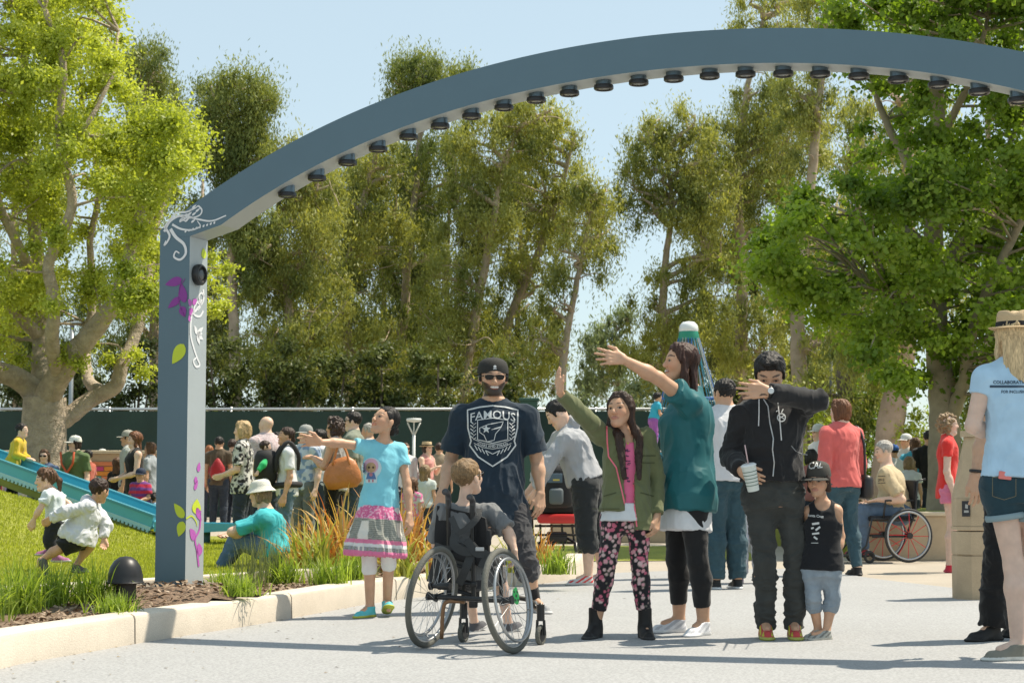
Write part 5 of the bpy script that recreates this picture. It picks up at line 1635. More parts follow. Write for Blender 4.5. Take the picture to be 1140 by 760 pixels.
        for q in (-1, 1):
            mb.tube([(q * .27 * G, yf - .02, z + .03), (q * .345 * G, yf - .20, z + .03), (q * .36 * G, -.02, z + .02)], .016, 5)
        return s.gear(name, mb, M_BLACKP if clear else M_LENSB, smooth=False)

def cloth_mat(col, weave=False):
    key = 'fabric_%d_%d_%d%s' % (int(col[0] * 999), int(col[1] * 999), int(col[2] * 999), 'w' if weave else '')
    return mat(key, col, .85, bump=.5 if weave else .25, bscale=160 if weave else 400, var=.08, vscale=8)

def decal(o, mb_v, mb_f, name, m, view, off=.004, parent=None, label=None):
    """press a flat drawing (world points) on to the surface of mesh object o along direction view"""
    dg = None
    me = o.data; P = np.empty(len(me.vertices) * 3, F32); me.vertices.foreach_get('co', P); P = P.reshape(-1, 3)
    base = V(o.parent.location) if o.parent else V(o.location)
    tree = BVHTree.FromPolygons([tuple(p) for p in P], [tuple(p.vertices) for p in me.polygons])
    out = []
    bm = bmesh.new(); bv = [bm.verts.new(v) for v in mb_v]
    for f in mb_f:
        try: bm.faces.new([bv[i] for i in f])
        except ValueError: pass
    bm.normal_update()
    bmesh.ops.triangulate(bm, faces=bm.faces[:], ngon_method='EAR_CLIP')
    for _ in range(4):
        lg = [e for e in bm.edges if e.calc_length() > .014]
        if not lg: break
        bmesh.ops.subdivide_edges(bm, edges=lg, cuts=1); bmesh.ops.triangulate(bm, faces=bm.faces[:])
    bm.verts.index_update(); mb_v = [tuple(v.co) for v in bm.verts]; mb_f = [tuple(v.index for v in f.verts) for f in bm.faces]; bm.free()
    eye = V((0, 0, CAMZ)) - base
    for v in mb_v:
        p = V(v) - base
        view = (p - eye).normalized()
        hit = tree.ray_cast(p - view * .6, view)
        q = hit[0] if hit[0] is not None else p
        out.append(tuple(q - view * off))
    nm = bpy.data.meshes.new(name); nm.from_pydata(out, [], mb_f); nm.materials.append(m); nm.update()
    ob = mobj(name, nm, parent or o.parent)
    if label: ob['label'] = label
    return ob

def text_mesh(txt, size, bold=0.0, spacing=1.0, xs=1.0, shear=0.0):
    cu = bpy.data.curves.new('t', 'FONT'); cu.body = txt; cu.size = size; cu.align_x = 'CENTER'; cu.align_y = 'CENTER'; cu.space_character = spacing; cu.offset = bold; cu.resolution_u = 2; cu.shear = shear
    ob = bpy.data.objects.new('t', cu); COL.objects.link(ob)
    bpy.context.view_layer.update()
    me = bpy.data.meshes.new_from_object(ob.evaluated_get(bpy.context.evaluated_depsgraph_get()))
    vs = [(v.co.x * xs, v.co.y) for v in me.vertices]; fs = [tuple(p.vertices) for p in me.polygons]
    bpy.data.objects.remove(ob); bpy.data.curves.remove(cu); bpy.data.meshes.remove(me)
    return vs, fs

class Draw:
    """2-D drawing in metres, later pressed on a garment"""
    def __init__(s): s.v = []; s.f = []
    def poly(s, pts):
        b = len(s.v); s.v += [tuple(p) for p in pts]; s.f.append(tuple(b + i for i in range(len(pts)))); return s
    def stroke(s, pts, w, close=False, sub=3):
        P = [V((p[0], p[1], 0)) for p in pts]
        if close: P.append(P[0].copy())
        Q = []
        for a, b in zip(P[:-1], P[1:]):
            for i in range(sub): Q.append(a.lerp(b, i / sub))
        Q.append(P[-1]); n = len(Q); base = len(s.v)
        for i, p in enumerate(Q):
            if close and i in (0, n - 1): t = (Q[1] - Q[0]).normalized() + (Q[-1] - Q[-2]).normalized()
            else: t = Q[min(i + 1, n - 1)] - Q[max(i - 1, 0)]
            t = t.normalized() if t.length > 1e-9 else V((1, 0, 0))
            nn = V((-t.y, t.x, 0)) * w / 2; s.v += [tuple((p + nn)[:2]), tuple((p - nn)[:2])]
        for i in range(n - 1): s.f.append((base + 2 * i, base + 2 * i + 1, base + 2 * i + 3, base + 2 * i + 2))
        return s
    def text(s, txt, size, at_=(0, 0), rot=0.0, bold=0, xs=1.0, arc=0.0, shear=0.0):
        vs, fs = text_mesh(txt, size, bold, 1.0, xs, shear); b = len(s.v); c, q = math.cos(rot), math.sin(rot)
        for x, y in vs:
            y = y + arc * x * x
            s.v.append((at_[0] + x * c - y * q, at_[1] + x * q + y * c))
        s.f += [tuple(b + i for i in f) for f in fs]; return s
    def disc(s, c, r, n=16):
        b = len(s.v); s.v.append(c); K = max(1, int(r / .012)) if r < 1 else 1
        for k in range(1, K + 1): s.v += [(c[0] + r * k / K * math.cos(2 * pi * i / n), c[1] + r * k / K * math.sin(2 * pi * i / n)) for i in range(n)]
        for i in range(n):
            j = (i + 1) % n; s.f.append((b, b + 1 + i, b + 1 + j))
            for k in range(K - 1): s.f.append((b + 1 + k * n + i, b + 1 + (k + 1) * n + i, b + 1 + (k + 1) * n + j, b + 1 + k * n + j))
        return s
    def world(s, O, X, Y): 
        O, X, Y = V(O), V(X), V(Y); return [tuple(O + X * a + Y * b) for a, b in s.v]


def stand(px, top_py, Y, gz=0.0, face=0.0, H=None, arms='down', lean=0.0, step=.0, spread=1.0, hturn=0.0, child=False, hat=0.0, hpitch=0.0):
    """returns H and joints of a standing person whose head top is seen at (px, top_py) from depth Y"""
    t = at(px, top_py, Y); H = H or (t.z - gz - hat)
    base = V((t.x, t.y, gz)); th = math.radians(face)
    f = V((math.sin(th), -math.cos(th), 0)); r = f.cross(V((0, 0, 1)))
    def L(x, y, z): return tuple(base + r * x + f * y + V((0, 0, z)))
    S = H / (6.2 if child else 7.35)
    shz = (.802 if not child else .782) * H; hw = .052 * H * spread; sw = (.110 if not child else .098) * H
    J = dict(hd=L(0, .012 * H + lean, H - S * .53), nk=L(0, lean * .9, (.855 if not child else .83) * H), ls=L(-sw, lean * .85, shz), rs=L(sw, lean * .85, shz), lh=L(-hw, 0, .52 * H), rh=L(hw, 0, .52 * H),
             lk=L(-hw * 1.05, .02 * H + step * .5, .285 * H), rk=L(hw * 1.05, .02 * H - step * .3, .285 * H), la=L(-hw * 1.1, step, .045 * H), ra=L(hw * 1.1, -step, .045 * H), lt=L(-hw * 1.35, .085 * H + step, .012 * H), rt=L(hw * 1.35, .085 * H - step, .012 * H))
    for sd, q in (('l', -1), ('r', 1)):
        mode = arms if isinstance(arms, str) else arms[0 if sd == 'l' else 1]
        sx = q * sw
        if mode == 'down': e, w_ = (sx * 1.22, -.01 * H, .63 * H), (sx * 1.28, .03 * H, .49 * H)
        elif mode == 'fold': e, w_ = (sx * 1.2, .02 * H, .63 * H), (-sx * .2, .13 * H, .66 * H)
        elif mode == 'front': e, w_ = (sx * 1.18, .02 * H, .64 * H), (sx * .45, .15 * H, .60 * H)
        elif mode == 'hold': e, w_ = (sx * 1.15, .05 * H, .65 * H), (sx * .35, .16 * H, .72 * H)
        elif mode == 'hip': e, w_ = (sx * 1.75, -.04 * H, .66 * H), (sx * 1.05, .05 * H, .56 * H)
        elif mode == 'face': e, w_ = (sx * 1.1, .13 * H, .76 * H), (sx * .5, .14 * H, .90 * H)
        elif mode == 'shade': e, w_ = (sx * 1.5, .12 * H, .85 * H), (sx * .6, .10 * H, .95 * H)
        J[sd + 'e'] = L(e[0], e[1] + lean * .6, e[2]); J[sd + 'w'] = L(w_[0], w_[1] + lean * .4, w_[2])
    ht = math.radians(face + hturn); hf = V((math.sin(ht), -math.cos(ht), math.sin(math.radians(hpitch))))
    hu = V((0, 0, 1)) - hf * hf.z
    return H, J, tuple(base), tuple(hf), tuple(hu)

def crowd(label, px, top_py, Y, gz=0.0, face=0, arms='down', child=False, skin='tan', hair=('dkbrown', 'short'), topk=None, pantk=None, shoes=((.05, .05, .05), (.5, .5, .5)), hat=None, girth=1.0, h=.013, group='onlookers standing along the fence', hturn=0, step=0.0, sg=False, seed=None, H=None, lean=0.0, bust=0.0, belly=0.0, hpitch=0, feet=True, hv=0.0, hlen=.7, hoff=None, extra=None):
    ho = {'cap': .012, 'brim': .02, None: .008}.get(hat[0] if hat else None, .01)
    H_, J, base, hf, hu = stand(px, top_py, Y, gz, face, H, arms, lean, step, 1.0, hturn, child, hat=ho if hoff is None else hoff, hpitch=hpitch)
    p = Person(label, base, H_, J, hf, hu, girth=girth, skin=skin, child=child, h=h, hfine=h, seed=seed or int(px * 7 + top_py), group=group, bust=bust, belly=belly)
    p.haircol = nv(HAIRC[hair[0]]) if hair else nv((.02, .02, .02))
    p.body()
    if hair: p.hair(hair[0], hair[1], length=hlen, vol=hv - (.03 if hat else 0), amp=.008)
    tk = dict(col=(.3, .3, .3), amp=.01, fsc=(8, 8, 4)); tk.update(topk or {}); p.top(**tk)
    pk = dict(col=(.03, .04, .06), amp=.008); pk.update(pantk or {}); kind = pk.pop('kind', 'pants')
    p.pants(**pk)
    if feet:
        for sd in 'rl': p.shoe(sd, shoes[0], shoes[1])
    if hat:
        if hat[0] == 'cap': p.cap(hat[1], hat[2] if len(hat) > 2 else None)
        elif hat[0] == 'brim': p.brimhat(hat[1], *(hat[2:] if len(hat) > 2 else ()))
        elif hat[0] == 'fedora': p.brimhat(hat[1], band=(.02, .02, .02), rim=.58, crown=.5, flat=True, droop=0, name='straw_hat', pinch=True)
    if sg: p.shades()
    return p

def JJ(Y, d, gz=0.0):
    """photo pixel joints + depth offset -> world"""
    return {k: tuple(at(v[0], v[1], Y + (v[2] if len(v) > 2 else 0))) for k, v in d.items()}
def frame(yaw, pitch=0.0, roll=0.0):
    """head axes: yaw 0 = towards the viewer, 90 = to the right of the picture, -90 = left; pitch up positive"""
    a = math.radians(yaw); p = math.radians(pitch)
    f = V((math.sin(a) * math.cos(p), -math.cos(a) * math.cos(p), math.sin(p)))
    u = V((-math.sin(a) * math.sin(p), math.cos(a) * math.sin(p), math.cos(p)))
    if roll: u = Matrix.Rotation(math.radians(roll), 3, f) @ u
    return tuple(f), tuple(u)
GRP = None

# 1 --- man in navy shirt
def navy_man():
    Y = 12.6
    J = JJ(Y, dict(hd=(549, 421, -.03), nk=(549, 449, .02), rs=(514, 463, 0), ls=(586, 463, 0), re=(502, 511, .06), rw=(492, 548, -.22), le=(598, 512, .05), lw=(602, 549, -.02),
                   rh=(531, 570), lh=(569, 570), rk=(528, 622, -.05), lk=(584, 621, -.12), ra=(524, 668, .1), la=(595, 662, -.02), rt=(515, 678, -.1), lt=(606, 671, -.14)))
    f, u = frame(8, -3)
    p = Person('bearded man in navy graphic shirt, backwards black cap and dark shorts behind the wheelchair', (at(550, 672, Y).x, Y, 0), 1.84, J, f, u, girth=1.18, skin='olive', seed=3, belly=.035, h=.006, headgirth=1.13)
    p.haircol = nv((.02, .015, .012))
    p.body(hand_r=dict(d=(-.1, -.35, -1), t=(1, -.4, 0), n=(.3, .8, -.3), curl=.8, spread=.0, thumb=.5, grip=True), hand_l=dict(d=(-.05, -.15, -1), t=(-.7, -.7, 0), n=(-.7, .6, 0), curl=.35, spread=.05, thumb=.45),
           face=dict(beard=.96, open=1.6))
    p.hair('black', 'short', vol=-.03)
    sh = p.top(col=(.016, .030, .048), ease=.022, hem=-.10, flare=.02, sleeve=.82, sl_add=.035, neck='crew', name='t_shirt', amp=.011, fsc=(7, 7, 4.5))
    p.pants(col=(.045, .045, .05), end=1.04, radd=(.012, .02, .03), ease=.004, name='shorts', amp=.012, mat_=M_CLOTH)
    p.cap((.022, .022, .02), back=True, name='cap', hi=.02); p.shades()
    for sd in 'rl':
        p.sock(sd, (.02, .02, .022), b=.32); p.shoe(sd, (.24, .25, .26), (.5, .5, .5), accent=(.5, .5, .5), lace=(.6, .6, .6))
    # printed shield
    D = Draw(); 
    D.stroke([(-.175, .155), (-.09, .175), (0, .185), (.09, .175), (.175, .155), (.172, .03), (.15, -.06), (.16, -.09), (.10, -.17), (0, -.235), (-.10, -.17), (-.16, -.09), (-.15, -.06), (-.172, .03)], .010, True)
    D.text('FAMOUS', .082, (0, .120), bold=.0006, xs=1.0, arc=-.9)
    D.stroke([(-.105, .085), (0, .10), (.105, .085), (.105, -.05), (.0, -.075), (-.105, -.05)], .006, True)
    D.stroke([(-.09, .03), (-.03, .055), (.075, .075), (.06, .04), (-.01, .018), (.06, .035), (.02, -.01), (.01, -.055), (-.04, -.065), (-.06, -.02), (-.09, .0)], .005, True)
    D.poly([(-.045 + .032 * math.cos(pi / 2 + k * pi / 5) * (1 if k % 2 == 0 else .42), .022 + .032 * math.sin(pi / 2 + k * pi / 5) * (1 if k % 2 == 0 else .42)) for k in range(10)])
    D.stroke([(-.135, -.045), (-.07, -.075), (0, -.085), (.07, -.075), (.135, -.045)], .004); D.stroke([(-.13, -.075), (-.07, -.105), (0, -.115), (.07, -.105), (.13, -.075)], .004)
    D.text('STARS AND STRAPS', .024, (0, -.098), bold=.0004, xs=1.0, arc=1.6)
    for q in (-1, 1):
        for k in range(5): D.stroke([(q * .135, .06 - k * .025), (q * .155, .075 - k * .025)], .007, sub=1); D.stroke([(q * .135, .05 - k * .025), (q * .115, .065 - k * .025)], .004, sub=1)
        for k in range(4): D.stroke([(q * (.03 + .025 * k), -.16 + .012 * k), (q * (.05 + .025 * k), -.125 + .012 * k)], .006, sub=1)
    D.stroke([(-.05, -.125), (0, -.15), (.05, -.125)], .006)
    O = at(548.5, 481, Y - .12)
    M_PR = mat('print_white', (.60, .62, .62), .7)
    decal(sh, D.world(O, (1, 0, 0), (0, 0, 1)), D.f, 'shield_print', M_PR, (0, 1, .0), parent=sh)
    # little white mark on the cap
    cp = [c for c in p.root.children if c.name.startswith('cap')][0]
    D = Draw().disc((0, 0), .010); D.stroke([(-.012, -.014), (.012, -.014)], .006)
    decal(cp, D.world(at(551, 408, Y - .6), (1, 0, 0), (0, 0, 1)), D.f, 'cap_emblem', M_PR, (0, 1, 0), off=.002, parent=cp)
    return p
navy_man()

# 2 --- the wheelchair and its young user
def ring(mb, c, ax, R, r, n=44, m=8): mb.torus(c, ax, R, r, n, m)
def wheelchair_child():
    Y = 10.2
    root = empty('child_wheelchair', onz(515, 720, 0)); root.location.z = 0; o = V(root.location)
    tag(root, 'black wheelchair with grey tyres and a green round sticker on one wheel', 'wheelchair')
    blk = mat('frame_black', (.014, .014, .015), .35); tyre = mat('tyre_grey', (.11, .11, .095), .8, bump=.5, bscale=120); alu = mat('rim_alloy', (.42, .43, .44), .35, .8); pad = mat('webbing_black', (.018, .018, .02), .8, bump=.4, bscale=200)
    green = mat('sticker_green', (.05, .50, .12), .5); brown = mat('tip_bar_rust', (.22, .12, .06), .4, .4)
    A = lambda px, py, dy=0: at(px, py, Y + dy) - o
    # wheels: plane of each wheel contains z and the chair's forward direction
    fwd = V((.43, .903, 0)).normalized(); sd = V((fwd.y, -fwd.x, 0))
    R_ = .278
    wl = onz(481, 722, 0) - o; wl.z = R_ + .003; wr = onz(565, 728, 0) - o; wr.z = R_ + .003
    for nm, c, q in (('big_wheel', wl, -1), ('big_wheel', wr, 1)):
        ax = (sd + V((0, 0, .16 * q))).normalized()
        w_ = MB(); ring(w_, c, ax, R_ - .016, .017, 56, 10); wo = w_.build(nm, tyre, root, smooth=True)
        m2 = MB(); ring(m2, c, ax, R_ - .034, .009, 56, 6); ring(m2, c + ax * q * .035, ax, R_ - .062, .0085, 56, 8)
        for k in range(6):
            a = k * pi / 3; a1 = ax.orthogonal().normalized(); b1 = ax.cross(a1); d = a1 * math.cos(a) + b1 * math.sin(a)
            m2.tube([c + d * (R_ - .04), c + ax * q * .035 + d * (R_ - .062)], .004, 5)
        m2.build('rim', alu, wo, smooth=True)
        m3 = MB(); a1 = ax.orthogonal().normalized(); b1 = ax.cross(a1)
        for k in range(28):
            a = 2 * pi * k / 28; d = a1 * math.cos(a) + b1 * math.sin(a); e = a1 * math.cos(a + (.5 if k % 2 else -.5)) + b1 * math.sin(a + (.5 if k % 2 else -.5))
            m3.tube([c + e * .022 + ax * (.02 if k % 2 else -.02), c + d * (R_ - .036)], .0013, 4, caps=False)
        m3.build('spokes', alu, wo)
        m4 = MB(); m4.lathe([(.0005, -.03), (.024, -.03), (.018, -.01), (.018, .01), (.024, .03), (.0005, .03)], c=c, axis=ax, n=16); m4.build('hub', blk, wo, smooth=True, auto=40)
    # green circular sticker on the right wheel
    ax = (sd + V((0, 0, .16))).normalized(); a1 = ax.orthogonal().normalized(); b1 = ax.cross(a1)
    cc = wr + (fwd * .075 + V((0, 0, .02))) + sd * .012
    X_ = fwd; Z_ = (V((0, 0, 1)) - ax * ax.z).normalized()
    mb = MB(); mb.prism([(math.cos(t) * .036 + (.010 if 1 < t < 2 else 0), math.sin(t) * .046) for t in np.linspace(0, 2 * pi, 17)[:-1]], cc, X_, Z_, ax, .003)
    st = mb.build('wheel_sticker', green, root)
    mb = MB()
    for (dx, dz, r) in ((0, 0, .009), (.018, .02, .007), (-.018, .022, .007), (.016, -.024, .007), (-.015, -.022, .008)):
        mb.prism([(dx + math.cos(t) * r, dz + math.sin(t) * r) for t in np.linspace(0, 2 * pi, 9)[:-1]], cc + ax * .0032, X_, Z_, ax, .001)
    mb.build('sticker_print', blk, st)
    # clear spoke guard
    # frame
    mb = MB()
    hl, hr = A(499, 556, 0), A(526, 562, -.02)       # push-handle tops (left and right seen from behind)
    bl, br = A(500, 660, .05), A(527, 668, -.02)
    for h_, b_ in ((hl, bl), (hr, br)):
        mb.tube(catmull([h_ + V((0, 0, .0)), h_.lerp(b_, .5), b_], 4), .0125, 10)
    fl, fr = bl + fwd * .34, br + fwd * .34
    mb.tube([bl, fl], .012, 8); mb.tube([br, fr], .012, 8)
    sl, sr = hl.lerp(bl, .62), hr.lerp(br, .62)
    mb.tube([sl, sl + fwd * .36], .012, 8); mb.tube([sr, sr + fwd * .36], .012, 8)
    mb.tube([sl + fwd * .36, fl + fwd * .02 + V((0, 0, -.05))], .012, 8); mb.tube([sr + fwd * .36, fr + fwd * .02 + V((0, 0, -.05))], .012, 8)
    mb.tube([wl + sd * .02, wr - sd * .02], .014, 10)
    for f_ in (.45, .68, .84): mb.tube([hl.lerp(bl, f_), hr.lerp(br, f_)], .010, 8)
    mb.tube([hl.lerp(bl, .95), hr.lerp(br, .95)], .012, 8)
    mb.tube([bl - sd * .02, wl + sd * .02], .012, 8); mb.tube([br + sd * .02, wr - sd * .02], .012, 8)
    for b_ in (bl, br): mb.box(b_ + V((0, 0, -.01)), (.05, .06, .06), bev=.008); mb.box(b_ + V((0, 0, .09)), (.04, .05, .03), bev=.005)
    mb.lathe([(.0005, -.05), (.02, -.05), (.02, .02), (.013, .03), (.013, .06), (.022, .06), (.022, .075), (.0005, .075)], c=wl + sd * .06 + V((0, -.02, .06)), axis=-sd, n=14)
    mb.build('frame', blk, root, smooth=True, auto=40)
    for h_ in (hl, hr):
        g = MB(); g.tube(catmull([h_ + V((0, .01, -.05)), h_ + V((0, 0, .02)), h_ + V((-.01, -.05, .045)), h_ + V((-.015, -.11, .045))], 5), .0175, 12)
        g.build('push_handle', mat('handle_grip', (.06, .06, .065), .5), root, smooth=True)
    t = MB(); p0 = wl + sd * .10 + V((0, -.02, -.02))
    t.tube(catmull([p0 + sd * .10, p0 + V((0, -.02, 0)), p0 - sd * .03 + V((0, -.03, -.04)), p0 - sd * .04 + V((0, -.03, -.20))], 5), .011, 8); t.build('anti_tip_bar', brown, root, smooth=True)
    # seat, back upholstery and straps
    m_ = MB(); sc = (sl + sr) / 2 + fwd * .18; X3 = (sr - sl).normalized()
    rot = Matrix((X3, V((0, 0, 1)).cross(X3), V((0, 0, 1)))).transposed()
    m_.box(sc + V((0, 0, .02)), ((sr - sl).length + .12, .36, .06), rot, bev=.018); m_.build('seat', pad, root, smooth=True, auto=50)
    m_ = MB(); mid = (hl + hr) / 2
    bk = MB(); n_ = 9; vs = []
    for i in range(n_):
        for j in range(7):
            u_ = -1 + 2 * i / (n_ - 1); v_ = j / 6
            c_ = mid.lerp((bl + br) / 2, .10 + .52 * v_)
            wv = (.155 + .01 * math.sin(v_ * 3)) * u_
            vs.append(c_ + X3 * wv + fwd * (.055 - .05 * u_ * u_ + .012 * math.sin(u_ * 5 + v_ * 4)))
    k_ = len(vs); vs += [v + fwd * .02 for v in vs]; fs = []
    for i in range(n_ - 1):
        for j in range(6):
            q = i * 7 + j; fs += [(q, q + 7, q + 8, q + 1), (k_ + q, k_ + q + 1, k_ + q + 8, k_ + q + 7)]
    for i in range(n_ - 1): fs += [(i * 7, k_ + i * 7, k_ + i * 7 + 7, i * 7 + 7), (i * 7 + 6, i * 7 + 13, k_ + i * 7 + 13, k_ + i * 7 + 6)]
    for j in range(6): fs += [(j, j + 1, k_ + j + 1, k_ + j), ((n_ - 1) * 7 + j, k_ + (n_ - 1) * 7 + j, k_ + (n_ - 1) * 7 + j + 1, (n_ - 1) * 7 + j + 1)]
    bk.add(vs, fs); bk.build('backrest', pad, root, smooth=True, auto=50)
    def strap(pts, w, nm='strap'):
        P = catmull(pts, 5); vs = []; 
        for i, p in enumerate(P):
            t_ = (P[min(i + 1, len(P) - 1)] - P[max(0, i - 1)]).normalized(); s_ = t_.cross(V((0, 1, 0))); s_ = s_.normalized() if s_.length > .01 else V((1, 0, 0))
            for dx, dy in ((-1, 0), (1, 0), (1, 1), (-1, 1)): vs.append(p + s_ * dx * w / 2 + V((0, -.004, 0)) * dy)
        fs = []
        for i in range(len(P) - 1):
            for j in range(4): fs.append((i * 4 + j, i * 4 + (j + 1) % 4, (i + 1) * 4 + (j + 1) % 4, (i + 1) * 4 + j))
        fs += [(0, 3, 2, 1), tuple(len(P) * 4 - 4 + j for j in range(4))]
        b = MB(); b.add(vs, fs); return b.build(nm, mat('webbing_strap', (.03, .032, .033), .55, bump=.5, bscale=350), root, smooth=False)
    Yb = -.10
    strap([A(502, 575, Yb), A(512, 592, Yb - .04), A(530, 578, Yb - .03), A(534, 566, Yb)], .035)
    strap([A(508, 590, Yb - .03), A(506, 606, Yb - .05), A(520, 614, Yb - .05), A(531, 606, Yb - .03)], .05)
    strap([A(484, 606, Yb), A(496, 610, Yb - .04), A(512, 608, Yb - .04), A(535, 612, Yb - .02)], .03)
    strap([A(490, 606, Yb - .03), A(486, 628, Yb - .04), A(480, 648, Yb - .03)], .055)
    strap([A(519, 600, Yb - .04), A(530, 615, Yb - .05), A(541, 617, Yb - .04), A(536, 632, Yb - .04)], .045)
    strap([A(524, 618, Yb - .04), A(518, 634, Yb - .05), A(511, 650, Yb - .03)], .045)
    mb = MB(); mb.box(A(534, 611, Yb - .05), (.05, .012, .022), bev=.004); mb.build('buckle', alu, root)
    mb = MB(); mb.box(A(487, 640, Yb - .01), (.05, .04, .13), bev=.015); mb.build('side_pouch', pad, root, smooth=True, auto=40); mb = MB(); mb.box(A(544, 598, -.06), (.03, .03, .09), bev=.01); mb.build('side_clip', pad, root, smooth=True, auto=40)
    # legs of the swing-away footrests and casters
    def caster(c, r=.045):
        m = MB(); ring(m, c + V((0, 0, r + .012)), sd, r, .014, 22, 8); w = m.build('caster', tyre, root, smooth=True)
        m = MB(); m.lathe([(.0005, -.012), (r - .01, -.012), (r - .01, .012), (.0005, .012)], c=c + V((0, 0, r + .012)), axis=sd, n=18); m.build('rim', blk, w)
        m = MB(); m.tube([c + V((0, 0, r + .012)) + sd * .025, c + V((0, 0, 2 * r + .05)) + sd * .02], .008, 6); m.tube([c + V((0, 0, r + .012)) - sd * .025, c + V((0, 0, 2 * r + .05)) - sd * .02], .008, 6)
        m.lathe([(.0005, 0), (.022, 0), (.022, .09), (.0005, .09)], c=c + V((0, 0, 2 * r + .045)), n=12); m.build('fork', blk, w, smooth=True, auto=40)
    c1 = onz(516, 715, 0) - o; c2 = onz(602, 718, 0) - o
    caster(c1); caster(c2)
    m = MB(); m.tube(catmull([c2 + V((0, 0, .22)), A(598, 678, .25), A(590, 668, .3), A(570, 664, .3)], 5), .014, 10); m.tube([c1 + V((0, 0, .22)), c1 + V((0, 0, .34)), bl + fwd * .3], .013, 8)
    m.build('front_tube', mat('tube_bronze', (.06, .05, .04), .35, .5), root, smooth=True)
    # --- boy
    J = JJ(Y, dict(hd=(521, 531, .12), nk=(516, 566, .10), ls=(493, 570, .10), rs=(547, 570, .12), le=(486, 606, .20), lw=(492, 628, .38), re=(566, 592, .06), rw=(573, 612, .02),
                   lh=(503, 637, .20), rh=(529, 639, .18), lk=(520, 636, .62), rk=(556, 640, .58), la=(528, 672, .75), ra=(566, 676, .7), lt=(536, 676, .85), rt=(576, 680, .8)))
    f, u = frame(140, 12)
    p = Person('boy in a grey shirt sitting in the front wheelchair, seen from behind', (o.x, o.y, 0), 1.22, J, f, u, girth=1.12, skin='light', child=True, seed=9, headS=.215, h=.005)
    p.haircol = nv(HAIRC['dblonde'])
    p.body(hand_r=dict(d=(.12, .35, -1), t=(-.3, .9, .2), n=(-1, -.2, 0), curl=.7, spread=.05, thumb=.5, grip=True, s=.13), face={})
    p.hair((.20, .125, .06), 'short', vol=.0, amp=.004, line=.16)
    p.top(col=(.17, .175, .18), ease=.014, hem=-.02, sleeve=.86, sl_add=.022, neck='crew', name='polo_shirt', amp=.007, fsc=(13, 13, 8), collar=True)
    p.pants(col=(.05, .05, .055), end=.98, radd=(.01, .012, .02), name='shorts', mat_=M_CLOTH, amp=.005)
    p.shades(clear=True, name='glasses')
    for sd in 'rl': p.shoe(sd, (.08, .08, .09), (.5, .5, .5), up=(0, -.2, 1))
wheelchair_child()

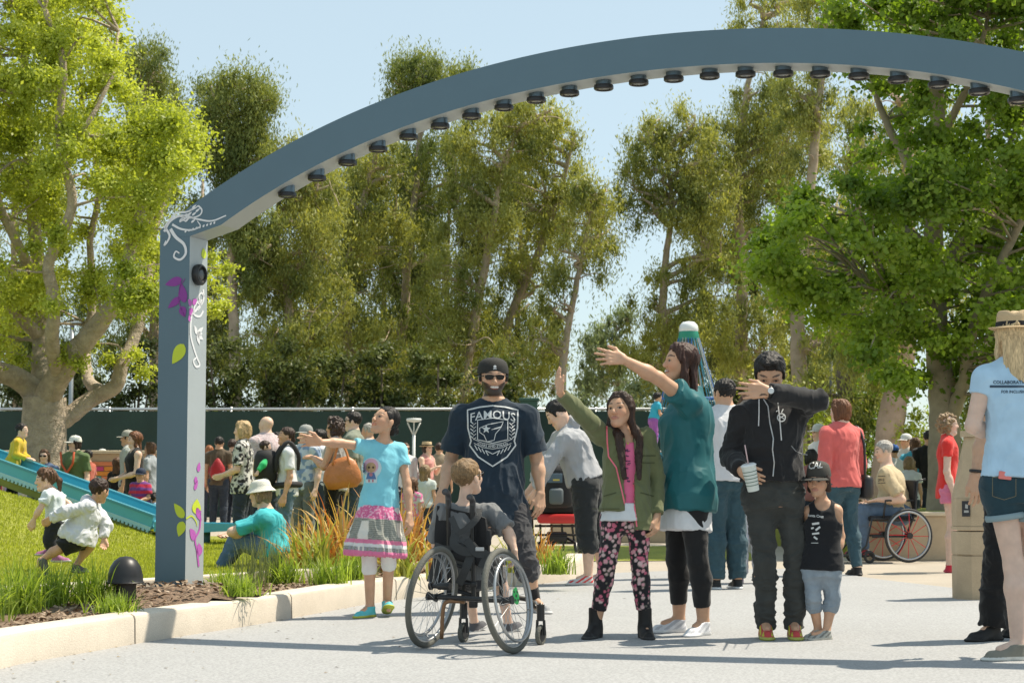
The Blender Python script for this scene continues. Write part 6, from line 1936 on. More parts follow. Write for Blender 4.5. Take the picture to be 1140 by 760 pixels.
# 3 --- girl in light blue shirt and tiered skirt
def blue_girl():
    Y = 12.15
    J = JJ(Y, dict(hd=(428, 469, -.02), nk=(427, 494, .02), rs=(409, 498, -.02), ls=(445, 501, .04), re=(379, 493, -.10), rw=(356, 492, -.2), le=(453, 538, .0), lw=(456, 572, -.05),
                   rh=(411, 568), lh=(432, 568), rk=(411, 617, -.03), lk=(433, 611, -.08), ra=(412, 672, 0), la=(431, 658, .10), rt=(398, 682, -.12), lt=(434, 672, -.12)))
    f, u = frame(-52, 24)
    p = Person('girl in a light blue graphic shirt and pink tiered skirt reaching out one arm', (at(425, 684, Y).x, Y, 0), 1.42, J, f, u, girth=.92, skin='tan', child=True, seed=12, headS=.212, h=.0055, fixfeet=False)
    p.J['ra'][2] = .062; p.J['rt'][2] = .02; p.J['la'][2] = .085; p.J['lt'][2] = .02
    p.haircol = nv(HAIRC['black'])
    p.body(hand_r=dict(d=(-1, -.15, .12), t=(.1, -.4, 1), n=(-.1, -.6, .2), curl=.12, spread=.28, thumb=.8), hand_l=dict(d=(.12, -.1, -1), t=(-.4, -1, 0), n=(-1, .3, 0), curl=.35, spread=.08, thumb=.4), face=dict(gaze=0))
    p.hair('black', 'lowbun', vol=-.005, line=.18)
    sh = p.top(col=(.22, .60, .72), ease=.012, hem=-.02, flare=.008, sleeve=.46, sl_add=.016, neck='v', name='t_shirt', amp=.005, fsc=(11, 11, 7))
    k = p.k
    kk = np.linalg.norm(p.J['nk'] - p.J['pv'])
    def bc(Q, N):
        z = ((Q - p.J['pv']) @ p.up) / kk; a = np.arctan2((Q - p.J['pv']) @ p.fwh, (Q - p.J['pv']) @ p.Rh)
        C = np.tile(nv((.62, .14, .30)), (len(Q), 1))
        dots = (vnoise(Q * 130, 2) > .25)[:, None]; C = np.where(dots, nv((.75, .42, .55)), C)
        m = z < -.13; grey = np.where((np.sin((Q @ p.up) * 500) > 0)[:, None], nv((.34, .35, .31)), nv((.19, .20, .18))); C[m] = grey[m]
        w = (z < -.17) & (np.sin(a * 7 + 1) > .25) & (vnoise(Q * np.array([14, 14, 3]), 7) > .05); C[w] = (nv((.70, .68, .62)))
        m = (z < -.44) & (z > -.50); C[m] = (.68, .20, .33)
        m = (z < -.50) & (z > -.55); C[m] = (.66, .66, .66)
        m = (z < -.55) & (np.sin(a * 40) > 0); C[m] = (.30, .31, .33)
        m = (z < -.61); C[m] = (.66, .18, .34)
        return C
    tab = [(-.66, .205, .165, 0), (-.5, .195, .155, 0), (-.3, .172, .135, 0), (-.13, .162, .126, 0), (-.10, .158, .122, 0), (.07, .130, .102, 0)]
    p.skirt(bc, tab, amp=.013, fsc=(15, 15, 1.2))
    p.pants(col=(.70, .70, .68), top=-.04, end=1.08, radd=(.002, .006, .008), name='leggings', mat_=M_CLOTH, amp=.003)
    for sd in 'rl': p.shoe(sd, (.10, .50, .55), (.42, .46, .06), open_=True, up=(0, 0, 1) if sd == 'r' else (0, .30, 1))
    # printed doll-like figure: pale halo, pink hair, dress
    O = at(413, 523, Y - .14)
    def dec(Dr, nm, c): decal(sh, Dr.world(O, (.96, .28, 0), (0, 0, 1)), Dr.f, nm, mat('print_' + nm, c, .7), (-.12, 1, 0), parent=sh, off=.0015 + .0007 * dec.n); dec.n += 1
    dec.n = 0
    dec(Draw().disc((0.004, .015), .068, 22).poly([(-.04, -.02), (.045, -.02), (.04, -.085), (-.035, -.085)]), 'halo', (.50, .66, .70))
    dec(Draw().disc((0, .028), .050, 20), 'pink', (.62, .36, .45)); dec(Draw().disc((0, .018), .034, 18), 'face_tan', (.45, .30, .16))
    dec(Draw().disc((-.014, .018), .008, 10).disc((.015, .018), .008, 10), 'dots', (.08, .05, .03)); dec(Draw().poly([(-.022, -.018), (.022, -.018), (.036, -.06), (-.034, -.06)]), 'dress', (.08, .16, .34))
    dec(Draw().disc((0, -.03), .012, 10).poly([(-.018, -.062), (-.008, -.062), (-.008, -.08), (-.018, -.08)]).poly([(.008, -.062), (.018, -.062), (.018, -.08), (.008, -.08)]), 'trim', (.45, .18, .22))
blue_girl()

# 4 --- girl in olive jacket
def olive_girl():
    Y = 10.55
    J = JJ(Y, dict(hd=(691, 457, -.01), nk=(697, 483, .03), rs=(670, 485, .0), ls=(719, 487, .04), re=(650, 463, -.10), rw=(623, 437, -.18), le=(731, 532, .10), lw=(732, 574, -.04),
                   rh=(683, 576), lh=(711, 576), rk=(676, 628, -.05), lk=(712, 628, -.02), ra=(663, 688, 0), la=(718, 692, -.02), rt=(656, 704, -.1), lt=(722, 709, -.14)))
    f, u = frame(-33, 8, 3)
    p = Person('girl with long dark hair in an olive jacket and flowered leggings raising one hand', (at(692, 708, Y).x, Y, 0), 1.44, J, f, u, girth=.92, skin='tan', child=True, seed=15, headS=.212, h=.0055)
    p.haircol = nv(HAIRC['dkbrown'])
    p.body(hand_r=dict(d=(-.12, .12, 1), t=(.35, -1, 0), n=(1, .3, 0), curl=.10, spread=.03, thumb=.3, s=.155), hand_l=dict(d=(-.12, -.2, -1), t=(-.5, -1, 0), n=(-1, .4, 0), curl=.55, spread=.02, thumb=.4), face=dict(gaze=.01, lip=(.40, .16, .13)))
    p.hair('dkbrown', 'longfront', length=1.75, vol=-.01, line=.16)
    pink = (.72, .13, .22)
    tee = p.top(col=(.74, .16, .30), ease=.008, hem=.0, sleeve=0, neck='scoop', name='pink_t_shirt', amp=.003)
    p._put('white_undershirt', [(Loft(p.J['pv'], p.J['nk'], p.Rh, p.Rs, [(-.045, .155, .132, 0), (.05, .150, .128, 0), (.16, .138, .114, 0)]), .02)], M_CLOTH, (.62, .64, .66), lambda Q: folds(Q, .004, (12, 12, 6), 3))
    # open jacket: cut a front wedge out of a looser top
    pv, nk = p.J['pv'], p.J['nk']; fw, up, Rs = p.fw, p.up, p.Rs
    prims = []; k = p.k
    tab = [[-.16, .178, .150, 0], [0, .170, .142, 0], [.18, .150, .125, 0], [.4, .136, .108, 0], [.6, .138, .108, 0], [.74, .145, .110, 0], [.86, .130, .10, 0], [.97, .10, .08, 0], [1.04, .065, .06, 0]]
    prims.append((Loft(pv, nk, p.Rh, p.Rs, tab), .02)); prims.append((Cone(p.J['ls'], p.J['rs'], .052, .052), .04))
    for sd, e2 in (('r', .90), ('l', .95)):
        a, b, c = p.J[sd + 's'], p.J[sd + 'e'], p.J[sd + 'w']
        prims.append((Cone(a, b, .057, .050), .03)); q = b + (c - b) * e2; prims.append((Cone(b, b + (c - b) * (e2 + .1), .050, .040, clips=[(q, unit(c - b))]), .02))
    for q in (-1, 1): prims.append((Cone(nk + Rs * q * .055 + up * .015 - fw * .04, nk + Rs * q * .05 + fw * .06 - up * .06, .024, .016), .01))
    subs = [(Box(pv + up * .22 + fw * .16 + Rs * .0, [.030, .14, .60], [Rs, fw, up], r=.005), .004), (Cone(pv + fw * .20 - up * .04, nk + fw * .18 - up * .1, .085, .05), .01),
            (Ell(nk + up * .04 + fw * .05, [.07, .10, .09], [Rs, fw, up]), .006), (Box(pv + Rs * .155 - up * .115, [.150, .4, .15], [Rs, fw, up]), .002)]
    o_ = p._put('jacket', prims, M_CLOTH, (.135, .150, .072), lambda Q: folds(Q, .0085, (10, 10, 6), 33), subs)
    # pink zip edging on both fronts, pocket flaps
    tree_o = o_; O = at(697, 530, Y - .5)
    zp = mat('zip_pink', (.78, .16, .22), .6)
    def line(pts, w, nm, m, off=.004):
        D_ = Draw().stroke(pts, w, sub=8); Pw = [tuple(at(x, y, Y - .5)) for x, y in D_.v]
        decal(o_, Pw, D_.f, nm, m, (0, 1, 0), off=off, parent=o_)
    line([(675.5, 474), (676, 492), (677.5, 508), (686, 520), (692, 545), (697, 567)], 1.6, 'zip_edge', zp); line([(704.5, 500), (705, 530), (706, 560), (709, 586)], 1.6, 'zip_edge', zp)
    dk = mat('olive_seam', (.06, .068, .03), .9)
    line([(713, 507), (730, 507)], 1.2, 'pocket_flap', dk, .003); line([(713, 515), (729, 515)], .8, 'pocket_flap', dk, .003); line([(713, 548), (728, 552)], 1.2, 'pocket_flap', dk, .003); line([(672, 552), (686, 548)], 1.2, 'pocket_flap', dk, .003)
    line([(659, 566), (690, 566)], .7, 'hem_seam', dk, .003)
    D_ = Draw()
    R_ = random.Random(3)
    for k_ in range(26):
        x, y = R_.uniform(692, 701), R_.uniform(499, 536); D_.stroke([(x - 1.6, y), (x + 1.6, y + R_.uniform(-1.4, 1.4))], R_.uniform(.7, 1.6), sub=1)
    decal(tee, [tuple(at(x, y, Y - .5)) for x, y in D_.v], D_.f, 'shirt_print', mat('print_plum', (.10, .03, .09), .7), (0, 1, 0), off=.003, parent=tee)
    D_ = Draw().disc((692, 493), 1.6, 8).disc((699, 493), 1.4, 8); decal(tee, [tuple(at(x, y, Y - .5)) for x, y in D_.v], D_.f, 'shirt_print', mat('print_yellow', (.6, .5, .08), .7), (0, 1, 0), off=.003, parent=tee)
    def fl(Q, N):
        C = np.tile(nv((.020, .018, .022)), (len(Q), 1)); R2 = np.random.default_rng(5)
        cell = .027; G_ = np.floor(Q / cell); best = np.full(len(Q), 9.0); bt = np.zeros(len(Q))
        for dx in (-1, 0, 1):
            for dy in (-1, 0, 1):
                for dz in (-1, 0, 1):
                    g = G_ + np.array([dx, dy, dz]); h1 = np.abs(np.sin(g @ np.array([12.98, 78.23, 37.7])) * 43758.5) % 1; h2 = np.abs(np.sin(g @ np.array([93.9, 17.3, 61.1])) * 24634.6) % 1; h3 = np.abs(np.sin(g @ np.array([41.1, 27.9, 87.3])) * 15731.7) % 1
                    c = (g + np.stack([h1, h2, h3], 1)) * cell; d = np.linalg.norm(Q - c, axis=1) / (.009 + .006 * h2)
                    m = d < best; best[m] = d[m]; bt[m] = h3[m]
        m = best < 1; pal = np.array([(.52, .13, .20), (.62, .30, .34), (.60, .42, .42)]); C[m] = pal[np.clip((bt[m] * 3).astype(int), 0, 2)]
        m = (best > 1) & (best < 1.2) & (bt > .5); C[m] = (.16, .15, .12)
        return C
    p.pants(col=fl, end=1.72, radd=(.002, .006, .012), ease=.004, name='leggings', mat_=M_CLOTH, amp=.004, fsc=(12, 12, 16))
    for sd in 'rl': p.shoe(sd, (.012, .011, .011), (.03, .03, .03), high=.42, name='boot')
olive_girl()

# 5 --- woman in teal
def teal_woman():
    Y = 10.75
    J = JJ(Y, dict(hd=(757, 404, -.02), nk=(768, 436, .05), ls=(768, 449, -.15), rs=(764, 450, .17), le=(733, 421, -.30), lw=(694, 400, -.42), re=(752, 500, .24), rw=(740, 545, .18),
                   lh=(771, 556, -.08), rh=(757, 556, .10), lk=(777, 626, -.10), rk=(753, 622, .10), la=(783, 690, -.04), ra=(756, 686, .16), lt=(768, 704, -.16), rt=(728, 697, .10)))
    f, u = frame(-80, 6)
    p = Person('laughing woman in a teal shirt and black leggings stretching one arm out to the left', (at(768, 706, Y).x, Y, 0), 1.70, J, f, u, girth=1.04, skin='tan', seed=18, bust=.035, h=.006)
    p.haircol = nv(HAIRC['dkbrown'])
    p.body(hand_l=dict(d=(-1, -.1, .12), t=(.35, .3, 1), n=(-.2, .9, .2), curl=.06, spread=.26, thumb=.75, s=.175), face=dict(open=1.25, lip=(.45, .12, .12)))
    p.hair((.045, .018, .012), 'long', length=1.75, vol=.01, line=.17)
    p._put('white_undershirt', [(Loft(p.J['pv'], p.J['nk'], p.Rh, p.Rs, [(-.285, .180, .156, 0), (-.1, .176, .146, 0), (.05, .16, .13, 0)]), .02)], M_CLOTH, (.70, .71, .73), lambda Q: folds(Q, .006, (12, 12, 4), 3))
    p.top(col=(.010, .115, .130), ease=.032, hem=-.10, flare=.022, sleeve=.62, sl_add=.035, neck='crew', name='loose_shirt', amp=.012, fsc=(6, 6, 3.5), mat_=M_SATIN, puff=.012, stretch_sleeve=dict(l=.52, r=.7))
    p.pants(col=(.018, .018, .019), end=1.72, radd=(.0, .006, .012), name='leggings', mat_=M_CLOTH, amp=.003)
    for sd in 'rl': p.shoe(sd, (.66, .67, .70), (.70, .70, .70), accent=(.45, .46, .5), lace=(.6, .6, .62))
teal_woman()

# 6 --- man in black hoodie
def hoodie_man():
    Y = 10.5
    J = JJ(Y, dict(hd=(857, 417, -.07), nk=(859, 446, .02), rs=(827, 461, .0), ls=(889, 456, .0), re=(815, 508, .08), rw=(826, 524, -.20), le=(908, 446, -.16), lw=(855, 436, -.30),
                   rh=(845, 550), lh=(876, 550), rk=(852, 624, -.04), lk=(886, 624, -.02), ra=(852, 691, .02), la=(884, 687, .02), rt=(855, 712, -.16), lt=(887, 707, -.16)))
    f, u = frame(-8, -34)
    p = Person('man in a black zip hoodie holding a cup with his forearm over his face', (at(865, 711, Y).x, Y, 0), 1.76, J, f, u, girth=1.04, skin='tan', seed=21, h=.006)
    p.haircol = nv(HAIRC['black'])
    p.body(hand_l=dict(d=(-1, .02, .04), t=(.3, .1, 1), n=(.1, .9, -.2), curl=.06, spread=.16, thumb=.5, s=.185), hand_r=dict(d=(.45, -.55, -.35), t=(.5, -.3, .8), n=(.8, .5, 0), curl=.75, spread=.05, thumb=.5, grip=True, s=.175), face={})
    p.hair('black', 'quiff', vol=.015, amp=.006, line=.2)
    hd = p.top(col=(.020, .020, .022), ease=.024, hem=.13, flare=.004, sleeve=1.93, sl_add=.022, neck='crew', name='hoodie', amp=.012, fsc=(8, 8, 6), hood=True)
    p.pants(col=(.050, .053, .050), top=.20, end=2.05, radd=(-.004, .006, .020), name='jeans', amp=.010, fsc=(9, 9, 16))
    for sd in 'rl': p.shoe(sd, (.50, .06, .06), (.40, .42, .10), accent=(.55, .6, .05), lace=(.03, .03, .03))
    w_ = mat('hoodie_cord', (.6, .6, .6), .6); zm = mat('zip_steel', (.45, .45, .45), .4, .5)
    def cord(pts, r=.0028, nm='drawstring', m=w_):
        D_ = Draw().stroke(pts, 1.3, sub=5); decal(hd, [tuple(at(x, y, Y - .6)) for x, y in D_.v], D_.f, nm, m, (0, 1, 0), off=.006, parent=hd)
    cord([(845, 444), (845, 460), (844.5, 474)]); cord([(866, 448), (868, 465), (870, 490)])
    cord([(850, 444), (855, 452), (857, 470), (861, 488), (860, 500), (862, 515), (860.5, 530)], nm='zipper', m=zm)
    D_ = Draw().stroke([(881, 496), (886, 502), (893, 505), (899, 506)], .8, sub=4); decal(hd, [tuple(at(x, y, Y - .6)) for x, y in D_.v], D_.f, 'pocket_trim', mat('pocket_grey', (.3, .3, .3), .7), (0, 1, 0), off=.004, parent=hd)
    D_ = Draw().stroke([(870 + 4.4 * math.cos(t), 464.5 + 4.4 * math.sin(t)) for t in np.linspace(0, 2 * pi, 15)[:-1]], 1.2, True, sub=1).stroke([(866.5, 462), (873, 466)], 1, sub=2).stroke([(867, 466), (873, 462)], 1, sub=2).stroke([(864, 458), (867, 456)], 1, sub=1).stroke([(872, 455), (870, 459)], 1, sub=1)
    decal(hd, [tuple(at(x, y, Y - .6)) for x, y in D_.v], D_.f, 'chest_emblem', mat('print_white', (.6, .62, .62), .7), (0, 1, 0), off=.004, parent=hd)
    # watch
    wr = V(p.J['lw']) + V((.012, 0, 0)) - V(p.root.location); mb = MB(); mb.torus(wr, (1, .0, -.1), .030, .007, 24, 6, rz=.011); wt = mb.build('watch', mat('watch_strap', (.015, .015, .015), .5), p.root, smooth=True)
    MB().lathe([(.0005, 0), (.017, 0), (.018, .006), (.015, .009), (.0005, .009)], c=wr + V((0, -.030, .004)), axis=(0, -1, .1), n=20).build('dial', mat('watch_dial', (.65, .66, .66), .3), wt, smooth=True, auto=40)
    # the cup, held
    top = at(833, 517, Y - .36); bot = at(839, 546, Y - .34); ax = (top - bot); L_ = ax.length
    cup = empty('paper_cup', bot); cup.rotation_euler = V((0, 0, 1)).rotation_difference(ax).to_euler(); tag(cup, 'tall white paper drink cup with lid and straw in the hooded man\'s hand', 'cup')
    def cm(name): return None
    b = MB(); b.lathe([(.0005, 0), (.032, 0), (.033, .004), (.042, L_ * .95), (.044, L_ * .96), (.0005, L_ * .955)], n=28); cb = b.build('cup_body', mat('cup_paper', (.62, .66, .62), .5), cup, smooth=True, auto=40)
    b = MB()
    for k_ in range(5):
        z = L_ * (.22 + .13 * k_); r = .033 + .009 * z / L_ + .0015
        b.lathe([(r, z), (r + .0003, z + .004)], n=28)
    b.build('printed_lines', mat('cup_print', (.10, .16, .12), .6), cb)
    b = MB(); b.lathe([(.0455, L_ * .96), (.0455, L_ * .985), (.040, L_ * 1.0), (.036, L_ * 1.03), (.0005, L_ * 1.03)], n=28); b.build('lid', mat('cup_lid', (.72, .74, .74), .3), cup, smooth=True, auto=40)
    b = MB(); b.tube([(0, 0, L_ * .9), (.004, 0, L_ * 1.75)], .0035, 8); b.build('straw', mat('straw_pink', (.65, .45, .45), .4), cup, smooth=True)
hoodie_man()

# 7 --- toddler
def toddler():
    Y = 10.45
    J = JJ(Y, dict(hd=(911, 535, -.02), nk=(916, 560, .02), rs=(901, 569, .03), ls=(931, 568, -.01), le=(936, 597, .02), lw=(931, 622, -.03), re=(897, 596, .10), rw=(893, 615, .14),
                   rh=(905, 631), lh=(924, 631), rk=(905, 664, -.02), lk=(927, 665, 0), ra=(911, 696, .02), la=(920, 701, -.03), rt=(899, 706, -.04), lt=(896, 711, -.10)))
    f, u = frame(-32, -6)
    p = Person('small boy in a black tank top and large dark cap by the hooded man', (at(913, 712, Y).x, Y, 0), 1.03, J, f, u, girth=1.12, skin='tan', child=True, seed=25, headS=.180, h=.005)
    p.haircol = nv(HAIRC['dkbrown'])
    p.body(hand_l=dict(d=(-.1, -.1, -1), t=(-.4, -1, 0), n=(-1, .3, 0), curl=.6, spread=.03, thumb=.4), face=dict(lip=(.40, .17, .14)))
    p.hair('dkbrown', 'bob', vol=-.05, line=.2)
    tk = p.top(col=(.012, .013, .016), ease=.018, hem=-.05, flare=.006, sleeve=0, neck='tank', name='tank_top', amp=.004, fsc=(12, 12, 8))
    p.pants(col=(.26, .31, .36), end=1.02, radd=(.0, .008, .010), name='shorts', amp=.006, ease=.004)
    c_ = p.cap((.055, .052, .045), brim=(.05, .05, .045), hi=.07, rot=.0)
    for sd in 'rl': p.shoe(sd, (.36, .37, .34), (.50, .48, .42), accent=(.18, .18, .17))
    D_ = Draw(); D_.text('CAL', 11, (0, 0), bold=.22, xs=.78)
    P_ = [(908 + x + y * .15, 517.8 - y - x * .12) for x, y in D_.v]
    decal(c_, [tuple(at(x, y, Y - .5)) for x, y in P_], D_.f, 'cap_lettering', mat('print_white', (.6, .62, .62), .7), (0, 1, 0), off=.004, parent=c_)
    D_ = Draw(); D_.text('Santa Cruz', 4.2, (0, 0), bold=.10, xs=.95)
    P_ = [(908 + x, 574 - y + x * .1) for x, y in D_.v]
    D2 = Draw().stroke([(904, 583), (912, 582)], 2.4, sub=3).stroke([(903, 588), (906, 587)], 2, sub=2).stroke([(908, 590), (913, 586)], 2.2, sub=2).stroke([(904, 594), (912, 593)], 2, sub=2).stroke([(906, 597), (910, 600)], 2, sub=2).stroke([(903, 604), (911, 604)], .7, sub=3)
    b = len(P_); decal(tk, [tuple(at(x, y, Y - .5)) for x, y in P_ + D2.v], D_.f + [tuple(b + i for i in f_) for f_ in D2.f], 'shirt_print', mat('print_white', (.6, .62, .62), .7), (0, 1, 0), off=.003, parent=tk)
toddler()

# 8 --- woman at the right edge, seen from behind
def hat_woman():
    Y = 9.25
    J = JJ(Y, dict(hd=(1130, 374, .0), nk=(1130, 404, .0), ls=(1097, 420, -.02), rs=(1163, 420, .02), le=(1083, 474, -.02), lw=(1112, 486, .20), re=(1180, 478, 0), rw=(1168, 520, .2),
                   lh=(1113, 540), rh=(1149, 540), lk=(1129, 630, .0), rk=(1152, 630, .05), la=(1133, 715, -.04), ra=(1165, 712, .12), lt=(1100, 731, -.08), rt=(1175, 722, .3)))
    f, u = frame(165, 0)
    p = Person('long haired blond woman in straw hat, pale blue shirt and denim shorts, back turned', (at(1135, 733, Y).x, Y, 0), 1.72, J, f, u, girth=1.0, skin='pale', seed=31, h=.006)
    p.body(hand_l=dict(d=(1, .4, .1), t=(0, .3, 1), n=(0, 1, 0), curl=.4, spread=.03, thumb=.4))
    p.hair((.55, .41, .23), 'long', length=2.35, vol=.01, amp=.006)
    sh = p.top(col=(.40, .58, .74), ease=.014, hem=.07, flare=.006, sleeve=.36, sl_add=.014, neck='crew', name='t_shirt', amp=.006, fsc=(8, 8, 6))
    p.pants(col=(.018, .045, .060), end=.40, radd=(.008, .012, .0), name='denim_shorts', amp=.004, top=.06)
    cf = MB()
    for sd in 'lr':
        h_, kn = V(p.J[sd + 'h']), V(p.J[sd + 'k']); e = h_.lerp(kn, .385) - V(p.root.location)
        cf.torus(e, (kn - h_), .094, .010, 32, 6, rz=.018)
    cf.build('rolled_cuff', mat('denim_pale', (.22, .30, .33), .9), [c for c in p.root.children if c.name.startswith('denim')][0], smooth=True)
    p.brimhat((.52, .38, .22), band=(.012, .012, .015), rim=.56, crown=.50, flat=True, droop=-.02, name='straw_hat', pinch=True)
    for sd in 'rl': p.shoe(sd, (.20, .19, .155), (.60, .60, .56), name='canvas_shoe', length=.27)
    loc = V(p.root.location)
    pr = mat('print_navy', (.03, .06, .10), .7)
    D_ = Draw().stroke([(1102, 430), (1150, 430)], 2.6, sub=14)
    D_.text('COLLABORATION', 5.2, (1126, 0), bold=.14, xs=.95); D_.text('FOR INCLUSION', 4.4, (1130, 0), bold=.10, xs=.95)
    # text entries were added around y=0: flip them on to the picture rows
    vs = []
    n0 = 2 * (14 + 1)
    n1 = len(text_mesh('COLLABORATION', 5.2, .14, 1, .95)[0])
    for i, (x, y) in enumerate(D_.v):
        if i < n0: vs.append((x, y))
        elif i < n0 + n1: vs.append((x, 425.5 - y))
        else: vs.append((x, 436 - y))
    decal(sh, [tuple(at(x, y, Y - .6)) for x, y in vs], D_.f, 'back_print', pr, (0, 1, 0), off=.003, parent=sh)
    # back pockets and belt of the shorts, phone in the pocket
    sho = [c for c in p.root.children if c.name.startswith('denim')][0]
    D_ = Draw().stroke([(1105, 531), (1105, 552), (1118, 556), (1131, 552), (1131, 531)], .7, sub=6).stroke([(1105, 531), (1131, 531)], .9, sub=6)
    decal(sho, [tuple(at(x, y, Y - .6)) for x, y in D_.v], D_.f, 'pocket_stitching', mat('stitch_tan', (.16, .14, .09), .8), (0, 1, 0), off=.002, parent=sho)
    ph = at(1119, 529, Y - .112); m = MB(); m.box((0, 0, 0), (.065, .012, .04), Matrix.Rotation(.12, 3, 'Y'), bev=.004)
    tag(m.build('phone', mat('phone_coral', (.65, .18, .16), .4), loc=ph), 'coral phone poking out of the denim shorts pocket', 'phone')
hat_woman()

# 9 --- man in black mostly hidden behind her
def black_man():
    Y = 10.35
    J = JJ(Y, dict(hd=(1152, 376, .1), nk=(1150, 408, .1), rs=(1112, 434, -.02), ls=(1172, 434, .2), re=(1095, 486, -.05), rw=(1086, 528, -.12), le=(1195, 480, .2), lw=(1190, 520, .2),
                   rh=(1117, 545, 0), lh=(1150, 545, .1), rk=(1112, 620, -.05), lk=(1150, 625, .1), ra=(1106, 690, 0), la=(1150, 690, .2), rt=(1088, 708, -.06), lt=(1135, 704, .2)))
    f, u = frame(-60, 0)
    p = Person('man in a black shirt and black trousers half hidden behind the straw hatted woman', (at(1120, 710, Y).x, Y, 0), 1.80, J, f, u, girth=1.05, skin='olive', seed=35, h=.008)
    p.body(hand_r=dict(d=(.1, -.1, -1), t=(-.9, -.3, 0), n=(.3, .9, 0), curl=.3, spread=.12, thumb=.4))
    p.hair('black', 'short'); p.top(col=(.014, .014, .015), sleeve=.6, hem=-.1); p.pants(col=(.010, .010, .011), end=1.98, radd=(.01, .02, .045), amp=.012, mat_=M_CLOTH)
    for sd in 'rl': p.shoe(sd, (.012, .012, .012), (.01, .01, .01), name='leather_shoe')
    w = V(p.J['rw']) - V(p.root.location) + V((.0, 0, .02)); MB().torus(w, (.1, 0, 1), .030, .006, 20, 6, rz=.01).build('wristband', mat('watch_strap', (.015, .015, .015), .5), p.root, smooth=True)
black_man()

def slide():
    blue = mat('slide_blue', (.08, .38, .48), .35, var=.06, vscale=3); lt = mat('slide_pale_blue', (.32, .56, .62), .4); lime = mat('slide_base_lime', (.22, .24, .05), .7, var=.2, vscale=5)
    Y = 22.3
    a = at(-90, 481, Y + 1.4); b = at(0, 512, Y + .9); c = at(172, 576, Y); d = at(226, 584, Y - .3); e = at(274, 585, Y - .5)
    root = empty('roller_slide', (c.x, c.y, 0)); tag(root, 'long blue slide coming down across the grass mound', 'slide'); o = V(root.location)
    P = [p - o for p in (a, b, c)]
    u = (P[2] - P[0]).normalized(); side = u.cross(V((0, 0, 1))).normalized(); 
    if side.y > 0: side = -side      # towards the viewer
    nn = side.cross(u); 
    if nn.z < 0: nn = -nn
    def bar(off, nz, w, h, name, m, q0=P[0], q1=P[2]):
        mb = MB(); vs = []
        for p in (q0, q1):
            for x, z in ((-w / 2, -h / 2), (w / 2, -h / 2), (w / 2, h / 2), (-w / 2, h / 2)): vs.append(p + side * (off + x) + nn * (nz + z))
        mb.add(vs, [(0, 3, 2, 1), (4, 5, 6, 7), (0, 1, 5, 4), (1, 2, 6, 5), (2, 3, 7, 6), (3, 0, 4, 7)]); return mb.build(name, m, root)
    sw = .55
    bar(0, -.07, .05, .16, 'side_rail', blue); bar(-sw, -.07, .05, .16, 'side_rail', blue)
    bar(.0, .02, .075, .03, 'rail_cap', mat('slide_deep_blue', (.05, .25, .33), .3)); bar(-sw, .02, .075, .03, 'rail_cap', mat('slide_deep_blue', (.05, .25, .33), .3))
    bar(-sw / 2, -.13, sw, .03, 'slide_bed', blue)
    mb = MB(); L_ = (P[2] - P[0]).length; n = int(L_ / .062)
    for i in range(n):
        p = P[0] + u * (i + .5) * L_ / n + side * .032 + nn * -.175
        rot = Matrix((u, side, nn)).transposed(); mb.box(p, (.036, .02, .035), rot)
    bar(.024, -.145, .02, .05, 'lower_trim', lt); tb = mb.build('notched_trim', lt, root)
    bar(-.02, -.235, .07, .10, 'base_beam', lime)
    # supports
    for f_ in (.35, .68, .97):
        p = P[0].lerp(P[2], f_); m2 = MB(); m2.tube([(p.x, p.y, 0), (p.x, p.y, p.z - .25)], .04, 8); m2.build('support', mat('slide_post', (.08, .2, .25), .4), root, smooth=True)
    # run-out platform
    p0, p1, p2 = c - o, d - o, e - o
    for q in (0, 1):
        m2 = MB(); off = -side * 0 if q == 0 else side * -sw
        s_ = V((0, -1, 0))
        oo = V((0, .55 * q, 0))
        vs = []
        for p, h in ((p0 + V((0, 0, -.07)), .10), (p1, .09), (p2, .05)):
            for y, z in ((-.03, -h), (.03, -h), (.03, .02), (-.03, .02)): vs.append(p + oo + V((0, y, z)))
        fs = [(0, 1, 2, 3), (8, 11, 10, 9)]
        for i in range(2):
            for j in range(4): fs.append((i * 4 + j, i * 4 + (j + 1) % 4, i * 4 + 4 + (j + 1) % 4, i * 4 + 4 + j))
        m2.add(vs, fs); m2.build('run_out_rail', blue, root)
    m2 = MB(); m2.add([p0 + V((0, 0, -.12)), p1 + V((0, 0, -.06)), p2 + V((0, 0, -.03)), p2 + V((0, .55, -.03)), p1 + V((0, .55, -.06)), p0 + V((0, .55, -.12))], [(0, 1, 4, 5), (1, 2, 3, 4)]); m2.build('run_out_bed', lt, root)
    for x in (p1, p2 - V((.1, 0, 0))):
        m2 = MB(); m2.tube([(x.x, x.y + .25, .1), (x.x, x.y + .25, x.z - .05)], .05, 8); m2.build('support', mat('slide_post', (.08, .2, .25), .4), root, smooth=True)
slide()

def dome_light():
    p = onz(139, 672, .16); p.z = terrain(p.x, p.y); s = p.y / FPX
    root = empty('dome_light', p); tag(root, 'black mushroom shaped garden light on the planting strip left of the post', 'garden light')
    R = 19.5 * s; m = mat('dome_dark_metal', (.035, .035, .036), .42, .5, var=.1, vscale=10)
    h = .10
    MB().lathe([(R * .62, -.05), (R * .62, h)], n=24).build('base', mat('dome_base', (.025, .022, .02), .6), root, smooth=True, auto=40)
    MB().lathe([(.001, h), (R * 1.04, h), (R * 1.06, h + .006), (R * 1.0, h + .014), (R * .98, h + .05), (R * .86, h + .10), (R * .64, h + .138), (R * .35, h + .160), (.001, h + .166)], n=36).build('dome', m, root, smooth=True, auto=50)
dome_light()

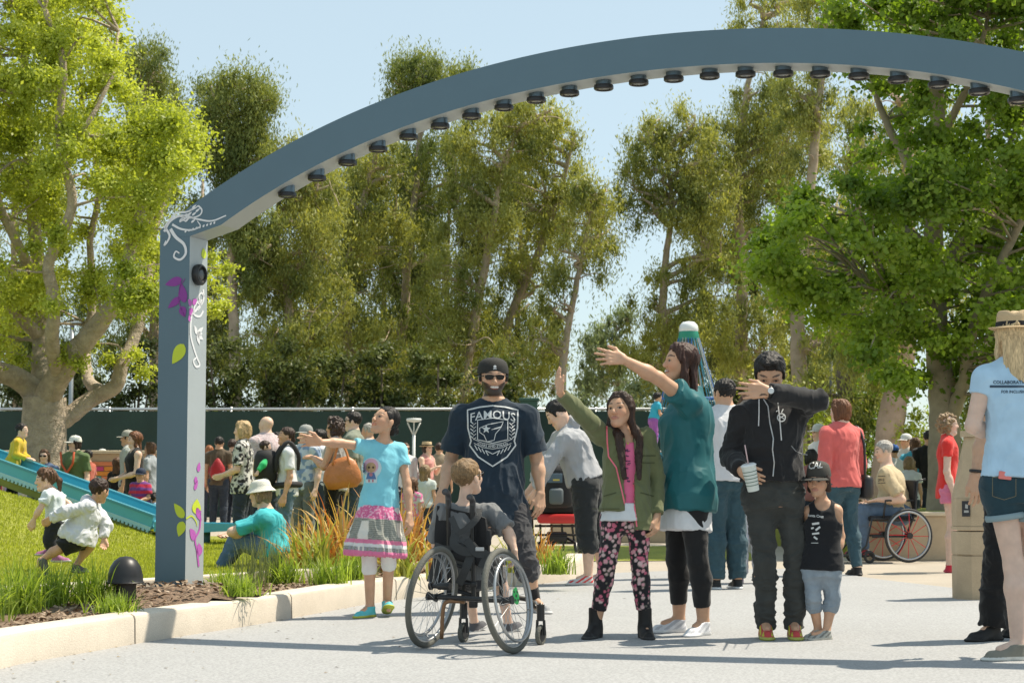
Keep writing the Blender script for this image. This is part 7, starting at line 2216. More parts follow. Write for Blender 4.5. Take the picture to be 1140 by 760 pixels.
def pillar():
    p = onz(1086, 668, 0); Y = p.y; s = Y / FPX
    x0 = at(1068, 600, Y).x; x1 = at(1118, 600, Y).x; W = x1 - x0; cx = (x0 + x1) / 2; cy = Y + W / 2
    root = empty('stone_pillar', (cx, cy, 0), 0); tag(root, 'tapered tan stone pillar with a small dark plaque beside the man in black', 'pillar')
    m = M_SAND
    def octa(w, cut, z0, z1, w1=None, cut1=None, name='block', skew=0.0):
        w1 = w1 or w; cut1 = cut1 if cut1 is not None else cut
        def ring(w, c, z): h = w / 2; return [(-h + c, -h, z), (h - c, -h, z), (h, -h + c, z), (h, h - c, z), (h - c, h, z), (-h + c, h, z), (-h, h - c, z), (-h, -h + c, z)]
        a = ring(w, cut, z0); b = [(x + skew, y, z) for x, y, z in ring(w1, cut1, z1)]
        mb = MB(); mb.add(a + b, [tuple(range(7, -1, -1)), tuple(range(8, 16))] + [(i, (i + 1) % 8, 8 + (i + 1) % 8, 8 + i) for i in range(8)])
        bm = None
        return mb.build(name, m, root)
    zz = lambda py: at(1086, py, Y).z
    z1, z2, z3 = zz(631), zz(590), zz(486)
    octa(W, .09, 0, zz(619)); octa(W * .985, .10, zz(619) + .002, zz(617.5), name='joint')
    octa(W, .09, zz(617.5) + .002, z2 - .012)
    octa(W * 1.0, .09, z2 + .002, zz(586), name='band')
    octa(W * .97, .09, zz(586) + .002, zz(555)); octa(W * .965, .09, zz(555) + .002, z3, w1=W * .52, cut1=.05, skew=.02, name='tapered_top'); octa(W * .56, .05, z3 + .002, z3 + .05, name='cap')
    q = at(1076, 566, Y - .02); mb = MB(); mb.box((q.x - cx, -W / 2 - .004 + .0, q.z), (.062, .012, .12), bev=.003); pl = mb.build('plaque', mat('plaque_dark', (.025, .025, .03), .3, .3), root)
    mb = MB(); mb.prism([(-.018, -.03), (.018, -.03), (.018, -.012), (-.018, -.012)], (q.x - cx, -W / 2 - .0108, q.z), (1, 0, 0), (0, 0, 1), (0, -1, 0), .001); mb.prism([(-.010, .005), (.012, .0), (.014, .03), (-.006, .036)], (q.x - cx, -W / 2 - .0108, q.z), (1, 0, 0), (0, 0, 1), (0, -1, 0), .001)
    mb.build('plaque_print', mat('plaque_pale', (.35, .35, .33), .5), pl)
pillar()

def path_lamp():
    Y = 36; p = at(460.5, 540, Y); o = V((p.x, Y, 0)); s = Y / FPX
    root = empty('path_lamp', o); tag(root, 'white path lamp with flat disc top on V shaped arms before the fence', 'street lamp')
    m = mat('lamp_white', (.62, .64, .62), .4); z = lambda py: at(460, py, Y).z
    MB().tube([(0, 0, 0), (0, 0, z(484))], .032, 12).build('pole', m, root, smooth=True)
    MB().lathe([(.001, z(470)), (.14, z(469)), (.155, z(467)), (.14, z(465.5)), (.001, z(465))], n=28).build('lamp_shade', m, root, smooth=True, auto=40)
    for q in (-1, 1):
        MB().tube([(q * .012, 0, z(484)), (q * .13, 0, z(470))], .014, 8).build('arm', m, root, smooth=True)
    MB().tube([(0, 0, z(484)), (0, 0, z(470))], .012, 6).build('arm', m, root)
path_lamp()

def tower():
    Y = 40; p = at(768, 540, Y); root = empty('net_climber', (p.x, Y, 0)); tag(root, 'rope climbing tower with white dome cap and blue and green cables', 'climbing frame')
    z = lambda py: at(768, py, Y).z; s = Y / FPX
    W_ = mat('dome_white', (.70, .74, .76), .35)
    MB().tube([(0, 0, 0), (0, 0, z(370))], .09, 10).build('mast', mat('mast_grey', (.4, .42, .43), .4, .4), root, smooth=True)
    MB().lathe([(.2, z(370)), (.22, z(367)), (.20, z(362)), (.13, z(358.5)), (.001, z(357.5))], n=24).build('dome_cap', W_, root, smooth=True, auto=50)
    MB().lathe([(.23, z(378)), (.24, z(376)), (.21, z(369)), (.05, z(368.5))], n=24).build('collar', mat('collar_green', (.02, .25, .17), .5), root, smooth=True, auto=50)
    ropes = [mat('rope_blue', (.03, .14, .42), .6), mat('rope_teal', (.04, .22, .32), .6), mat('rope_grey', (.35, .4, .42), .6)]
    R_ = random.Random(2)
    n = 12
    for k in range(n):
        a = 2 * pi * k / n; t = V((math.cos(a) * .2, math.sin(a) * .2, z(372))); b = V((math.cos(a) * 1.4, math.sin(a) * 1.4, .1))
        mb = MB()
        for dq in (-.035, .035):
            d = V((-math.sin(a), math.cos(a), 0)) * dq; mb.tube([t + d, b + d * 2], .012, 5)
        mb.build('rope', ropes[k % 3], root)
    for i, f_ in enumerate((.35, .45, .55, .65, .75)):
        r = .2 + 1.2 * f_; zz = z(372) * (1 - f_) + .1 * f_
        MB().torus((0, 0, zz), (0, 0, 1), r, .018, 24, 5).build('net_ring', ropes[i % 2], root)
tower()
# little white capped roof at the far playground, light poles
def pole(px, top, Y, r, label, m, extra=None):
    p = at(px, 540, Y); t = at(px, top, Y); root = empty('light_pole', (p.x, Y, 0)); tag(root, label, 'light pole')
    MB().tube([(0, 0, 0), (0, 0, t.z)], r, 8).build('pole', m, root, smooth=True)
    MB().box((.12, 0, t.z), (.5, .2, .08), bev=.02).build('lamp_head', m, root)
M_POLE = mat('pole_grey', (.33, .36, .37), .4, .5)
pole(862, 332, 60, .07, 'thin grey light pole rising behind the man in the hoodie', M_POLE)
pole(77, 360, 47, .06, 'thin grey light pole behind the pale trunk of the spreading tree', M_POLE)
pole(927, 360, 49, .05, 'slim dark lamp post among the trunks on the right', mat('pole_dark', (.12, .13, .13), .5))


def red_wheelchair():
    p = onz(1012, 627, 0); Y = p.y; o = V((p.x, Y, 0)); s = Y / FPX
    root = empty('red_spoked_wheelchair', o); tag(root, 'wheelchair with bright red spokes at the seat wall', 'wheelchair')
    blk = mat('frame_black', (.014, .014, .015), .35); ty = mat('tyre_black', (.03, .03, .03), .7); alu = mat('rim_alloy', (.42, .43, .44), .35, .8); red = mat('spoke_red', (.60, .02, .03), .35)
    ax = V((.30, -.95, 0)).normalized(); R_ = .30
    fw = V((-.95, -.30, 0))
    for q in (0, 1):
        c = V((0, 0, R_ + .01)) - ax * (.58 * q)
        w = MB().torus(c, ax, R_ - .012, .014, 48, 8).build('big_wheel', ty, root, smooth=True)
        MB().torus(c, ax, R_ - .035, .014, 48, 6, rz=.018).build('rim', alu, w, smooth=True)
        mb = MB(); a1 = ax.orthogonal().normalized(); b1 = ax.cross(a1)
        for k in range(12):
            a = 2 * pi * k / 12; d = a1 * math.cos(a) + b1 * math.sin(a); e = a1 * math.cos(a + .25) + b1 * math.sin(a + .25); mb.tube([c + ax * .02 + d * .02, c + e * (R_ - .045)], .0042, 5)
        mb.build('spokes', red, w); MB().lathe([(.001, -.04), (.035, -.04), (.035, .04), (.001, .04)], c=c, axis=ax, n=14).build('hub', blk, w, smooth=True, auto=40)
    mid = -ax * .29
    mb = MB()
    for q in (.06, .52):
        b = -ax * q; mb.tube([b + V((0, 0, .3)), b - fw * .12 + V((0, 0, .55)), b - fw * .16 + V((0, 0, .92)), b - fw * .26 + V((0, 0, .94))], .013, 8)
        mb.tube([b - fw * .12 + V((0, 0, .48)), b + fw * .42 + V((0, 0, .50)), b + fw * .5 + V((0, 0, .2)), b + fw * .62 + V((0, 0, .1))], .013, 8)
        mb.tube([b - fw * .1 + V((0, 0, .70)), b + fw * .25 + V((0, 0, .70)), b + fw * .28 + V((0, 0, .50))], .012, 8); mb.tube([b + V((0, 0, .3)), b + fw * .42 + V((0, 0, .3))], .012, 8)
    mb.build('frame', blk, root, smooth=True)
    rot = Matrix((fw, -ax, V((0, 0, 1)))).transposed()
    MB().box(mid + fw * .14 + V((0, 0, .50)), (.46, .44, .06), rot, bev=.02).build('seat', mat('webbing_black', (.018, .018, .02), .8), root); MB().box(mid - fw * .14 + V((0, 0, .72)), (.04, .44, .42), rot, bev=.015).build('backrest', mat('webbing_black', (.018, .018, .02), .8), root)
    for q in (.08, .50):
        c = -ax * q + fw * .45 + V((0, 0, .075)); MB().torus(c, ax, .055, .016, 20, 8).build('caster', ty, root, smooth=True)
    MB().box(mid + fw * .68 + V((0, 0, .09)), (.16, .36, .02), rot, bev=.006).build('footplate', blk, root)
    # the man
    Ym = Y + .30
    A = lambda px, py, dy=0: tuple(at(px, py, Ym + dy))
    J = dict(hd=A(983, 502), nk=A(987, 521), ls=A(985, 528, -.20), rs=A(990, 528, .20), le=A(1004, 556, -.28), lw=A(976, 556, -.22), re=A(998, 556, .25), rw=A(970, 558, .15), lh=A(1001, 570, -.09), rh=A(1003, 570, .11),
             lk=A(957, 569, -.12), rk=A(955, 568, .12), la=A(962, 612, -.12), ra=A(958, 611, .12), lt=A(946, 618, -.14), rt=A(943, 617, .12))
    f, u = frame(-85, -10)
    p = Person('grey haired man in a tan shirt sitting in the red spoked wheelchair', (A(995, 570)[0], Ym, .12), 1.74, J, f, u, girth=1.32, skin='light', seed=41, h=.010, belly=.05, fixfeet=False)
    p.body(); p.hair('grey', 'short'); tp = p.top(col=(.50, .40, .25), sleeve=.8, sl_add=.03, hem=-.02, amp=.009); p.pants(col=(.10, .15, .22), end=1.98)
    for sd in 'rl': p.shoe(sd, (.35, .03, .04), (.03, .03, .03), accent=(.03, .03, .03))
    D_ = Draw().text('2013', 4, (0, 0), bold=.1); D_.stroke([(-4, 4), (5, 4.3)], .8); D_.stroke([(-4, -3.4), (5, -3.2)], .8)
    decal(tp, [tuple(at(981 + x * .9, 534 - y, Ym - .3)) for x, y in D_.v], D_.f, 'shirt_print', mat('print_dark', (.05, .05, .05), .7), (0, 1, 0), parent=tp)
red_wheelchair()

def power_chair():
    p = onz(622, 632, 0); Y = p.y + .3; o = V((at(620, 560, Y).x, Y, 0)); s = Y / FPX
    root = empty('power_wheelchair', o); tag(root, 'bulky powered wheelchair with red shell and black running gear seen from behind', 'wheelchair')
    blk = mat('frame_black', (.014, .014, .015), .35); ty = mat('tyre_black', (.03, .03, .03), .7); red = mat('shell_red', (.55, .03, .03), .4); pad = mat('webbing_black', (.018, .018, .02), .8)
    z = lambda py: at(620, py, Y).z; X = lambda px: at(px, 560, Y).x - o.x
    MB().box((0, .1, z(577)), (.42, .5, .10), bev=.03).build('battery_shell', red, root)
    MB().box((0, .15, z(566)), (.46, .5, .10), bev=.03).build('seat', pad, root); MB().box((X(618), .0, z(538)), (.42, .10, .52), bev=.04).build('backrest', pad, root, smooth=True, auto=50)
    for q in (-1, 1):
        MB().torus((q * .28, .25, .17), (1, 0, 0), .13, .04, 28, 8).build('drive_wheel', ty, root, smooth=True); w = MB().torus((q * .20, -.22, .085), (1, 0, 0), .06, .025, 20, 8).build('caster', ty, root, smooth=True)
        mb = MB(); mb.tube([(q * .20, -.22, .085), (q * .20, -.15, .25), (q * .12, .05, .30)], .018, 6); mb.tube([(q * .26, .1, .28), (q * .28, .1, z(556)), (q * .28, .4, z(552))], .018, 6); mb.build('fork', blk, root, smooth=True)
    mb = MB()
    R_ = random.Random(5)
    for zz in (z(585), z(595), z(604)): mb.tube([(-.24, -.05, zz), (.26, -.05, zz)], .013, 6)
    for x in (-.18, -.06, .05, .16): mb.tube([(x, -.04, z(583)), (x + R_.uniform(-.04, .04), 0, z(612))], .012, 6)
    mb.box((0, .05, z(598)), (.22, .2, .12), bev=.02); mb.build('frame', blk, root, smooth=True, auto=40)
    b = empty('backpack', (at(620, 540, Y - .2).x, Y - .22, 0)); tag(b, 'black backpack with a grey pocket hanging on the powered wheelchair', 'backpack')
    x = lambda px: at(px, 560, Y - .22).x - b.location.x; zb = lambda py: at(620, py, Y - .22).z
    c = V((x(621), 0, zb(541)))
    MB().box(c, (.32, .20, .46), bev=.07).build('bag_body', pad, b, smooth=True, auto=50)
    MB().box((x(619), -.12, zb(552)), (.15, .08, .17), bev=.03).build('front_pocket', mat('bag_grey', (.09, .11, .12), .7), b, smooth=True, auto=50)
    MB().box((x(617), -.105, zb(532)), (.17, .02, .10), bev=.006).build('patch', mat('bag_steel', (.07, .11, .15), .6), b)
    MB().box((x(619), -.118, zb(534)), (.07, .006, .018), bev=.002).build('small_tag', mat('tag_yellow', (.5, .4, .08), .6), b)
    mb = MB(); mb.tube(catmull([(x(612), .03, zb(520)), (x(610), .02, zb(508)), (x(620), .02, zb(503)), (x(624), .03, zb(518))], 5), .012, 6); mb.build('strap', pad, b, smooth=True)
power_chair()

def leaning_man():
    Y = 16.0
    J = JJ(Y, dict(hd=(620, 461, -.05), nk=(630, 478, 0), rs=(622, 489, .15), ls=(630, 489, -.17), le=(607, 520, -.22), lw=(598, 545, -.1), re=(604, 516, .2), rw=(594, 540, .2),
                   lh=(651, 540, -.11), rh=(656, 540, .11), lk=(653, 592, -.13), rk=(662, 592, .12), la=(655, 636, -.12), ra=(672, 630, .14), lt=(636, 645, -.14), rt=(655, 640, .12)))
    f, u = frame(-95, -35)
    p = Person('man in a grey hooded sweatshirt and black shorts bending over the powered wheelchair', (at(650, 645, Y).x, Y, 0), 1.78, J, f, u, girth=1.12, skin='light', seed=51, h=.009)
    p.body(); p.hair('black', 'short')
    p.top(col=(.36, .37, .39), ease=.03, hem=.08, sleeve=1.9, sl_add=.025, hood=True, amp=.012, name='hooded_sweatshirt')
    p.pants(col=(.025, .028, .03), end=1.02, radd=(.02, .03, .03), amp=.008, name='shorts', mat_=M_CLOTH, top=.14)
    for sd in 'rl': p.shoe(sd, (.55, .56, .56), (.5, .5, .5), accent=(.6, .05, .05))
leaning_man()

def sitting_woman():
    Y = 16.1; g = .17
    J = JJ(Y, dict(hd=(289, 549, -.02), nk=(296, 569, 0), ls=(291, 577, -.17), rs=(297, 576, .17), le=(258, 592, -.22), lw=(275, 598, -.1), re=(268, 588, .2), rw=(258, 592, .1),
                   lh=(303, 613, -.10), rh=(305, 612, .10), lk=(263, 600, -.12), rk=(272, 596, .12), la=(246, 631, -.13), ra=(250, 627, .12), lt=(236, 637, -.15), rt=(240, 633, .12)))
    f, u = frame(-110, -8)
    p = Person('woman in a turquoise shirt and white bucket hat sitting on the grass', (at(300, 618, Y).x, Y, g), 1.68, J, f, u, girth=1.15, skin='light', seed=53, h=.008, fixfeet=False)
    p.body(); p.hair('dblonde', 'bob', vol=-.02)
    p.top(col=(.05, .42, .46), ease=.022, hem=-.10, flare=.02, sleeve=.8, sl_add=.02, amp=.014, name='t_shirt'); p.pants(col=(.08, .14, .22), end=1.98)
    for sd in 'rl': p.shoe(sd, (.03, .05, .08), (.2, .2, .2), up=(-.3, 0, 1))
    p.brimhat((.66, .65, .58), rim=.56, crown=.48, droop=-.10, name='bucket_hat')
sitting_woman()

def runners():
    Y = 14.4; g = .17
    J = JJ(Y, dict(hd=(111, 546, 0), nk=(101, 561, 0), rs=(98, 563, -.12), ls=(104, 561, .11), re=(73, 570, -.16), rw=(56, 577, -.12), le=(118, 585, .12), lw=(116, 600, .05),
                   rh=(85, 599, -.08), lh=(88, 597, .08), rk=(66, 611, -.10), lk=(100, 608, .08), ra=(45, 624, -.10), la=(84, 630, .06), rt=(40, 636, -.1), lt=(92, 637, .03)))
    f, u = frame(150, -12)
    p = Person('boy in a white hooded top and black shorts running up the grass mound', (at(80, 640, Y).x, Y, g), 1.08, J, f, u, girth=1.22, skin='tan', child=True, seed=55, h=.006, headS=.19, fixfeet=False)
    p.body(); p.hair('dkbrown', 'short', vol=.01, amp=.006)
    p.top(col=(.62, .63, .66), ease=.03, hem=-.10, flare=.03, sleeve=1.9, sl_add=.02, hood=True, amp=.010, fsc=(11, 11, 8), name='hooded_top', puff=.02); p.pants(col=(.015, .016, .018), end=.9, radd=(.02, .03, .03), amp=.008, name='shorts', mat_=M_CLOTH)
    p.shoe('r', (.10, .10, .10), (.12, .12, .12), up=(-.8, 0, -.1)); p.shoe('l', (.12, .12, .11), (.2, .2, .2))
    Y = 15.2; g = .2
    J = JJ(Y, dict(hd=(50, 534, 0), nk=(58, 546, .02), ls=(62, 551, .1), rs=(53, 551, -.11), re=(44, 567, -.16), rw=(37, 579, -.14), le=(76, 560, .14), lw=(82, 570, .1),
                   rh=(61, 580, -.07), lh=(66, 580, .07), rk=(55, 600, -.08), lk=(66, 600, .08), ra=(62, 619, -.05), la=(56, 612, .12), rt=(68, 625, -.05), lt=(50, 617, .12)))
    f, u = frame(-75, -5)
    p = Person('girl with curly brown hair, white shirt and dark trousers on the grass mound', (at(60, 626, Y).x, Y, g), 1.05, J, f, u, girth=1.1, skin='light', child=True, seed=57, h=.007, headS=.19, fixfeet=False)
    p.body(); p.hair('brown', 'pony', vol=.02, length=.5, amp=.010); p.top(col=(.62, .68, .70), sleeve=.6, amp=.008, fsc=(12, 12, 8)); p.pants(col=(.02, .022, .03), end=1.9, mat_=M_CLOTH)
    for sd in 'rl': p.shoe(sd, (.35, .12, .25), (.5, .5, .5))
runners()


BK = (.014, .014, .015); WH = (.64, .65, .66); JN = (.035, .055, .085); GL = 'onlookers behind the slide'; GR = 'onlookers near the seat wall on the right'
def pat(c1, c2, f=60, t=.0, sc=(1, 1, 1)):
    return lambda Q, N: np.where((vnoise(Q * f * np.array(sc), 3) > t)[:, None], nv(c1), nv(c2))
def stripes(c1, c2, f=60): return lambda Q, N: np.where((np.sin(Q[:, 2] * f) > 0)[:, None], nv(c1), nv(c2))
def T(c, **k): return dict(col=c, **k)
crowd('small boy in a yellow shirt at the top of the blue slide', 14, 470, 23.6, gz=.52, face=85, child=True, hair=('black', 'short'), topk=T((.62, .42, .03), sleeve=1.9), arms='front', lean=.12, group=GL, skin='light')
crowd('person in a dark cap beside the pale tree trunk, half hidden by the slide', 30, 490, 30, face=-60, hair=('black', 'short'), hat=('cap', (.03, .04, .05)), topk=T((.05, .10, .12)), group=GL)
crowd('person in a white cap looking over the mosaic wall', 114, 499, 33.5, face=30, hair=('brown', 'short'), hat=('cap', (.55, .55, .53)), topk=T((.3, .2, .2)), group=GL)
p = crowd('woman in an olive green shirt with orange harness straps and a white visor', 84, 484, 26, face=-25, hturn=-35, hair=('dkbrown', 'bob'), hat=('cap', (.66, .66, .62)), topk=T((.10, .15, .06), sleeve=.75), girth=1.15, group=GL, skin='light', bust=.03)
mb = MB(); L_ = lambda x, z: V(p.J['pv']) + V(p.Rs) * x + V(p.fw) * (.155 + (.02 if z > .2 else 0)) + V((0, 0, z)) - V(p.loc)
for q in (-1, 1): mb.tube([L_(q * .12, .52), L_(q * .10, .35), L_(0, .22), L_(-q * .03, .05)], .016, 6)
mb.tube([L_(-.18, .12), L_(0, .10), L_(.18, .12)], .018, 6); mb.build('harness', mat('strap_orange', (.6, .10, .03), .6), p.root, smooth=True)
crowd('woman in sunglasses and a blue grey jacket low behind the slide', 50, 499, 25, face=-5, hair=('brown', 'bob'), sg=True, topk=T((.10, .14, .24), sleeve=1.9), group=GL, skin='light', H=1.36)
crowd('woman with long auburn hair in a black tank top behind the slide', 151, 480, 25, face=-65, hair=('auburn', 'long'), hlen=1.4, topk=T(BK, sleeve=0, neck='tank'), arms='front', group=GL, skin='light', hv=.05, bust=.03)
crowd('person in a grey cap behind the auburn haired woman', 143, 478, 27.5, face=-85, hair=('dkbrown', 'short'), hat=('cap', (.36, .36, .33)), topk=T((.4, .42, .4)), group=GL)
crowd('small boy in a red and purple striped shirt and navy cap', 157, 520, 24, face=-15, child=True, hair=('black', 'short'), hat=('cap', (.02, .03, .06)), topk=T(stripes((.50, .03, .07), (.16, .05, .22), 75), sleeve=.7), arms='front', group=GL, girth=1.2)
crowd('girl in black with long brown hair by the mosaic wall', 131, 508, 28, face=160, child=True, hair=('brown', 'long'), hlen=1.3, topk=T(BK, sleeve=1.9), group=GL)
crowd('brown haired person in grey just left of the arch post', 168, 491, 28, face=-100, hair=('brown', 'bob'), topk=T((.3, .33, .36)), group=GL)
crowd('dark haired toddler in pale blue by the slide\'s lower end', 172, 549, 24, face=150, child=True, hair=('black', 'short'), topk=T((.25, .45, .62)), group=GL, girth=1.2)
crowd('child in a pale top crouched under the upper slide', 24, 534, 26.2, gz=.05, face=60, child=True, hair=('brown', 'bob'), topk=T((.5, .48, .46), sleeve=1.8), lean=.1, group=GL, arms='front')
crowd('grey capped person low beside the tree trunk', 33, 508, 26.5, face=-90, hair=('grey', 'short'), hat=('cap', (.3, .3, .28)), topk=T((.28, .3, .3)), group=GL, H=1.26)
# right of the post
p = crowd('man in a brown shirt carrying a red drawstring bag, back turned', 244, 485, 33.5, face=172, hair=('black', 'short'), topk=T((.10, .075, .05)), girth=1.05)
c = V(p.J['pv']) + V(p.fw) * -.17 + V((0, 0, .24)) - V(p.loc)
mb = MB(); mb.lathe([(.001, -.2), (.12, -.19), (.17, -.10), (.155, .03), (.09, .12), (.03, .19), (.001, .2)], n=16); mb.v = [(x * .85 + c.x + .03, y * .45 + c.y, z + c.z) for x, y, z in mb.v]
bg_ = mb.build('drawstring_bag', mat('bag_red', (.36, .012, .02), .6, bump=.5, bscale=12, bdist=.02), None, smooth=True); bg_.location = p.root.location; tag(bg_, 'red drawstring bag on the back of the man in brown', 'bag')
GX = 'people filling the back rows left of centre'
crowd('woman in white with a dark ponytail between the grey cap and the curly hair', 357, 477, 26, face=-75, hair=('black', 'pony'), topk=T((.55, .55, .58), sleeve=.7), arms='hold', skin='light', girth=1.1, group=GX)
crowd('tall man in pale grey behind the man in sunglasses', 411, 470, 28, face=-100, hair=('grey', 'short'), topk=T((.42, .42, .42), sleeve=1.9), girth=1.2, group=GX)
crowd('child in a green shirt peering past the bald man', 284, 492, 27, face=-60, child=True, hair=('brown', 'short'), topk=T((.12, .30, .12)), group=GX)
crowd('bare armed woman in navy beside the post', 233, 495, 37, face=-160, hair=('red', 'bob'), topk=T((.45, .03, .05), sleeve=0, neck='tank'), group=GX, skin='light')
crowd('man in dark blue with folded arms behind the patterned top', 309, 480, 29, face=-90, hair=('black', 'short'), topk=T((.03, .05, .12)), arms='fold', girth=1.15, group=GX)
crowd('person in white shirt far back between the girl and the lamp', 443, 496, 30, face=-40, hair=('black', 'bob'), topk=T(WH), group=GX)
crowd('woman in a lilac top left of the tree trunk', 16, 500, 29, face=-30, hair=('brown', 'bob'), topk=T((.40, .30, .48)), group=GL, skin='light')
crowd('man in a brick red shirt right of the pale tree trunk', 98, 500, 29.5, face=-110, hair=('black', 'short'), topk=T((.40, .10, .06)), group=GL)
crowd('slim woman in black, hair tied up, beside the man with the red bag', 259, 488, 34, face=150, hair=('dkbrown', 'bun'), topk=T(BK, sleeve=.5), skin='light')
crowd('blond woman in a black and white patterned top holding a camera', 271, 468, 22, face=-92, hair=('blonde', 'bob'), hv=.05, topk=T(pat((.02, .02, .02), (.55, .54, .50), 42), sleeve=.8, hem=-.16, flare=.03), arms='front', skin='light', h=.010)
crowd('balding man in a pale pink shirt, back turned', 297, 462, 24, face=-135, hturn=10, hair=None, topk=T(pat((.46, .36, .37), (.54, .46, .47), 90), sleeve=.8, ease=.035), girth=1.15, skin='light', h=.010)
p = crowd('dark haired woman in a white shirt wearing a baby carrier', 320, 474, 20.5, face=-78, hair=('dkbrown', 'lowbun'), topk=T(WH, sleeve=.7), arms=('down', 'front'), h=.010, hpitch=8, skin='tan', pantk=dict(col=(.10, .16, .22)))
mb = MB(); fw, Rs = V(p.fw), V(p.Rs); c = V(p.J['pv']) - V(p.loc)
for q in (-1, 1): mb.tube(catmull([c + fw * .13 + Rs * q * .10 + V((0, 0, .22)), c + fw * .12 + Rs * q * .12 + V((0, 0, .40)), c + Rs * q * .11 + V((0, 0, .56)), c - fw * .12 + Rs * q * .08 + V((0, 0, .42)), c - fw * .12 + V((0, 0, .25))], 4), .024, 8)
mb.tube(catmull([c + fw * .17 + V((0, 0, .06)), c + Rs * .2 + V((0, 0, .08)), c - fw * .15 + V((0, 0, .08)), c - Rs * .2 + V((0, 0, .08)), c + fw * .17 + V((0, 0, .06))], 4), .035, 8)
mb.build('carrier_straps', mat('carrier_black', (.02, .02, .022), .8), p.root, smooth=True)
mb = MB(); mb.lathe([(.001, -.2), (.11, -.17), (.14, 0), (.13, .14), (.10, .2), (.001, .22)], n=16); mb.v = [tuple(V((x, y * .9, z)) + c + fw * .24 + V((0, 0, .26))) for x, y, z in mb.v]; mb.build('carrier_pouch', mat('carrier_black', (.02, .02, .022), .8), p.root, smooth=True)
hb = V(p.loc) + c + fw * .24 + V((0, 0, .50))
Jb = {}; z0 = hb - V((0, 0, .42))
for k_, (x, y, z) in dict(hd=(0, 0, 0), nk=(0, 0, -.10), rs=(.07, 0, -.13), ls=(-.07, 0, -.13), re=(.13, -.04, -.2), rw=(.16, -.10, -.27), le=(-.13, -.04, -.2), lw=(-.16, -.10, -.27), rh=(.05, 0, -.36), lh=(-.05, 0, -.36), rk=(.12, -.04, -.44), lk=(-.12, -.04, -.44), ra=(.12, -.02, -.58), la=(-.12, -.02, -.58), rt=(.12, .05, -.62), lt=(-.12, .05, -.62)).items():
    Jb[k_] = tuple(hb + Rs * -x + fw * -y + V((0, 0, z)))
f = tuple(-fw); bb = Person('baby in green sleeves riding in the carrier on the woman in white', tuple(z0 - V((0, 0, .25))), .72, Jb, f, (0, 0, 1), girth=1.1, skin='light', child=True, seed=77, h=.009, headS=.15, fixfeet=False)
bb.body(); bb.hair('dkbrown', 'short', vol=-.01); bb.top(col=(.03, .42, .14), sleeve=1.9, amp=.004); bb.pants(col=(.5, .5, .5), end=1.8, amp=.003, mat_=M_CLOTH)
p = crowd('man in a grey cap and blue and white shirt behind the woman with the baby', 341, 472, 23.5, face=-40, hair=('grey', 'short'), hat=('cap', (.30, .31, .30)), topk=T(pat((.52, .56, .62), (.20, .28, .42), 20), sleeve=.8), pantk=dict(col=(.14, .15, .14)), skin='light', h=.010)
p = crowd('curly haired woman in a sleeveless grey top with a tan shoulder bag', 374, 464, 21, face=-100, hair=('dkbrown', 'curly'), hv=.06, topk=T((.34, .34, .32), sleeve=0, neck='tank'), arms='hold', pantk=dict(col=BK), h=.009, bust=.02)
o_ = at(381, 540, 20.72); bag = empty('shoulder_bag', (o_.x, o_.y, 0)); tag(bag, 'slouchy tan leather bag hanging from the curly haired woman\'s shoulder', 'bag'); tanl = mat('tan_leather', (.46, .17, .05), .42, bump=.7, bscale=9, bdist=.03, var=.15, vscale=8)
zz = at(381, 527, 20.72).z; mb = MB(); mb.lathe([(.001, -.17), (.17, -.165), (.225, -.08), (.21, .02), (.15, .13), (.06, .19), (.001, .19)], n=24); mb.v = [(x, y * .38, z + zz + .02 * math.sin(x * 14)) for x, y, z in mb.v]; mb.build('bag_body', tanl, bag, smooth=True)
for q in (-.05, .05): mb = MB(); mb.tube(catmull([(-.11, q, zz + .10), (-.07, q, zz + .27), (-.02, q, zz + .36), (.04, q, zz + .26), (.09, q, zz + .10)], 5), .011, 6); mb.build('handle', tanl, bag, smooth=True)
crowd('man in wraparound sunglasses and a grey green shirt', 394, 457, 22.5, face=-92, hair=('black', 'short'), sg=True, topk=T((.20, .22, .17), sleeve=.8, ease=.03), pantk=dict(col=(.04, .06, .08)), girth=1.1, skin='light', h=.010)
FB = 'onlookers far back by the path lamp'
crowd('man in a white shirt and sunglasses far back beside the path lamp', 451, 492, 33, face=25, hair=('brown', 'short'), sg=True, topk=T(WH, sleeve=1.8), group=FB, skin='light')
crowd('woman in a small straw hat and pink top far back', 475, 491, 33, face=60, hair=('dkbrown', 'bob'), hat=('fedora', (.55, .42, .25)), topk=T((.60, .28, .25), sleeve=0, neck='tank'), arms='hold', group=FB, skin='light')
crowd('dark haired man in tan behind the woman in the small straw hat', 489, 492, 35, face=170, hair=('dkbrown', 'short'), topk=T((.3, .24, .17)), group=FB)
crowd('child with long light brown hair and a dark clip, back turned', 473, 517, 25, face=170, child=True, hair=('dblonde', 'long'), hlen=1.0, hv=.05, topk=T((.5, .55, .52)), group=FB)
crowd('girl in a pink flowered top beside the flax', 459, 530, 20, face=150, child=True, hair=('brown', 'long'), hlen=1.2, topk=T(pat((.62, .14, .32), (.5, .5, .45), 50)), group=FB)
crowd('child in a turquoise and purple top high on the net climber', 727, 436, 38.3, gz=1.55, face=110, child=True, hair=('black', 'bun'), topk=T((.04, .38, .52), hem=.1), pantk=dict(col=(.30, .10, .36), mat_=M_CLOTH), arms='front', group='children on the climber', lean=.1)
crowd('man in a white shirt and blue jeans behind the woman in teal, back turned', 807, 420, 15.3, face=-160, hturn=10, hair=('black', 'short'), topk=T((.60, .60, .62), sleeve=1.9, hem=-.02, ease=.03), pantk=dict(col=(.035, .075, .095), radd=(.02, .03, .035), top=.12), shoes=(BK, WH), girth=1.12, h=.008, group='people standing behind the front row', skin='tan')
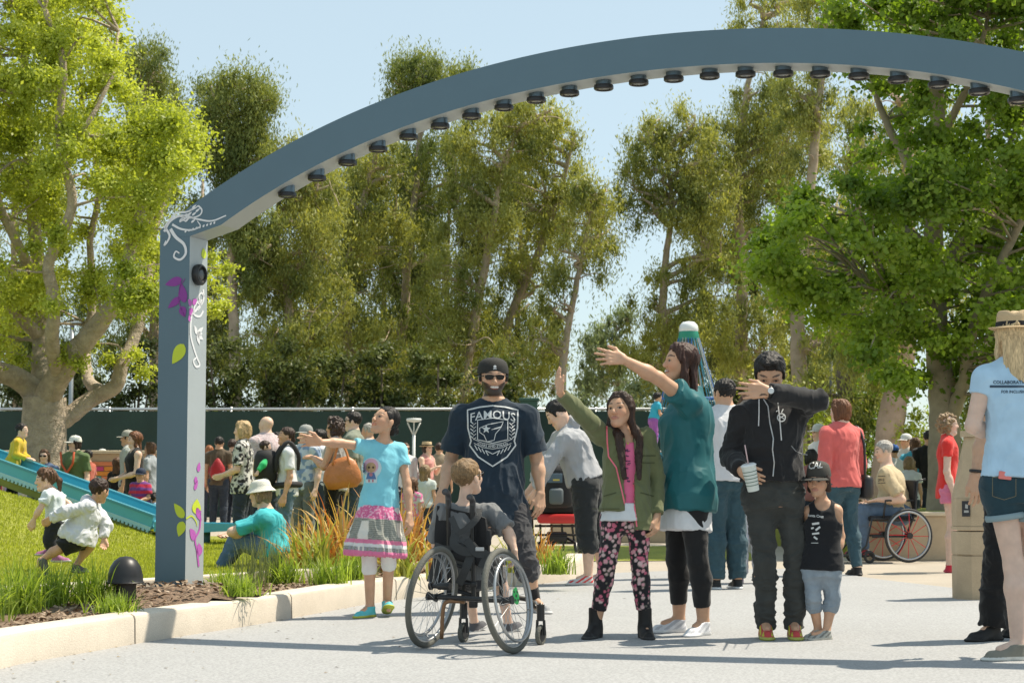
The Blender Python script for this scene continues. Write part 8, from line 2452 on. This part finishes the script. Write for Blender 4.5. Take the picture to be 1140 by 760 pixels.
crowd('person in white trousers behind the man in the hoodie', 833, 436, 16.2, face=170, hair=('brown', 'bob'), topk=T((.5, .5, .52)), pantk=dict(col=(.60, .60, .64), radd=(.02, .03, .04)), shoes=((.35, .22, .3), (.5, .45, .45)), h=.009, group='people standing behind the front row')
crowd('person in white shorts behind the woman in teal', 781, 446, 17.0, face=165, hair=('dkbrown', 'short'), topk=T((.55, .56, .58)), pantk=dict(col=(.62, .62, .64), end=.95, radd=(.015, .03, .03)), shoes=((.3, .05, .07), (.3, .3, .3)), h=.009, group='people standing behind the front row')
p = crowd('woman in a long sleeved coral top and slim jeans with a black shoulder bag', 936, 443, 17.6, face=-150, hturn=20, hair=('auburn', 'bob'), hv=.0, topk=T((.62, .13, .12), sleeve=1.95, hem=-.06, flare=.01), pantk=dict(col=(.04, .085, .11), radd=(.004, .012, .014)), shoes=(BK, BK), arms=('down', 'down'), girth=1.15, h=.008, step=.10, skin='light', group=GR)
mb = MB(); c = V(p.J['rs']) - V(p.loc); d = V(p.fw)
mb.tube(catmull([c - d * .12 + V((0, 0, -.45)), c - d * .11 + V((0, 0, -.1)), c + V((0, 0, .075)), c + d * .11 + V((0, 0, -.12)), c + d * .10 + V((0, 0, -.45))], 5), .013, 6); b_ = mb.build('bag_strap', mat('bag_black', (.015, .015, .016), .4), None, smooth=True); b_.name = 'handbag'; b_.location = p.root.location
tag(b_, 'black handbag on the shoulder of the woman in coral', 'bag'); mb = MB(); mb.box(c + V(p.Rs) * .05 + V((0, 0, -.52)), (.12, .30, .24), Matrix.Rotation(.5, 3, 'Z'), bev=.05); mb.build('bag_body', mat('bag_black', (.015, .015, .016), .4), b_, smooth=True, auto=50)
crowd('man in a white cap and white shirt behind the woman in coral', 912, 471, 27, face=-70, hair=('dkbrown', 'short'), hat=('cap', (.6, .6, .58)), topk=T(WH), group=GR, skin='light')
crowd('dark haired child behind the toddler\'s cap', 903, 499, 24, face=170, child=True, hair=('black', 'bob'), topk=T((.3, .12, .1)), group=GR)
p = crowd('girl with curly fair hair in a red dress by the seat wall', 1054, 459, 18.2, face=78, hair=('dblonde', 'curly'), hv=.03, topk=T((.62, .035, .03), sleeve=.45, hem=-.16, flare=.02, ease=.012), pantk=dict(col=(.62, .20, .32), end=.35, radd=(.012, .03, .03)), shoes=((.5, .02, .05), (.45, .05, .08)), h=.008, skin='pale', girth=.88, group=GR)
crowd('person in a black shirt and jeans, back turned, beyond the seat wall', 1034, 478, 27.4, face=170, hair=('black', 'short'), topk=T(BK, sleeve=.8), group=GR)
crowd('woman in turquoise with long brown hair beyond the seat wall', 1019, 486, 27.8, face=175, hair=('brown', 'long'), hlen=1.1, topk=T((.08, .40, .55)), arms='hip', group=GR)
crowd('person in a white cap far beyond the seat wall', 1009, 482, 31, face=-60, hair=('dkbrown', 'short'), hat=('cap', (.6, .6, .6)), topk=T((.5, .48, .44)), group=GR)
crowd('person in a bright blue cap behind the seated grey haired man', 995, 494, 27.2, face=-150, hair=('black', 'short'), hat=('cap', (.03, .12, .40)), topk=T(WH), group=GR)
crowd('fair haired child in white beyond the seat wall', 1012, 507, 26.6, gz=0, face=165, child=True, hair=('dblonde', 'bob'), topk=T(WH), group=GR)
